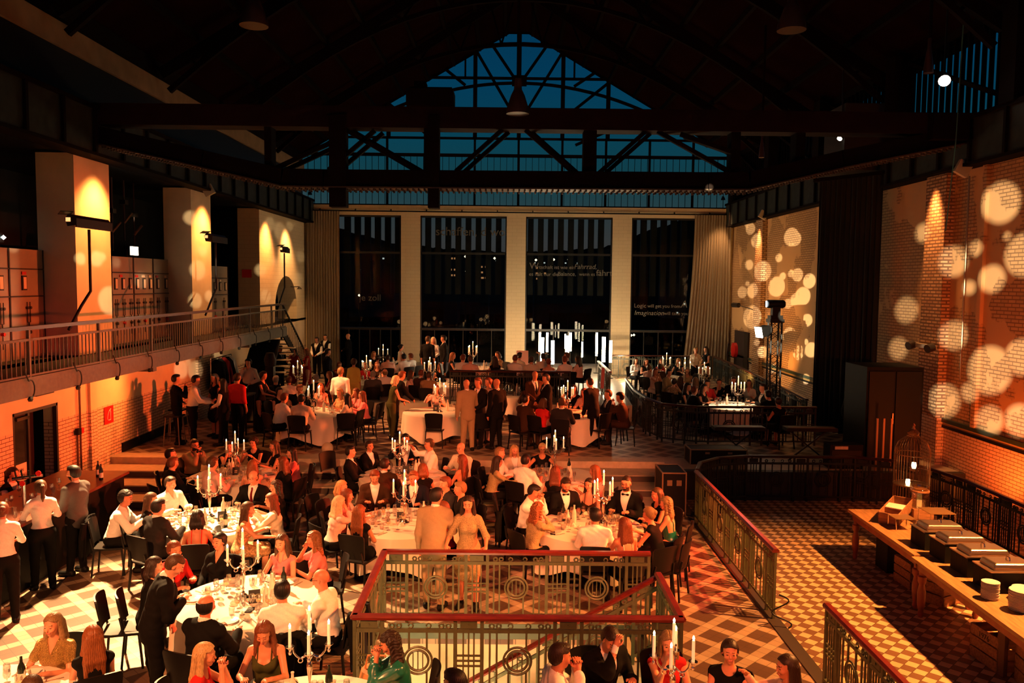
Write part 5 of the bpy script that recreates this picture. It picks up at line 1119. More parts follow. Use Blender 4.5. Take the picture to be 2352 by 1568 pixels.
# ---- seated on the platform (compact rows: px, py, pose, g, top, colour, hair, hair colour)
SEATED = {
 'T13': [(642, 899, 'table', 'f', 'sleeveless', 'black', 'bun', 'black'), (659, 913, 'lean', 'm', 'shirt', 'white', 'short', 'auburn'), (689, 893, 'clasp', 'm', 'tux', 'black', 'short', 'auburn'), (702, 912, 'table', 'm', 'shirt', 'offwhite', 'short', 'black'), (736, 889, 'chin', 'f', 'dress', 'palepink', 'half', 'red'), (755, 905, 'table', 'f', 'dress', 'floral', 'half', 'darkblond'), (782, 913, 'table', 'f', 'blouse', 'offwhite', 'long', 'black'), (815, 901, 'chin', 'f', 'tee', 'pink', 'wavy', 'auburn'), (831, 908, 'table', 'f', 'blouse', 'pink', 'half', 'maroon')],
 'T15': [(637, 872, 'back', 'm', 'shirt', 'black', 'short', 'grey'), (661, 873, 'table', 'm', 'shirt', 'white', 'short', 'brown'), (706, 862, 'table', 'f', 'dress', 'darkred', 'wavy', 'red'), (725, 868, 'table', 'm', 'shirt', 'darkgrey', 'short', 'grey')],
 'T16': [(775, 838, 'chin', 'f', 'dress', 'darkred', 'bun', 'auburn'), (806, 852, 'back', 'f', 'dress', 'floral', 'half', 'brown'), (857, 864, 'table', 'm', 'suit', 'grey', 'buzz', 'grey'), (884, 855, 'back', 'm', 'shirt', 'white', 'balding', 'darkblond'), (838, 840, 'table', 'f', 'blouse', 'red', 'wavy', 'red'), (866, 838, 'table', 'f', 'dress', 'brown', 'half', 'auburn')],
 'Q3': [(859, 813, 'table', 'f', 'dress', 'black', 'long', 'darkblond'), (891, 822, 'table', 'm', 'shirt', 'palepink', 'short', 'darkbrown'), (908, 816, 'talk', 'f', 'blouse', 'white', 'bun', 'brown'), (927, 820, 'table', 'm', 'shirt', 'white', 'curly', 'black'), (943, 818, 'table', 'm', 'shirt', 'white', 'short', 'auburn'), (868, 822, 'table', 'f', 'sleeveless', 'black', 'bun', 'darkbrown')],
 'T17': [(945, 858, 'table', 'f', 'blouse', 'palepink', 'half', 'brown'), (968, 857, 'point', 'm', 'suit', 'brown', 'short', 'auburn'), (985, 862, 'table', 'm', 'suit', 'tan', 'short', 'brown'), (1013, 824, 'table', 'f', 'dress', 'black', 'long', 'red')],
 'T11': [(1107, 901, 'lean', 'm', 'tux', 'black', 'bald', 'brown'), (1002, 893, 'talk', 'f', 'blouse', 'palepink', 'wavy', 'auburn')],
 'T14': [(1216, 884, 'table', 'm', 'suit', 'brown', 'short', 'auburn')],
 'T12': [(1216, 918, 'table', 'm', 'suit', 'brown', 'short', 'black'), (1241, 924, 'table', 'f', 'blouse', 'red', 'bob', 'brown'), (1291, 924, 'table', 'm', 'suit', 'darkgrey', 'short', 'brown'), (1341, 901, 'table', 'f', 'blouse', 'palepink', 'half', 'auburn'), (1396, 905, 'table', 'm', 'suit', 'navy', 'short', 'brown'), (1423, 912, 'clasp', 'm', 'suit', 'brown', 'curly', 'black'), (1318, 893, 'table', 'f', 'sleeveless', 'black', 'half', 'brown')],
 'Q1': [(1184, 823, 'table', 'm', 'shirt', 'white', 'short', 'maroon'), (1197, 817, 'table', 'm', 'shirt', 'offwhite', 'short', 'darkbrown'), (1220, 827, 'table', 'm', 'shirt', 'offwhite', 'short', 'darkbrown'), (1236, 815, 'table', 'm', 'shirt', 'offwhite', 'short', 'black'), (1260, 831, 'table', 'f', 'bareback', 'palepink', 'bun', 'auburn'), (1301, 817, 'back', 'm', 'tux', 'black', 'short', 'brown'), (1312, 829, 'table', 'm', 'shirt', 'white', 'short', 'maroon'), (1327, 825, 'table', 'f', 'blouse', 'palepink', 'long', 'black')],
 'Q2': [(1064, 822, 'table', 'm', 'shirt', 'white', 'short', 'auburn'), (1081, 825, 'table', 'm', 'shirt', 'palepink', 'short', 'brown'), (1044, 817, 'table', 'f', 'dress', 'black', 'wavy', 'red'), (1112, 817, 'clasp', 'f', 'blouse', 'floral', 'bob', 'brown'), (1136, 826, 'table', 'f', 'dress', 'black', 'long', 'darkbrown')],
 'P3': [(1466, 828, 'table', 'f', 'blouse', 'white', 'long', 'darkbrown'), (1479, 829, 'table', 'f', 'dress', 'black', 'half', 'brown'), (1491, 845, 'table', 'f', 'blouse', 'palepink', 'bun', 'brown'), (1519, 831, 'back', 'f', 'dress', 'darkred', 'half', 'red'), (1516, 843, 'table', 'm', 'suit', 'brown', 'short', 'brown'), (1558, 829, 'table', 'f', 'dress', 'black', 'long', 'blond')],
 'P2': [(1506, 853, 'clasp', 'f', 'dress', 'palepink', 'half', 'auburn'), (1537, 856, 'table', 'm', 'shirt', 'tan', 'short', 'black'), (1549, 877, 'chin', 'f', 'dress', 'floral', 'bun', 'darkbrown'), (1564, 872, 'table', 'f', 'dress', 'brown', 'half', 'brown'), (1586, 851, 'table', 'f', 'dress', 'tan', 'half', 'brown'), (1602, 847, 'table', 'm', 'suit', 'darkgrey', 'short', 'grey'), (1598, 872, 'clasp', 'f', 'dress', 'black', 'long', 'darkblond')],
 'P1': [(1580, 888, 'table', 'f', 'dress', 'black', 'long', 'black'), (1596, 896, 'table', 'm', 'tux', 'black', 'short', 'auburn'), (1625, 881, 'table', 'm', 'shirt', 'red', 'bun', 'darkbrown'), (1654, 876, 'chin', 'f', 'sleeveless', 'black', 'bun', 'darkbrown'), (1640, 893, 'table', 'f', 'dress', 'black', 'long', 'black'), (1693, 872, 'table', 'm', 'suit', 'black', 'short', 'brown'), (1709, 878, 'table', 'f', 'blouse', 'offwhite', 'half', 'darkblond'), (1716, 892, 'table', 'm', 'tux', 'black', 'short', 'darkbrown'), (1763, 906, 'table', 'm', 'suit', 'black', 'short', 'black'), (1790, 923, 'reach', 'f', 'dress', 'black', 'bun', 'darkbrown')],
}
for k, rows in SEATED.items():
    for (px, py, pose, g, top, col, hair, hc) in rows:
        person(px, py, TABLES[k][3], pose, g, top, col, hair, hc if hc in HC_ else 'auburn', None, k, lod=2)
# neighbours must not stand inside each other: nudge them a little apart
for it in range(14):
    for i, A in enumerate(PEOPLE):
        for B in PEOPLE[i + 1:]:
            if A['base'] != B['base']: continue
            d = B['loc'] - A['loc']; d.z = 0; L_ = d.length
            if L_ < .46:
                d = (d / L_ if L_ > .01 else Vector((1, 0, 0))) * (.46 - L_) * .5; A['loc'] = A['loc'] - d; B['loc'] = B['loc'] + d
for P in PEOPLE: P['o'].location = P['loc']
# ---- labels that single each person out, chairs and place settings
from collections import defaultdict
def ordn(i, n): return ['leftmost', 'second from left', 'third from left', 'fourth from left', 'fifth from left', 'sixth from left', 'seventh from left'][i] if i < n - 1 or n == 1 else 'rightmost'
for P in PEOPLE:
    act = P['doing'] or ('standing' if P['st'] else 'seated')
    wh = P['where'] or ('at ' + TABLES[P['table']][4])
    P['short'] = 'person in %s, %s' % (P['desc'], P['hair'])
    P['label'] = 'person in %s, %s, %s %s' % (P['desc'], P['hair'], act, wh)
    if len(P['label'].split()) > 14: P['label'] = 'person in %s, %s, %s' % (P['desc'], P['hair'], wh)
    if len(P['label'].split()) > 14: P['label'] = 'person in %s, %s, %s' % (P['desc'], P['hair'].replace(' hair', ''), wh.replace('at the ', 'at '))
dd = defaultdict(list)
for P in PEOPLE: dd[P['label']].append(P)
for k, v in dd.items():
    if len(v) > 1:
        v.sort(key=lambda q: q['px'])
        for i, q in enumerate(v): q['label'] = (k + ', ' + ('left one' if i == 0 else 'right one' if i == len(v) - 1 else 'middle one'))
for P in PEOPLE: P['o']['label'] = P['label']
PEOPLE_CHAIRS = []
for P in PEOPLE:
    if P['st'] or not P['table']: continue
    d = Matrix.Rotation(P['rz'], 3, 'Z') @ Vector((0, -.03, 0)); c = P['loc'] + d; tb = TABLES[P['table']]
    lb = 'black chair under the ' + P['short'].replace('person in ', '') + ' at ' + tb[4]
    if len(lb.split()) > 16: lb = 'chair under ' + P['desc'] + ', ' + P['hair'] + ' at ' + tb[4]
    if len(lb.split()) > 16: lb = 'chair under ' + P['desc'] + ', ' + P['hair'].replace(' hair', '') + ' at ' + tb[4]
    P['chair'] = make_chair(lb, (c.x, c.y, P['base']), P['rz']); PEOPLE_CHAIRS.append(P)
dd = defaultdict(list)
for P in PEOPLE_CHAIRS: dd[P['chair']['label']].append(P)
for k, v in dd.items():
    if len(v) > 1:
        v.sort(key=lambda q: q['px'])
        for i, q in enumerate(v):
            q['chair']['label'] = 'chair under the %s, %s one at %s' % (q['hair'].replace(' hair', '') + ' person', 'left' if i == 0 else ('right' if i == len(v) - 1 else 'middle'), TABLES[q['table']][4])
# free chairs seen in the photograph
for px, py, lv, fc, lb in ((1537, 1300, 0, 300, 'empty black chair right of the table behind the stairwell'), (1500, 1310, 0, 330, 'dark chair pushed against the stairwell corner'), (285, 1440, 0, 75, 'black chair behind the standing bending person in black suit'),
                           (453, 1305, 0, 185, 'empty black chair between the front left and bright left tables'), (745, 1195, 0, 110, 'black chair left of the centre table, in shadow'), (768, 1085, 0, 130, 'dark chair beside the lit steps, left of centre'), (690, 1115, 0, 255, 'black chair at the foot of the lit steps'),
                           (1170, 1190, 0, 90, 'dark chair left of the table right behind the stairwell'), (1000, 985, ZP, 5, 'empty black chair before the centre platform table'), (1103, 985, ZP, 340, 'empty dark chair between the standing suits'), (795, 985, ZP, 350, 'empty black chair at the left platform table front'), (1375, 985, ZP, 320, 'dark chair behind the standing suit at right'),
                           (700, 975, ZP, 5, 'large dark chair at the left platform table'), (855, 960, ZP, 290, 'dark chair right of the left platform table'), (1415, 975, ZP, 300, 'black chair at far right of the right platform table'), (1310, 985, ZP, 0, 'black chair before the right platform table')):
    chair_px(px, py, lv, fc, lb)
# jackets hung over chair backs
def jacket(P_, lb, col='black'):
    c = P_['chair']; t = thing('jacket', lb, 'jacket', c.location.copy(), P_['rz'])
    mb = MB(); n = 16
    for r_, (z, w, y0) in enumerate(((.93, .20, -.315), (.905, .245, -.335), (.75, .26, -.35), (.5, .25, -.36), (.28, .27, -.37))):
        for i in range(n + 1): u = i / n * 2 - 1; mb.v.append((u * w, y0 + .05 * u * u + .012 * math.sin(i * 1.9 + r_), z - .015 * u * u))
    for r_ in range(4):
        for i in range(n): a = r_ * (n + 1) + i; mb.f.append((a, a + 1, a + n + 2, a + n + 1))
    o = obj('body', mb, cmat(col), t, True); m_ = o.modifiers.new('s', 'SOLIDIFY'); m_.thickness = .02
    for sg in (-1, 1): obj('sleeve', MB().tube([(sg * .23, -.33, .88), (sg * .27, -.36, .65), (sg * .25, -.37, .36)], [.05, .048, .04], 8), cmat(col), t, True)
def byp(px): return min(PEOPLE, key=lambda q: abs(q['px'] - px[0]) + abs(q['py'] - px[1]))
jacket(byp((298, 1143)), 'dark jacket hung on the chair of the white-shirted curly-haired person'); jacket(byp((1227, 1129)), 'dark jacket on the chair left of the right stairwell table'); jacket(byp((736, 1329)), 'black jacket over the bald person chair, front left table'); jacket(byp((648, 1356)), 'black jacket over the chair of the front white shirt')
# place settings
nset = 0
for k, (x, y, r, lv, wh) in TABLES.items():
    seats = [P for P in PEOPLE if P['table'] == k and not P['st']]; zt = lv + .7475; far = lv > 0
    for P in seats:
        v = Vector((P['loc'].x - x, P['loc'].y - y)); a = math.atan2(v.y, v.x); ca, sa = math.cos(a), math.sin(a); tx, ty = -sa, ca; rz = a + PI / 2
        who = 'the ' + P['desc'] + ', ' + P['hair']
        def lb(s_): w = '%s before %s at %s' % (s_, who, wh); return w if len(w.split()) <= 16 else ' '.join(('%s before the %s at %s' % (s_, P['desc'], wh)).split()[:16])
        g = 'tableware on ' + wh
        def at_(rad, side): return (x + ca * rad + tx * side, y + sa * rad + ty * side, zt)
        place('plate', lb('white plate'), 'plate', at_(r - .22, 0), 0, g)
        place('wine_glass', lb('wine glass'), 'wine glass', at_(r - .42, .09), random.random(), g)
        if not far or P['py'] > 880: place('tumbler', lb('water glass'), 'glass', at_(r - .40, -.03), 0, g)
        if not far:
            place('wine_glass', lb('second wine glass'), 'wine glass', at_(r - .50, .0), random.random(), g)
            place('fork', lb('fork'), 'fork', at_(r - .20, -.15), rz + .1, g); place('knife', lb('knife'), 'knife', at_(r - .20, .15), rz - .05, g)
            if random.random() < .6: place('napkin', lb('crumpled napkin'), 'napkin', at_(r - .30, -.20), random.random() * 6, g)
    if not far:
        for i in range(9):
            a = random.random() * 6.3; rad = random.uniform(.12, .50); place(('tumbler', 'wine_glass', 'napkin')[i % 3], ('used water glass', 'used wine glass', 'crumpled napkin')[i % 3] + ' among the clutter in the middle of ' + wh.replace('the ', '', 1), ('glass', 'wine glass', 'napkin')[i % 3], (x + rad * math.cos(a), y + rad * math.sin(a), zt), a, 'table clutter in the middle of ' + wh)
    for i in range(3 if not far else 1):
        a = random.random() * 6; rad = .28 + .1 * i; kd = ('bottle', 'bottle', 'dark_bottle')[i]
        t = thing('bottle', ('dark wine bottle on ' if kd == 'dark_bottle' else ('clear water bottle on ' if i == 0 else 'second clear water bottle on ')) + wh, 'bottle', (x + rad * math.cos(a), y + rad * math.sin(a), zt)); link('glass', GM[kd], t); link('bottle_label', GM['bottle_label'], t)
# ================================================================== BALUSTRADES
def ring(c, r, w, t, seg=24, vert=True):
    """flat ring in the x-z plane"""
    mb = MB(); pts = [(c[0] + r * math.cos(a), c[1], c[2] + r * math.sin(a)) for a in np.linspace(0, 2 * PI, seg, endpoint=False)]
    mb.tube(pts, w, 6, closed=True); return mb
_bm = {}
def bal_mesh(kind, m):
    k = (kind, m.name)
    if k in _bm: return _bm[k]
    if kind == 'baluster':
        mb = MB().box((-.011, -.009, .12), (.011, .009, .86)); c = [(.020 - .026 * math.cos(a) , 0, .905 + .026 * math.sin(a)) for a in np.linspace(-.3, 5.4, 12)]; mb.box((-.009, -.008, .86), (.009, .008, .90)); mb.tube(c, .012, 5)
    elif kind == 'ring_ornament':
        mb = MB(); z = .50
        for r, w in ((.118, .015), (.158, .014)): mb.v, mb.f = (lambda q: (mb.v + q.v, mb.f + [tuple(i + len(mb.v) for i in f) for f in q.f]))(ring((0, 0, z), r, w, 0))
        for x in (-.055, 0, .055): h = math.sqrt(.118 ** 2 - x * x); mb.box((x - .006, -.006, z - h), (x + .006, .006, z + h))
        for sg in (-1, 1):
            mb.box((sg * .10 - .011, -.009, .12), (sg * .10 + .011, .009, z - .12)); mb.box((sg * .10 - .011, -.009, z + .12), (sg * .10 + .011, .009, .88))
            c = [(sg * .10 + .020 - .026 * math.cos(a), 0, .905 + .026 * math.sin(a)) for a in np.linspace(-.3, 5.4, 12)]; mb.tube(c, .009, 5)
    elif kind == 'lattice_panel':
        mb = MB()
        for x in (-.06, 0, .06): mb.box((x - .009, -.008, .10), (x + .009, .008, .86))
        for z in (.44, .50, .56): mb.box((-.13, -.012, z - .008), (.13, .012, z + .008))
        mb.box((-.095, -.012, .878), (.095, .012, .958)); mb.tube([(0, -.02, .92), (0, .02, .92)], .012, 8)
    elif kind == 'post': mb = MB().box((-.021, -.018, 0), (.021, .018, .97))
    _bm[k] = mb.mesh(kind, m); return _bm[k]
def balustrade(label, pts, h=1.0, m=None, base=None, start=.0, close_posts=True, group=None):
    """ornate iron balustrade along the 3-D base line pts"""
    m = m or RAILG; P = [Vector(p) for p in pts]; t = thing('balustrade', label, 'railing', P[0])
    o = P[0]; hr = MB(); ur = MB(); br = MB(); n = 0
    prof = [(-.045, -.022), (.045, -.022), (.052, .008), (.03, .032), (-.03, .032), (-.052, .008)]
    for a, b in zip(P, P[1:]):
        a, b = a - o, b - o; d = b - a; L_ = d.length; dx = d.normalized(); sd = Vector((dx.y, -dx.x, 0)).normalized(); up = Vector((0, 0, 1))
        k = len(hr.v)
        for q in (a - dx * .02, b + dx * .02):
            for s_, z in prof: hr.v.append(tuple(q + sd * s_ + up * (h - .0 + z)))
        for i in range(6): hr.f.append((k + i, k + (i + 1) % 6, k + 6 + (i + 1) % 6, k + 6 + i))
        hr.f += [tuple(k + i for i in reversed(range(6))), tuple(k + 6 + i for i in range(6))]
        ur.bar(a + up * .85 * h, b + up * .85 * h, .03, .045); br.bar(a + up * .11 * h, b + up * .11 * h, .035, .035)
    obj('handrail', hr, REDWOOD if m is RAILG else mat('dark_handrail', (.035, .010, .007), .3), t); obj('upper_rail', ur, m, t); obj('bottom_rail', br, m, t)
    for si, (a, b) in enumerate(zip(P, P[1:])):
        d = b - a; L_ = Vector((d.x, d.y)).length; ang = math.atan2(d.y, d.x); sl = d.z / max(L_, .01)
        def put(kind, s_):
            q = a - o + d * (s_ / L_); c = link(kind, bal_mesh(kind, m), t, q, (0, 0, ang)); c.scale = (1, 1, h); return c
        if si == 0: put('post', 0.0)
        put('post', L_)
        nm = max(1, round((L_ - .31) / 1.13))
        if L_ < .7:
            k = max(1, int(L_ / .14))
            for i in range(1, k): put('baluster', L_ * i / k)
            continue
        w = (L_ - .31) / nm
        put('lattice_panel', L_ - .16); put('post', L_ - .31)
        for i in range(nm):
            s0 = i * w; lc = s0 + .16; rc = s0 + .30 + (w - .30) / 2
            put('lattice_panel', lc + .0); put('post', s0 + .31)
            if i: put('post', s0 + .01)
            put('ring_ornament', rc)
            rest = (w - .31) / 2 - .17
            for j in (1, 2) if rest > .22 else (1,): put('baluster', s0 + .31 + rest * j / (3 if rest > .22 else 2) + .01); put('baluster', s0 + w - rest * j / (3 if rest > .22 else 2) - .01)
    return t
yb_, yf_ = 11.12, 8.9; xl_, xr_ = -1.68, 1.99
balustrade('stairwell balustrade along the far side, behind its front rail', [(xl_, yb_, 0), (xr_ + .02, yb_, 0)])
balustrade('stairwell balustrade at the front with red wooden handrail', [(xl_, yf_, 0), (xr_, yf_, 0)])
balustrade('short balustrade on the left side of the stairwell', [(xl_, yf_, 0), (xl_, yb_, 0)])
balustrade('short balustrade on the right side of the stairwell', [(xr_, yf_, 0), (xr_, 10.3, 0)])
balustrade('sloping stair railing going down into the stairwell', [(xr_, 10.3, -.02), (-.8, 10.3, -1.65)])
balustrade('balustrade with bright red handrail between dining floor and buffet', [(3.84, 11.3, 0), (3.84, 16.15, 0)])
balustrade('near balustrade with red handrail at the bottom right', [(3.80, 9.32, 0), (3.80, 5.6, 0)])
balustrade('curved dark balustrade around the back of the buffet area', [(3.9, 16.3, .0), (4.1, 16.95, .0), (4.6, 17.45, .0), (5.3, 17.68, 0.0), (7.7, 17.68, 0.0), (8.4, 17.35, .0), (8.8, 16.6, 0.0), (8.97, 15.6, .0), (8.98, 7.5, .0)], m=STEELG)
balustrade('dark balustrade around the railed platform area, right', [(3.95, 26.8, ZP), (3.79, 24.0, ZP), (3.86, 22.3, ZP), (4.1, 21.2, ZP), (4.9, 20.75, ZP), (8.0, 20.85, ZP)], m=STEELG)
balustrade('dark balustrade between the railed area and the right wall', [(8.3, 22.3, ZP), (8.9, 30.5, ZP), (9.1, 35.6, ZP)], m=STEELG)
balustrade('dark balustrade at the back of the railed area', [(4.6, 35.7, ZP), (9.0, 35.7, ZP)], m=STEELG)
balustrade('dark low balustrade in front of the podium', [(-1.7, 24.32, ZQ), (1.9, 24.32, ZQ)], m=STEELG)
balustrade('short lit balustrade right of the podium with a scarf', [(3.14, 27.8, ZQ), (3.12, 24.45, ZQ)], m=RAILG)
tag(obj('scarf', MB().bar((3.05, 25.6, 2.12), (3.02, 25.62, 1.45), .10, .03, (0, 1, 0)), cmat('pink')), 'pale pink scarf hanging on the short lit balustrade', 'scarf')
# hose coiled on the rail end near the buffet
tag(obj('cable', MB().tube([(3.86 + .13 * math.sin(t_ * 2.2), 11.15 - .05 * t_, .42 - .1 * t_) for t_ in np.linspace(0, 4, 16)], .012, 6), BLACK), 'thin black cable looped at the end of the red-railed balustrade', 'cable')

# ------------------------------------------------------------------ balcony along the left wall
g = thing('balcony', 'long iron balcony gallery along the left wall', 'balcony', (0, 0, 0))
obj('deck', MB().box((-9.11, 8, 3.003), (-7.75, 28.3, 3.1)), STEELG, g)
bm_ = MB().box((-7.78, 8, 2.84), (-7.66, 28.3, 3.16)); obj('edge_beam', bm_, BALG, g)
tr = MB(); y = 8.6
while y < 28.2:
    c = [(-7.60, y + .11 * math.sin(a), 2.98 + .15 * math.cos(a)) for a in np.linspace(-.4, PI + .2, 10)]; tr = MB().tube(c, .012, 5).tube([c[0], (-7.62, y - .12, 3.28)], .012, 5).lathe([(.03, -.08), (.045, -.04), (.02, 0)], 8, (-7.62, y + .02, 2.86)); obj('scroll_bracket', tr, STEELG, g); y += 1.45
for y in (12, 17.9, 24.6): obj('support_corbel', MB().prism([(-9.1, y), (-7.8, y), (-7.8, y + .18), (-9.1, y + .18)], 2.72, 3.0), BALG, g)
t = thing('balcony_railing', 'long iron railing with plain upright bars on the balcony', 'railing', (-7.7, 8, 3.1))
obj('handrail', MB().box((-.04, 0, .82), (.04, 20.2, .88)), mat('dark_wood_rail', (.06, .03, .02), .35), t); obj('middle_rail', MB().box((-.02, 0, .64), (.02, 20.2, .68)), BALG, t); obj('bottom_rail', MB().box((-.02, 0, .07), (.02, 20.2, .10)), BALG, t)
pm = MB().box((-.024, -.024, 0), (.024, .024, .84)).mesh('post', BALG); y = .6
while y < 20.2: link('post', pm, t, (0, y, 0)); y += 2.25
bmsh = MB().tube([(0, 0, .08), (0, 0, .66)], .011, 6).mesh('baluster', BALG); rest = MB(); ys_ = [4.0 + .125 * i for i in range(129)]
for i, y in enumerate(ys_):
    if i < 100: link('baluster', bmsh, t, (0, y, 0))
    else: rest.tube([(0, y, .08), (0, y, .66)], .011, 5)
tag(obj('baluster', rest, BALG, t), kind='stuff')
p0, p1 = Vector((-8.4, 28.3, 3.1)), Vector((-8.4, 32.3, ZP)); st = thing('staircase', 'iron stairs from the far end of the balcony to the platform', 'stairs', (0, 0, 0))
for k in range(14): q = p0.lerp(p1, (k + .5) / 14); obj('tread', MB().box((-8.95, q.y - .14, q.z - .02), (-7.85, q.y + .14, q.z + .01)), STEELG, st)
for x in (-8.98, -7.82): obj('stringer', MB().bar((x, 28.3, 3.0), (x, 32.35, ZP + .12), .05, .26), BLACK, st)
obj('handrail', MB().bar((-7.82, 28.3, 3.95), (-7.82, 32.3, ZP + .9), .05), STEELG, st)
for k in range(24): q = p0.lerp(p1, (k + .5) / 24); obj('baluster', MB().bar((-7.82, q.y, q.z - .0), (-7.82, q.y, q.z + .84), .018), STEELG, st)
st2 = thing('stringer_panel', 'dark sloping underside of a second stair below the balcony end', 'stairs', (0, 0, 0)); obj('stringer', MB().bar((-8.0, 27.0, 2.75), (-7.3, 22.6, ZP + .18), .9, .08), BLACK, st2)
for k in range(5): obj('tread', MB().box((-7.35 - .0, 26.5 - .3 * k, 2.55 - .17 * k), (-6.95, 26.75 - .3 * k, 2.58 - .17 * k)), STONE, st2)
# loudspeaker on the balcony
tag(obj('loudspeaker', MB().box((-8.05, 19.6, 3.12), (-7.78, 20.1, 3.72)), BLACK), 'black loudspeaker standing behind the balcony bars', 'speaker')
# ------------------------------------------------------------------ masts with barn-door floods
def mast(px, base_y, ztop, label, ln=1.1, lit=6):
    y = base_y; zt = ztop; t = thing('lighting_mast', label, 'light stand', (-7.7, y, 3.9))
    obj('pole', MB().tube([(-.02, -.75, -.05), (0, -.35, .35), (0, 0, .62), (0, 0, zt - 3.9 - .1)], .026, 8), BLACK, t, True)
    b = MB(); y0, y1 = -ln / 2, ln / 2; z0 = zt - 3.9
    pr = [(-.10, z0 + .06), (-.04, z0 + .13), (.06, z0 + .12), (.13, z0 + .02), (.10, z0 - .06), (-.06, z0 - .08)]
    k = len(b.v); b.v += [(x, y0, z) for x, z in pr] + [(x, y1, z) for x, z in pr]; b.f += [tuple(reversed(range(6))), tuple(range(6, 12))] + [(i, (i + 1) % 6, 6 + (i + 1) % 6, 6 + i) for i in range(6)]
    obj('flood_housing', b, BLACK, t)
    obj('barn_door', MB().bar((.12, y0 - .05, z0 - .02), (.12, y1 + .0, z0 - .02), .02, .16).bar((-.1, y0 - .02, z0 + .12), (.06, y0 - .22, z0 + .16), .2, .01), BLACK, t)
    obj('lamp_glow', MB().box((-.08, y0 - .012, z0 + .0), (.0, y0 - .003, z0 + .07)), mat('warm_flood_glass', (1, .7, .4), .4, emit=(1, .45, .15), estr=1.6), t)
    return t
mast(205, 15.1, 5.75, 'tall mast with a wide dark flood on the balcony, nearest', 1.25); mast(495, 21.6, 5.82, 'mast with a dark flood on the balcony, middle one', 1.1); mast(655, 28.2, 5.8, 'mast with a small flood at the balcony far end', .5)
# bright flood on the switch cabinets, aimed into the hall
p = atx(308, 577, -9.98); g = thing('floodlight', 'bright square floodlight on top of the switch cabinets', 'floodlight', p)
obj('housing', MB().box((-.16, -.24, -.12), (0, .24, .14)), BLACK, g); obj('lens', MB().box((0, -.22, -.10), (.012, .22, .12)), mat('flood_glass', (1, 1, 1), .3, emit=(1, .82, .55), estr=22), g); obj('bracket', MB().bar((-.08, -.26, -.27), (-.08, -.26, .05), .03).bar((-.08, .26, -.27), (-.08, .26, .05), .03).bar((-.08, -.26, -.27), (-.08, .26, -.27), .03), BLACK, g)
# ------------------------------------------------------------------ switch cabinets behind the balcony
CAB = mat('grey_enamel_cabinet', (.34, .29, .22), .35, .3, noise=.12, scale=2); DARKP = mat('dark_fitting', (.02, .015, .012), .4); LABELM = mat('ivory_label', (.75, .6, .42), .6); REDL = mat('red_label', (.5, .02, .02), .6)
def cabinet(y0, y1, z0, z1, label, wins, cols, extra_lbl=0):
    t = thing('switch_cabinet', label, 'cabinet', (-9.9, y0, z0)); w = y1 - y0; h = z1 - z0
    obj('housing', MB().box((-.6, .01, 0), (0, w - .01, h)), CAB, t)
    tr_ = MB().box((0, 0, h - .42), (.018, w, h - .39)).box((0, 0, h - .98), (.018, w, h - .95)).box((0, 0, 0), (.018, .018, h)).box((0, w - .018, 0), (.018, w, h)); obj('trim_strip', tr_, DARKP, t)
    for i in range(wins):
        yc = w * (i + .5) / wins if wins > 1 else w * .4; obj('meter_frame', MB().box((0, yc - .075, h - .84), (.03, yc + .075, h - .54)), DARKP, t); obj('meter_dial', MB().box((.03, yc - .05, h - .81), (.036, yc + .05, h - .57)), LABELM, t)
    for i in range(cols):
        yc = w * (i + .5) / cols; mb = MB().bar((.02, yc - .05, h - 1.08), (.02, yc - .05, h - 1.5), .014).bar((.02, yc + .05, h - 1.08), (.02, yc + .05, h - 1.5), .014).bar((.02, yc - .05, h - 1.5), (.02, yc + .05, h - 1.5), .014).bar((.02, yc, h - 1.5), (.02, yc, h - 2.0), .014)
        obj('switch_diagram', mb, DARKP, t); kn = MB().tube([(0, yc - .05, h - 1.2), (.05, yc - .05, h - 1.2)], .03, 8).tube([(0, yc + .05, h - 1.2), (.05, yc + .05, h - 1.2)], .03, 8); tag(obj('switch_knob', kn, DARKP, t), kind='stuff'); obj('switch_knob', MB().tube([(0, yc, h - 1.7), (.06, yc, h - 1.7)], .035, 8), REDL if i % 3 == 1 else DARKP, t)
    for i in range(extra_lbl): obj('name_plate', MB().box((0, w * (i + .4) / extra_lbl - .07, h - .52), (.022, w * (i + .4) / extra_lbl + .07, h - .46)), LABELM if i else REDL, t)
yy = 14.0
for i, (wd, w_, c_) in enumerate(((1.1, 1, 1), (1.15, 2, 2), (1.2, 1, 1))): cabinet(yy, yy + wd, 3.1, 5.34, 'grey switch cabinet with gauges, %s of the three at far left' % ('leftmost', 'middle', 'rightmost')[i], w_, c_, 1 if i else 0); yy += wd + .005
yy = 19.35
for i, (wd, w_, c_, e_) in enumerate(((1.1, 1, 1, 0), (1.2, 3, 3, 1), (1.2, 3, 3, 3), (1.1, 2, 2, 2))): cabinet(yy, yy + wd - .01, 3.1, 5.32, 'grey switch cabinet with gauges in the middle bay, %s' % ('first from left', 'second with red plate', 'third', 'fourth from left')[i], w_, c_, e_); yy += wd
cabinet(26.3, 28.9, 3.1, 5.22, 'grey switch cabinet with three lamps panels in the third bay', 5, 3, 2)
PIPE = mat('dim_insulator', (.20, .10, .05), .35)
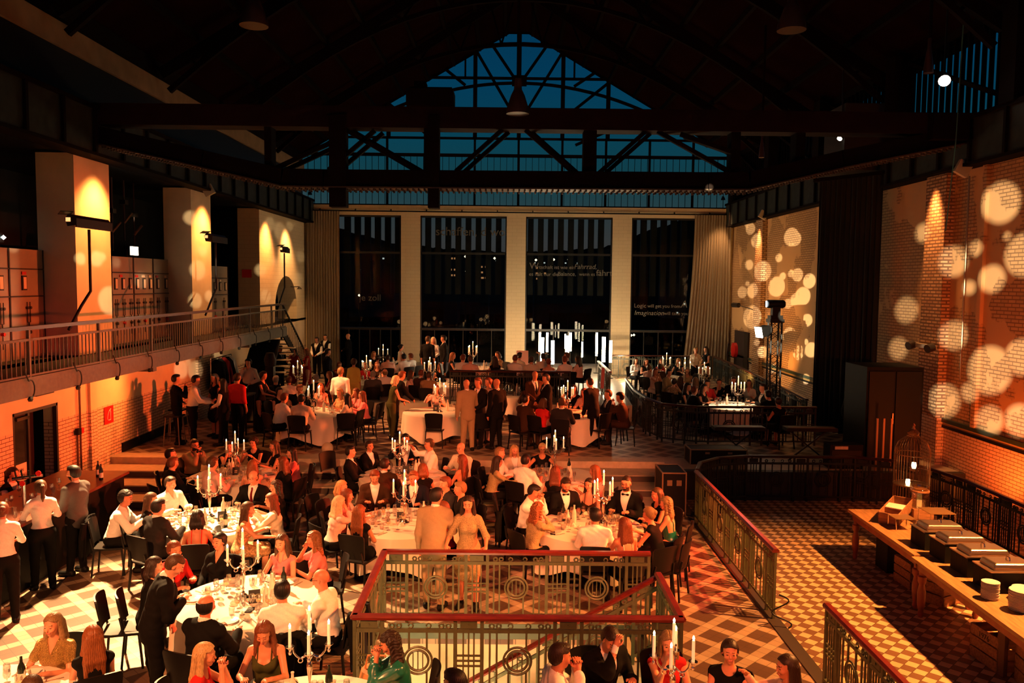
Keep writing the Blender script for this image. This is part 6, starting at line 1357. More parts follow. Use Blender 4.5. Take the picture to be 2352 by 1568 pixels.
for i, (y, z0, z1, w_) in enumerate(((13.6, 5.6, 7.2, .05), (14.6, 5.5, 7.3, .04), (15.7, 5.7, 7.2, .05), (16.6, 5.5, 7.3, .05), (19.8, 5.5, 7.0, .04), (20.6, 5.9, 7.1, .05), (21.4, 5.6, 7.2, .04), (22.0, 5.5, 7.2, .06), (22.7, 5.8, 7.1, .05), (23.3, 5.5, 7.2, .04), (27.3, 5.4, 7.2, .05))):
    t = thing('busbar', 'dark insulated busbar rod in the %s wall opening, %s' % ('left' if y < 18 else 'middle' if y < 25 else 'third', ('tall' if z0 < 5.55 else 'short')), 'busbar', (-10.6, y, 0), 0, 'insulated rods in the wall openings'); obj('rod', MB().tube([(0, 0, z0), (0, 0, 7.45)], w_ * .5, 6), mat('dark_red_rod', (.05, .012, .008), .5), t); obj('insulator', MB().tube([(0, 0, z0 + .5), (.14, .18, z0 + .78)], .035, 7), PIPE, t); obj('clamp', MB().box((-.08, -.1, z0 + 1.0), (.08, .1, z0 + 1.12)), DARKP, t)
p = atx(8, 545, -10.4); g = thing('floodlight', 'lamp glowing dimly in the far left wall opening', 'floodlight', p); obj('pole', MB().tube([(-.1, 0, 0), (-.1, 0, 3.12 - p.z)], .02, 6), BLACK, g); obj('lens', MB().lathe([(0, .05), (.05, 0), (0, -.05)], 10), mat('dim_lamp', (1, 1, 1), .3, emit=(.8, .95, .85), estr=6), g); obj('housing', MB().box((-.2, -.1, -.1), (-.05, .1, .1)), BLACK, g)
# small things on the left wall
def sign(name, label, cat, loc, w, h, m, rx=0, wall=-1, parts=()):
    t = thing(name, label, cat, loc); obj('panel', MB().box((0 if wall < 0 else -.01, -w / 2, -h / 2), (.01 if wall < 0 else 0, w / 2, h / 2)), m, t)
    for nm, mb, mm in parts: obj(nm, mb, mm, t)
    return t
hose = MB().tube([(.014, .08 - .16 * t_ - .05 * math.sin(t_ * PI), .13 - .22 * t_ + .02 * math.sin(6 * t_)) for t_ in np.linspace(0, 1, 10)], .008, 5).tube([(.014, -.05, -.12), (.014, .06, -.12), (.014, .07, .08), (.014, .02, .10)], .008, 5)
sign('hose_sign', 'red fire hose sign on the white tiled left wall', 'sign', (-9.19, 18.69, 1.62), .42, .40, mat('signal_red', (.62, .012, .012), .4), parts=(('hose_symbol', hose, mat('sign_white', (.8, .7, .7), .6)),))
t = thing('exit_sign', 'small dark emergency exit sign over the left door', 'sign', (-9.145, 16.0, 2.52)); obj('box', MB().box((-.05, -.3, -.06), (.05, .3, .08)), BLACK, t); obj('pictogram', MB().box((.05, -.12, -.02), (.055, -.04, .04)).box((.05, .04, 0), (.055, .16, .02)), mat('sign_glow', (.7, .6, .4), .5, emit=(.8, .5, .2), estr=.8), t)
t = thing('door_sign', 'paper notice taped on the glass of the left door', 'sign', (-9.24, 15.33, 1.05)); obj('paper', MB().box((0, -.2, -.17), (.004, .2, .17)), mat('warm_paper', (.78, .6, .45), .7), t)
for i, w_ in enumerate(('KEIN', 'EINGANG')): link('printed_text', text_mesh('printed_text', w_, .085, BLACK, 0, .001, 'CENTER'), t, (.008, 0, .02 - .1 * i), (PI / 2, 0, PI / 2))
d = thing('door_1', None, None, (-9.26, DY0, 0)); d['kind'] = 'structure'; obj('frame', MB().box((-.02, 0, 0), (.06, .06, DZ)).box((-.02, DY1 - DY0 - .06, 0), (.06, DY1 - DY0, DZ)).box((-.02, 0, DZ - .06), (.06, DY1 - DY0, DZ)).box((0, .5, 0), (.05, .56, DZ)), DARKP, d)
obj('glass', MB().box((.0, .06, .1), (.01, .5, DZ - .1)), mat('dark_door_glass', (.02, .028, .024), .08, spec=.8), d); obj('leaf', MB().box((-.5, .56, 0), (-.45, DY1 - DY0, DZ)), mat('brown_void', (.02, .008, .005), .9), d); obj('closer', MB().box((.05, .1, DZ - .16), (.09, .5, DZ - .1)), CHROME, d)
for y, lb in ((17.25, 'left'), (17.38, 'right')): tag(obj('pipe', MB().tube([(-9.16, y, .0), (-9.16, y, 2.9 if y > 17.3 else 1.45)], .022, 6), mat('brown_pipe', (.10, .045, .025), .5)), 'thin brown pipe on the left wall, %s of the pair' % lb, 'pipe')
t = thing('junction_box', 'black and red switch box on the left wall pipes', 'switch box', (-9.14, 17.3, 1.5)); obj('housing', MB().box((-.02, -.13, -.07), (.05, .0, .07)), BLACK, t); obj('alarm_button', MB().box((-.02, .0, -.06), (.05, .1, .06)), mat('signal_red'), t)
tag(obj('sign', MB().box((-9.85, 30.31, 4.85), (-9.5, 30.34, 5.15)), mat('signal_red')), 'small red extinguisher sign high in the third left bay', 'sign')['label']
tag(obj('wall_lamp', MB().tube([(-9.18, 34.6, 4.5), (-8.9, 34.9, 4.5)], .02, 6).lathe([(.02, 0), (.12, -.1), (0, -.1)], 10, (-8.9, 34.9, 4.5)), BLACK), 'small wall bracket lamp beside the arched niche', 'lamp')
for nm, p in (('left', aty(712, 443, 36.6)), ('right', aty(1661, 455, 36.6))):
    t = thing('bracket_lamp', 'small bell lamp bracketed at the %s end of the glazing' % nm, 'lamp', p); obj('lamp_shade', MB().lathe([(.10, -.08), (.08, 0), (.03, .08), (0, .1)], 12), BLACK, t, True); obj('bracket', MB().bar((0, 0, .08), (-.1 if nm == 'left' else .1, .58, .12), .03), BLACK, t)
    obj('diffuser', MB().lathe([(0, -.075), (.09, -.078)], 12), mat('warm_bulb_%s' % nm, (1, .8, .5), .3, emit=(1, .7, .4), estr=5 if nm == 'right' else .2), t)
# coats on a rail and dark tower under the balcony
t = thing('coat_rail', 'coat rail with hanging coats under the balcony end', 'coat rail', (-8.9, 25.3, ZP)); obj('rail', MB().tube([(0, -.9, 1.75), (0, .9, 1.75)], .02, 6).tube([(0, -.9, 0.002), (0, -.9, 1.75)], .02, 6).tube([(0, .9, .002), (0, .9, 1.75)], .02, 6), CHROME, t)
for i, (cn, y) in enumerate((('black', -.6), ('darkgrey', -.25), ('darkred', .1), ('black', .4), ('white', .65))):
    c = thing('coat', '%s coat hanging on the rail under the balcony' % ('dark grey' if cn == 'darkgrey' else 'dark red' if cn == 'darkred' else ('first black' if y < 0 else 'second black') if cn == 'black' else cn), 'coat', (-8.85, 25.3 + y, ZP)); obj('body', MB().lathe([(.05, 1.72), (.16, 1.6), (.17, 1.2), (.2, .75), (0, .75)], 12), cmat(cn), c, True); obj('sleeve', MB().tube([(.12, .04, 1.58), (.2, .08, 1.2), (.2, .1, .95)], .05, 7), cmat(cn), c, True)
t = thing('moving_light_stand', 'dark stand of stage equipment before the left wall', 'light stand', (-7.0, 24.0, ZP)); obj('mast', MB().box((-.12, -.12, .02), (.12, .12, 1.6)), BLACK, t); obj('head', MB().lathe([(0, 1.6), (.16, 1.62), (.19, 1.8), (.12, 2.0), (0, 2.02)], 10), BLACK, t, True); obj('base', MB().box((-.25, -.25, 0), (.25, .25, .04)), BLACK, t)
# bar-height table by the left wall with stools and glasses
t = thing('tall_table', 'tall black table by the left wall on the platform', 'table', (-7.35, 21.9, ZP)); obj('tabletop', MB().box((-.45, -.4, 1.02), (.45, .4, 1.06)), BLACK, t)
for sx in (-.4, .4):
    for sy in (-.35, .35): obj('leg', MB().box((sx - .02, sy - .02, 0), (sx + .02, sy + .02, 1.02)), BLACK, t)
for i in range(9): place('wine_glass', 'glass on the tall table by the left wall', 'wine glass', (-7.35 + random.uniform(-.35, .35), 21.9 + random.uniform(-.3, .3), ZP + 1.06), 0, 'glasses on the tall table by the left wall')
stl = None
for i, (x, y, lb) in enumerate(((-8.6, 21.2, 'nearest to the wall'), (-8.3, 20.2, 'closest to the stairs'), (-6.4, 22.9, 'right of the tall table'), (-6.9, 23.3, 'behind the tall table'))):
    t = thing('bar_stool', 'tall bar stool on the platform by the left wall, ' + lb, 'stool', (x, y, ZP)); obj('seat', MB().box((-.19, -.19, .72), (.19, .19, .76)), BLACK, t)
    for sx in (-1, 1):
        for sy in (-1, 1): obj('leg', MB().bar((sx * .15, sy * .15, .72), (sx * .2, sy * .2, .002), .022), mat('grey_leg', (.25, .2, .15), .4), t)
    obj('footrest', MB().bar((-.18, -.18, .25), (.18, -.18, .25), .02).bar((-.18, .18, .25), (.18, .18, .25), .02), BLACK, t)
# ------------------------------------------------------------------ bar at the left
t = thing('bar_counter', 'long dark bar counter along the left, full of glasses', 'bar', (-8.1, 11.0, 0)); obj('counter_top', MB().box((-.45, -1.4, 1.02), (.85, 4.5, 1.07)), mat('red_brown_bar_top', (.16, .05, .03), .35, noise=.2, scale=5), t); obj('front_panel', MB().box((-.3, -1.35, 0), (.78, 4.42, 1.02)), BLACK, t)
bt = MB().box((0, 0, 0), (.01, .01, .01))
rnd = random.Random(3)
for i in range(70):
    y = 9.9 + rnd.random() * 4.2; x = -8.1 + rnd.uniform(-.15, .75)
    if 11.4 < y < 11.9 and x > -7.6: continue
    place('wine_glass' if i % 2 else 'tumbler', 'clean %s among the crowded glasses on the bar' % ('wine glass' if i % 2 else 'tumbler'), 'wine glass' if i % 2 else 'glass', (x, y, 1.07), 0, 'glasses crowded on the bar')
for i, (x, y, lb) in enumerate(((-7.6, 15.0, 'left'), (-7.42, 14.75, 'right with pale label'))):
    t = thing('bottle', 'dark wine bottle on the end of the bar, ' + lb, 'bottle', (x, y, 1.07)); link('glass', GM['dark_bottle'], t); link('bottle_label', GM['bottle_label'], t)
p = atz(56, 1165, 1.07); t = thing('beer_tap', 'chrome beer tap column with red badges on the bar', 'beer tap', p); obj('column', MB().tube([(0, 0, 0), (0, 0, .42)], .028, 12), CHROME, t, True); obj('arm', MB().tube([(-.18, 0, .46), (.24, .12, .5)], .028, 10), CHROME, t, True)
for x in (-.1, .0, .12): obj('tap_handle', MB().tube([(x, -.02, .48), (x, -.06, .62)], .013, 7), BLACK, t)
obj('badge', MB().tube([(0, -.03, .40), (0, -.045, .40)], .045, 12), mat('signal_red'), t); obj('badge', MB().tube([(.2, .08, .54), (.2, .065, .54)], .045, 12), mat('signal_red'), t)

# ------------------------------------------------------------------ right: truss tower, hose reel, door, cabinet, cases
p = atz(1764, 955, ZP); TRX, TRY = 7.55, 22.9
t = thing('truss_tower', 'black lattice truss tower with moving light before the right wall', 'light stand', (TRX, TRY, ZP)); a = .145
for sx in (-a, a):
    for sy in (-a, a): obj('chord', MB().tube([(sx, sy, .03), (sx, sy, 3.1)], .025, 8), BLACK, t)
br_ = MB(); z = .1
while z < 3.0:
    for (ax_, ay, bx, by) in ((-a, -a, a, -a), (a, -a, a, a), (a, a, -a, a), (-a, a, -a, -a)): br_.bar((ax_, ay, z), (bx, by, z + .25), .012).bar((bx, by, z), (ax_, ay, z + .25), .012)
    z += .28
tag(obj('bracing', br_, BLACK, t), kind='stuff'); obj('base_plate', MB().box((-.4, -.4, 0), (.4, .4, .03)), BLACK, t); obj('top_plate', MB().box((-.2, -.2, 3.1), (.2, .2, 3.2)), BLACK, t)
t = thing('stage_light', 'black moving head light on top of the truss tower', 'stage light', (TRX, TRY, ZP + 3.2)); obj('base', MB().box((-.17, -.15, 0), (.17, .15, .1)), BLACK, t); obj('yoke', MB().box((-.11, -.1, .1), (.11, .1, .34)), BLACK, t); obj('head', MB().tube([(-.26, -.02, .42), (-.20, 0, .42), (.2, 0, .42), (.26, 0, .42)], [.10, .12, .12, .08], 14), BLACK, t, True); obj('lens', MB().tube([(-.27, -.02, .42), (-.275, -.02, .42)], .09, 12), mat('cool_lens', (1, 1, 1), .3, emit=(.8, .95, 1), estr=8), t)
t = thing('floodlight', 'lit white floodlight clamped to the truss tower', 'floodlight', (TRX - .35, TRY - .1, ZP + 2.86)); t.rotation_euler = (0, math.radians(-12), math.radians(20)); obj('housing', MB().box((-.16, -.13, -.14), (.14, .13, .14)).box((.14, -.05, -.05), (.28, .05, .05)), BLACK, t); obj('lens', MB().box((-.172, -.15, -.15), (-.162, .15, .15)), mat('flood_glass'), t)
t = thing('fire_hose_reel', 'red fire hose reel on the right wall beside the curtain', 'hose reel', (9.75, 35.9, 1.9)); obj('reel', MB().tube([(.25, 0, 0), (.45, 0, 0)], .32, 20), mat('signal_red'), t, True); obj('hose', MB().tube([(.02, -.14, .3 * 1), (-.05, -.16, -.2), (.0, -.15, -.7)], .03, 7), BLACK, t)
d = thing('door_2', None, None, (10.14, 34.1, ZP)); d['kind'] = 'structure'; obj('frame', MB().box((0, 0, 0), (.05, 2.1, 2.15)), mat('brown_void'), d); obj('leaf', MB().box((-.02, 0.02, 0), (.0, .6, 2.1)), DARKP, d)
t = thing('ledge_lamp', 'double lamp bracket on the right wall pilaster', 'lamp', (9.98, 19.2, 3.35)); obj('bracket', MB().box((-.1, -.4, -.03), (.0, .5, .06)), mat('pale_lamp_body'), t)
for y in (-.4, .5): obj('lamp_head', MB().tube([(-.1, y, .02), (-.25, y - .05, -.02)], .1, 12), DARKP, t, True)
tag(obj('pipe', MB().tube([(10.12, 18.05, 7.2), (10.14, 18.05, 2.7)], .02, 6), mat('worn_steel_pipe', (.3, .22, .14), .35, .6)), 'thin upright steel conduit on the near right wall', 'pipe')
t = thing('wall_projector', 'small lamp on an arm on the far right wall', 'lamp', (10.1, 33.2, 3.75)); obj('arm', MB().bar((0, 0, 0), (-.1, 2.0, .15), .03), DARKP, t); obj('head', MB().tube([(-.1, 2.0, .15), (-.25, 2.35, .15)], .11, 10), DARKP, t)
t = thing('equipment_cabinet', 'huge black cabinet standing at the right platform edge', 'cabinet', (8.0, 18.5, ZP)); obj('housing', MB().box((.25, 0, 0.0), (1.55, 1.2, 2.3)), mat('matt_black_cabinet', (.007, .008, .007), .7, spec=.1), t); obj('door', MB().box((.3, -.03, .1), (.88, 0, 2.2)), BLACK, t); obj('door', MB().box((.92, -.03, .1), (1.5, 0, 2.2)), BLACK, t); obj('handle', MB().box((.84, -.06, 1.0), (.87, -.03, 1.25)), CHROME, t)
def flightcase(x, y, z, w, d_, h, lb, rz=0):
    t = thing('flight_case', lb, 'flight case', (x, y, z), rz); obj('body', MB().box((0, 0, .0), (w, d_, h)), BLACK, t); e = MB(); q = .025
    for a_, b_ in (((0, 0, 0), (w, 0, 0)), ((0, 0, h), (w, 0, h)), ((0, d_, h), (w, d_, h)), ((0, 0, 0), (0, 0, h)), ((w, 0, 0), (w, 0, h)), ((0, d_, 0), (0, d_, h)), ((0, 0, h), (0, d_, h)), ((w, 0, h), (w, d_, h)), ((0, 0, 0), (0, d_, 0))): e.bar(a_, b_, q)
    obj('edge_trim', e, mat('case_edge', (.35, .25, .15), .4, .5), t)
    for px_ in (.3, .7): obj('butterfly_latch', MB().box((w * px_ - .05, -.02, h * .72), (w * px_ + .05, 0, h * .84)), mat('case_edge'), t)
flightcase(3.20, 16.35, 0, .48, .8, .92, 'tall black flight case at the right end of the steps'); flightcase(4.25, 18.5, ZP, 1.3, .6, .35, 'low black flight case on the dark platform edge')
for i, (x, lb) in enumerate(((4.9, 'left'), (6.6, 'right'))):
    t = thing('keyboard_stand', 'dark keyboard on a crossed stand behind the buffet rail, ' + lb, 'keyboard', (x, 18.9, ZP)); obj('keyboard', MB().box((0, 0, .72), (1.2, .35, .8)), BLACK, t); obj('keys', MB().box((.05, .02, .8), (1.15, .15, .81)), mat('dim_keys', (.08, .05, .03), .6), t); obj('crossed_legs', MB().bar((.1, .15, .002), (1.0, .15, .72), .03).bar((1.0, .15, .002), (.1, .15, .72), .03), BLACK, t)
t = thing('amplifier', 'black amplifier with small plate on the dark stage edge', 'amplifier', (7.35, 18.2, ZP)); obj('housing', MB().box((0, 0, 0), (.75, .4, .55)), BLACK, t); obj('front_grille', MB().box((.04, -.012, .04), (.71, 0, .42)), mat('dark_fitting'), t); obj('name_plate', MB().box((.1, -.02, .45), (.4, 0, .52)), mat('ivory_label'), t)
for x in (8.3, 8.45, 8.62): tag(obj('wooden_pole', MB().box((x - .02, 17.98, ZP), (x + .02, 18.02, ZP + 1.2)), mat('raw_timber', (.42, .2, .09), .7)), 'upright timber pole leaning behind the birdcage, %s' % ('left' if x < 8.4 else 'middle' if x < 8.5 else 'right'), 'pole')
# hanging chain hoist ropes at the right
tag(obj('rope', MB().tube([aty(2215, 20, 17.5), aty(2195, 330, 17.5), aty(2172, 530, 17.5)], .012, 5), mat('teal_rope', (.05, .2, .2), .6)), 'thin teal rope hanging at upper right before the brick pilaster', 'rope')

# ------------------------------------------------------------------ buffet
WOODT = mat('oiled_table_wood', (.40, .20, .085), .42, noise=.35, scale=4, wave=(8, 1, 8)); WOODR = mat('red_brown_leg_wood', (.30, .06, .03), .38, noise=.3, scale=6); CRATE = mat('crate_wood', (.33, .15, .07), .7, noise=.4, scale=5, wave=(1, 6, 6)); BOXM = mat('black_chafer_box', (.007, .007, .006), .7, spec=.15); LIDM = mat('brushed_steel', (.50, .38, .31), .3, .95)
def buffet_table(x0, y0, y1, lb, rz=0):
    t = thing('buffet_table', lb, 'table', (x0, y0, 0), rz); L_ = y1 - y0; obj('tabletop', MB().box((0, 0, .80), (1.0, L_, .85)), WOODT, t); obj('apron', MB().box((.06, .05, .68), (.10, L_ - .05, .80)).box((.90, .05, .68), (.94, L_ - .05, .80)).box((.06, .05, .68), (.94, .09, .80)).box((.06, L_ - .09, .68), (.94, L_ - .05, .80)), WOODR, t)
    for x in (.11, .89):
        for y in (.12, L_ - .12): obj('turned_leg', MB().lathe([(.03, 0.001), (.045, .05), (.035, .1), (.055, .2), (.058, .38), (.036, .48), (.062, .53), (.062, .60), (.04, .62), (.05, .8)], 14, (x, y, 0)), WOODR, t, True)
    return t
buffet_table(5.98, 11.62, 14.05, 'far rustic buffet table with turned red legs', math.radians(-1)); buffet_table(5.80, 8.5, 11.55, 'near rustic buffet table with chafing dishes and plates', math.radians(-2))
Z0 = .852
for i, (px, py) in enumerate(((2165, 1215), (2210, 1235), (2255, 1258), (2305, 1288))):
    p = atz(px, py, 1.16); c = (6.55 + .0 * i, 12.02 - .56 * i, Z0); nm = ('first (farthest)', 'second', 'third', 'fourth (nearest)')[i]
    t = thing('chafing_box', 'black box carrying the %s chafing dish of the buffet' % nm.split(' ')[0], 'box', c); obj('box', MB().box((-.32, -.21, 0), (.32, .21, .27)), BOXM, t); obj('plank_grooves', MB().box((-.322, -.07, 0), (-.32, -.065, .27)).box((-.322, .07, 0), (-.32, .075, .27)), BLACK, t)
    t = thing('chafing_dish', 'steel chafing dish with lid, %s in the buffet row' % nm, 'chafing dish', (c[0], c[1], Z0 + .27)); obj('pan_rim', MB().box((-.34, -.215, 0), (.34, .215, .015)), LIDM, t)
    mb = MB(); rows = [(.27, .17, .016), (.27, .17, .05), (.255, .155, .085), (.235, .135, .10), (.0, .0, .105)]
    for (w, h_, z) in rows[:-1]: mb.v += [(-w, -h_, z), (w, -h_, z), (w, h_, z), (-w, h_, z)]
    for k in range(3):
        for j in range(4): mb.f.append((4 * k + j, 4 * k + (j + 1) % 4, 4 * k + 4 + (j + 1) % 4, 4 * k + 4 + j))
    mb.f.append((12, 13, 14, 15)); o = obj('lid', mb, LIDM, t); bv = o.modifiers.new('b', 'BEVEL'); bv.width = .012; bv.segments = 2
    obj('handle', MB().tube([(0, -.04, .10), (0, -.03, .14), (0, .03, .14), (0, .04, .10)], .009, 7), SILVER, t, True)
for (x, y, n, r, lb) in ((6.12, 9.98, 13, .105, 'left plate stack'), (6.28, 9.62, 15, .135, 'middle plate stack'), (6.52, 9.95, 9, .13, 'back plate stack'), (6.35, 9.22, 12, .13, 'nearest plate stack')):
    pmh = MB().lathe([(0, .002), (r * .6, .002), (r, .012), (r, .018), (r * .6, .010), (0, .010)], 24).mesh('plate', WHITE, True)
    for k in range(n): o = link('plate', pmh, None, (x + random.uniform(-.003, .003), y + random.uniform(-.003, .003), Z0 + .0165 * k)); tag(o, 'white plate in the %s at the near buffet end' % lb, 'plate', 'stacked plates, ' + lb)
# planter crate, jar, risers, birdcage
t = thing('wooden_planter', 'wooden tray box with two compartments and a white card', 'crate', (6.55, 13.38, Z0 + .075), math.radians(-42)); t.rotation_euler = (math.radians(9), 0, math.radians(-42)); w, l, h = .16, .40, .19
b = MB().box((-w, -l, 0), (w, l, .02)); obj('base', b, CRATE, t); obj('side', MB().box((-w, -l, 0), (-w + .018, l, h)), CRATE, t); obj('side', MB().box((w - .018, -l, 0), (w, l, h)), CRATE, t); obj('end', MB().box((-w, -l, 0), (w, -l + .018, h)), CRATE, t); obj('end', MB().box((-w, l - .018, 0), (w, l, h)), CRATE, t); obj('divider', MB().box((-w, -.12, 0), (w, -.105, h - .02)).box((-w, .105, 0), (w, .12, h - .02)), CRATE, t); obj('card', MB().box((-w + .02, -.1, h - .02), (w - .02, .1, h - .014)), mat('white_card', (.8, .75, .68), .6), t)
t = thing('glass_jar', 'big glass jar lantern with a candle on the buffet', 'jar', (7.02, 13.55, Z0 + .18)); obj('jar', MB().lathe([(0, .005), (.14, 0), (.15, .03), (.15, .26), (.13, .31), (.11, .33), (.12, .36), (.115, .36), (.10, .33), (.12, .30), (.142, .25), (.142, .03), (0, .012)], 22), JAR, t, True); obj('candle', MB().lathe([(0, .012), (.04, .012), (.04, .12), (0, .12)], 12), mat('glowing_wax', (.9, .7, .4), .5, emit=(1, .5, .18), estr=1.4), t); obj('twine', MB().lathe([(.152, .27), (.155, .285), (.15, .30)], 20), CRATE, t)
tag(obj('wooden_block', MB().box((6.86, 13.4, Z0), (7.2, 13.72, Z0 + .18)), CRATE), 'wooden block under the big glass jar lantern', 'block')
def riser(x, y, w, d_, h, lb):
    t = thing('display_riser', lb, 'stand', (x, y, Z0)); obj('shelf', MB().box((0, 0, h - .008), (w, d_, h)), mat('brass_shelf', (.30, .17, .07), .35, .5), t)
    for sx in (.008, w - .008):
        for sy in (.008, d_ - .008): obj('leg', MB().box((sx - .006, sy - .006, 0), (sx + .006, sy + .006, h)), SILVER, t)
riser(6.25, 12.75, .32, .3, .2, 'low metal display riser at the front of the buffet'); riser(6.62, 12.62, .26, .26, .15, 'smallest metal display riser on the buffet'); riser(6.85, 12.85, .42, .4, .26, 'tallest metal display riser beside the glass jar')
# birdcage
R_, cx, cy = .30, 7.35, 14.5
t = thing('birdcage', 'tall wire birdcage with candles behind the buffet', 'birdcage', (cx, cy, 0)); obj('stand', MB().box((-.32, -.32, .60), (.32, .32, .66)), mat('dark_timber', (.12, .05, .03), .6), t)
for sx in (-.28, .28):
    for sy in (-.28, .28): obj('leg', MB().box((sx - .025, sy - .025, 0), (sx + .025, sy + .025, .6)), mat('dark_timber'), t)
BR = mat('antique_brass_wire', (.36, .20, .09), .35, .7)
wm = MB().tube([(R_, 0, .66), (R_, 0, 1.75), (R_ * .97, 0, 1.85), (R_ * .8, 0, 1.96), (R_ * .5, 0, 2.04), (.09, 0, 2.08), (.10, 0, 2.14), (.03, 0, 2.2)], .004, 5).mesh('wire', BR)
for k in range(36): link('wire', wm, t, None, (0, 0, 2 * PI * k / 36))
for z, r_ in ((.68, R_), (1.2, R_), (1.75, R_), (2.08, .1)): obj('hoop', MB().tube([(r_ * math.cos(a), r_ * math.sin(a), z) for a in np.linspace(0, 2 * PI, 30, endpoint=False)], .009, 5, closed=True), BR, t)
obj('shelf', MB().lathe([(0, 1.18), (R_ - .01, 1.18), (R_ - .01, 1.19), (0, 1.19)], 24), BR, t); obj('floor_pan', MB().lathe([(0, .67), (R_ - .01, .67), (R_ - .01, .70), (0, .70)], 24), mat('dark_timber'), t); obj('finial', MB().lathe([(0, 2.18), (.035, 2.2), (.02, 2.24), (.03, 2.27), (0, 2.31)], 10), BR, t, True)
for x, y, z, lb in ((-.1, -.08, 1.19, 'lit candle glass on the birdcage middle shelf'), (.06, .05, 1.47, 'candle glass hanging in the upper birdcage')):
    c = thing('candle_glass', lb, 'candle', (cx + x, cy + y, z)); obj('glass', MB().lathe([(0, 0), (.03, 0), (.042, .05), (.036, .11)], 12), mat('frosted_glow', (.9, .7, .45), .4, emit=(1, .62, .28), estr=9 if z < 1.3 else 1.2), c, True); obj('wick', MB().lathe([(0, .02), (.006, .03), (0, .06)], 6), FLAME, c)
tag(obj('hook', MB().tube([(cx + .06, cy + .05, 1.58), (cx + .06, cy + .05, 2.1)], .003, 4), BR), 'thin wire holding the upper candle glass in the birdcage', 'hook')
# crates under the tables
def crate(x, y, z, w, l, h, rz, lb, txt=None, m=None, tilt=0):
    t = thing('slatted_crate', lb, 'crate', (x, y, z), rz); t.rotation_euler = (0, tilt, rz); m = m or CRATE
    ns = 3; sh = h / ns
    for i in range(ns):
        z0 = i * sh + .008
        for nm, lo, hi in (('slat', (-w / 2, -l / 2, z0), (-w / 2 + .015, l / 2, z0 + sh - .02)), ('slat', (w / 2 - .015, -l / 2, z0), (w / 2, l / 2, z0 + sh - .02)), ('slat', (-w / 2, -l / 2, z0), (w / 2, -l / 2 + .015, z0 + sh - .02)), ('slat', (-w / 2, l / 2 - .015, z0), (w / 2, l / 2, z0 + sh - .02))): obj(nm, MB().box(lo, hi), m, t)
    for sx in (-1, 1):
        for sy in (-1, 1): obj('corner_post', MB().box((sx * (w / 2 - .03) - .015, sy * (l / 2 - .03) - .015, 0), (sx * (w / 2 - .03) + .015, sy * (l / 2 - .03) + .015, h)), m, t)
    obj('bottom_board', MB().box((-w / 2, -l / 2, 0), (w / 2, l / 2, .012)), m, t)
    if txt: link('stencilled_text', text_mesh('stencilled_text', txt, .10, BLACK, 0, .001, 'CENTER'), t, (-w / 2 - .003, 0, h * .66 + .03), (PI / 2, 0, -PI / 2))
    return t
crate(6.28, 10.0, 0.003, .42, .52, .44, math.radians(6), 'red lit wooden crate stencilled 1976 under the near table', '1976'); crate(6.4, 9.25, .003, .45, .6, .5, math.radians(-8), 'dark slatted crate under the near buffet end')
crate(6.55, 12.7, .003, .4, .5, .42, .05, 'slatted crate under the far table, left one'); crate(6.6, 12.05, .003, .45, .45, .5, .5, 'tilted slatted crate under the far table, right one')
tag(obj('loudspeaker', MB().box((6.35, 13.2, .003), (6.8, 13.62, .62)), BLACK), 'black box standing under the far end of the buffet', 'speaker'); tag(obj('mirror_frame', MB().box((6.12, 9.62, .003), (6.16, 9.72, .62)).box((6.10, 9.60, .0035), (6.13, 9.74, .6)), mat('dark_timber')), 'upright dark board beside the stencilled crate', 'board')

# ------------------------------------------------------------------ podium: light tubes, lectern
LED = mat('white_light_tube', (1, 1, 1), .3, emit=(1.0, .78, .48), estr=50)
for i, (px, y0, y1, Yd, w) in enumerate(((1239.5, 764, 807, 33.5, 1), (1245, 775, 830, 31.5, 1.5), (1256.6, 764, 808, 33.8, 1), (1269, 782, 836, 31.2, 1.4), (1298, 767, 800, 33.8, .5), (1302.5, 771, 810, 31.8, 1.6), (1310, 764, 806, 33.4, 1), (1337, 785, 820, 33.6, .7), (1370, 764, 817, 33.2, 1), (1386, 774, 831, 31.0, 1.5), (1402, 782, 832, 31.4, 1.2))):
    a_, b_ = aty(px, y0, Yd), aty(px, y1, Yd); t = thing('light_tube', 'upright glowing white tube on the podium, %s from left' % ('first', 'second', 'third', 'fourth', 'thin fifth', 'wide sixth', 'seventh', 'short eighth', 'ninth', 'tenth', 'last')[i], 'tube light', (b_.x, Yd, ZQ)); obj('tube', MB().tube([(0, 0, b_.z - ZQ), (0, 0, a_.z - ZQ)], .045 * w, 10), LED, t, True); obj('base', MB().lathe([(0, 0), (.12, 0), (.12, .02), (0, .02)], 12), BLACK, t); obj('pole', MB().tube([(0, .0, .02), (0, 0, b_.z - ZQ)], .012, 6), BLACK, t)
p = aty(1200, 805, 30.2); t = thing('roll_up_banner', 'pale pink upright banner panel beside the podium table', 'banner', (p.x, 30.2, ZQ)); obj('panel', MB().box((-.22, 0, .02), (.22, .02, p.z - ZQ)), mat('pink_banner', (.75, .42, .38), .7), t); obj('foot', MB().box((-.24, -.1, 0), (.24, .12, .03)), BLACK, t)
t = thing('candelabra_bouquet', 'tall branched bouquet on the podium table under the tubes', 'bouquet', (TABLES['Q1'][0] + .2, TABLES['Q1'][1] + .1, ZQ + .748)); obj('stem', MB().tube([(0, 0, 0), (0, 0, .45)], .02, 8), SILVER, t)
for k in range(9): a_ = k * .7; obj('branch', MB().tube([(0, 0, .42), (.14 * math.cos(a_), .14 * math.sin(a_), .52), (.22 * math.cos(a_), .22 * math.sin(a_), .47 + .05 * (k % 3))], .009, 5), mat('pale_branch', (.6, .42, .32), .6), t, True)
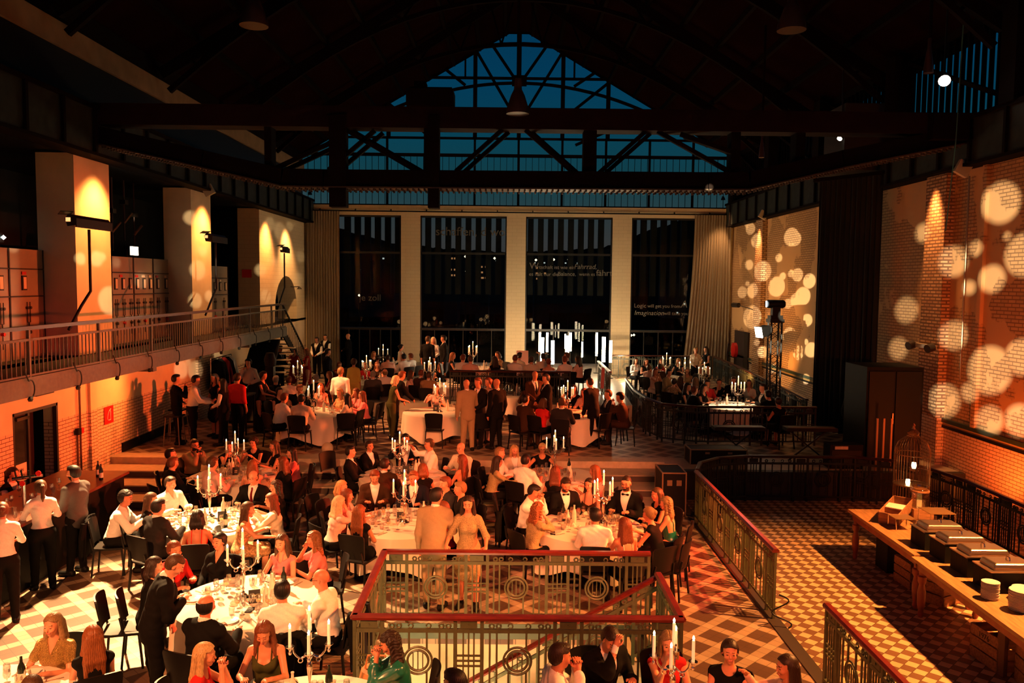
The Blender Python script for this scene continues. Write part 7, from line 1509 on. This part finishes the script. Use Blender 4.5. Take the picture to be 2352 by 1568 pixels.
for i in range(14): place('wine_glass', 'glass among the crowded ones on the podium table', 'wine glass', (TABLES['Q1'][0] + random.uniform(-.5, .6), TABLES['Q1'][1] + random.uniform(-.4, .5), ZQ + .7475), 0, 'glasses on the podium table')
tag(obj('ball', MB().lathe([(0, -.14)] + [(.14 * math.cos(a), .14 * math.sin(a)) for a in np.linspace(-1.4, 1.4, 11)] + [(0, .14)], 18, (-4.28, 19.3, ZP + .142)), mat('black_white_ball', (.6, .5, .35), .4), None, True), 'pale round ball lying at the platform edge', 'ball')
t = thing('handbag', 'orange-brown handbag beside the bottom edge table', 'bag', (-1.33, 8.25, .0)); obj('body', MB().lathe([(0, .45), (.15, .46), (.19, .6), (.16, .72), (0, .73)], 12), mat('tan_leather', (.5, .2, .07), .5), t, True); obj('strap', MB().tube([(-.13, 0, .68), (-.09, 0, .86), (.09, 0, .86), (.13, 0, .68)], .012, 6), mat('tan_leather'), t, True)
tag(obj('bag_stand', MB().box((-1.5, 8.1, 0), (-1.16, 8.4, .45)), BLACK), 'black stool under the tan handbag', 'stool')
q = byp((622, 1148)); t = thing('phone', 'mobile phone with blue screen held at the bright left table', 'phone', (q['loc'] + Matrix.Rotation(q['rz'], 3, 'Z') @ Vector((0, .49, .97)))); t.rotation_euler = (math.radians(60), 0, q['rz']); obj('case', MB().box((-.037, -.075, -.004), (.037, .075, .004)), BLACK, t); obj('screen', MB().box((-.034, -.07, -.0045), (.034, .07, .0055)), mat('blue_screen', (.1, .4, .6), .3, emit=(.1, .5, .8), estr=1.2), t)
q = byp((1790, 923)); t = thing('phone', 'lit phone before the reaching arm in the railed area', 'phone', (TABLES['P1'][0] + .45, TABLES['P1'][1] - .45, ZP + .752)); obj('case', MB().box((-.037, -.075, 0), (.037, .075, .008)), BLACK, t); obj('screen', MB().box((-.034, -.07, .008), (.034, .07, .0095)), mat('blue_screen'), t)
for k, dx, dy in (('T1', .12, -.35), ('T6', -.62, -.42)): tag(obj('phone', MB().box((TABLES[k][0] + dx - .04, TABLES[k][1] + dy - .08, .7485), (TABLES[k][0] + dx + .04, TABLES[k][1] + dy + .08, .757)), BLACK), 'black phone lying on ' + TABLES[k][4], 'phone')
# ------------------------------------------------------------------ gobo projectors
def discs_for(px_list, wall_x, src, soft):
    out = []
    for px, py, rpx in px_list:
        P = atx(px, py, wall_x); Q_ = atx(px, py - rpx * .80, wall_x); s = Vector(src); out.append((P, ((P - s).normalized() - (Q_ - s).normalized()).length, soft))
    return out
SR = (-3.5, 1.0, 5.4)
RD = [(2298, 465, 58), (2312, 543, 9), (2120, 535, 26), (2190, 600, 42), (2240, 570, 20), (2225, 660, 18), (2278, 640, 38), (2352, 585, 60), (2080, 712, 36), (2190, 770, 40), (2272, 850, 68), (2345, 820, 50), (2170, 920, 46), (2226, 900, 26), (2272, 965, 40), (2340, 965, 45), (2062, 800, 30),
      (1817, 544, 22), (1826, 548, 17), (1788, 592, 10), (1723, 525, 14), (1738, 553, 17), (1720, 608, 12), (1716, 651, 6), (1752, 623, 24), (1783, 658, 24), (1704, 671, 14), (1729, 667, 18), (1797, 634, 9), (1816, 628, 9), (1831, 631, 16), (1858, 645, 18), (1843, 680, 22), (1826, 688, 15), (1809, 697, 12), (1728, 728, 28), (1853, 735, 15), (1813, 770, 20), (1850, 785, 7), (1834, 810, 17), (1862, 803, 18), (1740, 787, 8), (1752, 808, 14), (1785, 458, 8), (1716, 515, 8), (1774, 845, 12), (1850, 870, 12)]
SLF = (4.5, 1.0, 5.4)
LD = [(185, 594, 17), (222, 594, 22), (235, 590, 12), (252, 690, 40), (455, 620, 28), (465, 575, 16), (450, 690, 22), (480, 680, 16), (345, 640, 24), (290, 600, 14), (620, 515, 20), (642, 530, 24), (665, 520, 14), (612, 560, 18), (655, 585, 22), (690, 590, 16), (685, 640, 18), (416, 848, 26), (447, 850, 26), (500, 815, 18), (432, 833, 12), (60, 560, 20), (350, 495, 8), (440, 500, 20), (630, 600, 12), (600, 620, 18), (610, 680, 20)]
RB = [(345, 190, 16), (395, 215, 18), (410, 235, 14)]
gobo('gobo_projector', SR, (10.2, 20, 4.2), 42000, (1.0, .80, .52), discs_for([d for d in RD if d[0] > 1900], 10.15, SR, .0035), 70)
gobo('gobo_projector', (-3.0, 1.0, 5.4), (10.2, 30, 4.2), 150000, (1.0, .80, .52), discs_for([(a, b_, c_ * 1.2) for a, b_, c_ in RD if a < 1900], 10.15, (-3.0, 1.0, 5.4), .0006), 40)
point('pillar_fill_light', (5.1, 35.0, 1.3), 170, (1.0, .66, .34), .05); point('pillar_fill_light', (.35, 35.0, 1.3), 110, (1.0, .62, .30), .05)  # added point lights that brighten the end pillars, no fixture modelled
gobo('gobo_projector', SLF, (-9.2, 22, 4.5), 26000, (1.0, .74, .42), discs_for(LD, -9.2, SLF, .0018), 80)
# ------------------------------------------------------------------ practical light
for loc, key in CANDLES: point('candle_light', loc, 3.2 if loc.y < 19 else 5.0, (1.0, .55, .22), .12)
point('stairwell_lamp', (-.6, 9.3, -1.7), 190, (1.0, .72, .36), .25)
spot('left_bay_light', (-8.3, 33.8, 7.3), (-9.2, 34.0, 5.0), 900, (1.0, .46, .15), 85, .8)
spot('pit_table_spot', (6.6, 20.6, 7.6), (TABLES['P1'][0], TABLES['P1'][1], 1.3), 5500, (1.0, .62, .36), 15, .5, .05)
for y, z, e_, c_ in ((18.2, 7.25, 60, WARM), (24.6, 7.2, 60, WARM), (31.0, 7.2, 60, WARM)): spot('left_pier_uplight', (-8.55, y + .2, z + .05), (-9.2, y, 4.8), 1100, (1.0, .34, .08), 96, .9)
for y, e_ in ((19.2, 900), (32.6, 900)): spot('right_pilaster_light', (9.72, y, 7.3), (10.14, y, 5.0), e_, (1.0, .36, .10), 52, .9)
spot('curtain_downlight', (9.6, 36.2, 8.1), (9.5, 36.9, 4.0), 520, (1.0, .5, .2), 70, .9)
# final label check: tell apart whatever still shares a label without a group
from collections import defaultdict as _dd
D_ = _dd(list)
for o in COL.objects:
    if o.parent is None and o.get('label'): D_[o['label']].append(o)
NW = ['first', 'second', 'third', 'fourth', 'fifth', 'sixth', 'seventh', 'eighth']
for k, v in D_.items():
    if len(v) > 1 and not v[0].get('group'):
        v.sort(key=lambda o: proj(o.location)[0])
        for i, o in enumerate(v):
            w = k.split(); o['label'] = ' '.join(w[:12]) + ', ' + ('left one' if i == 0 else 'right one' if i == len(v) - 1 else NW[min(i, 7)] + ' from left')
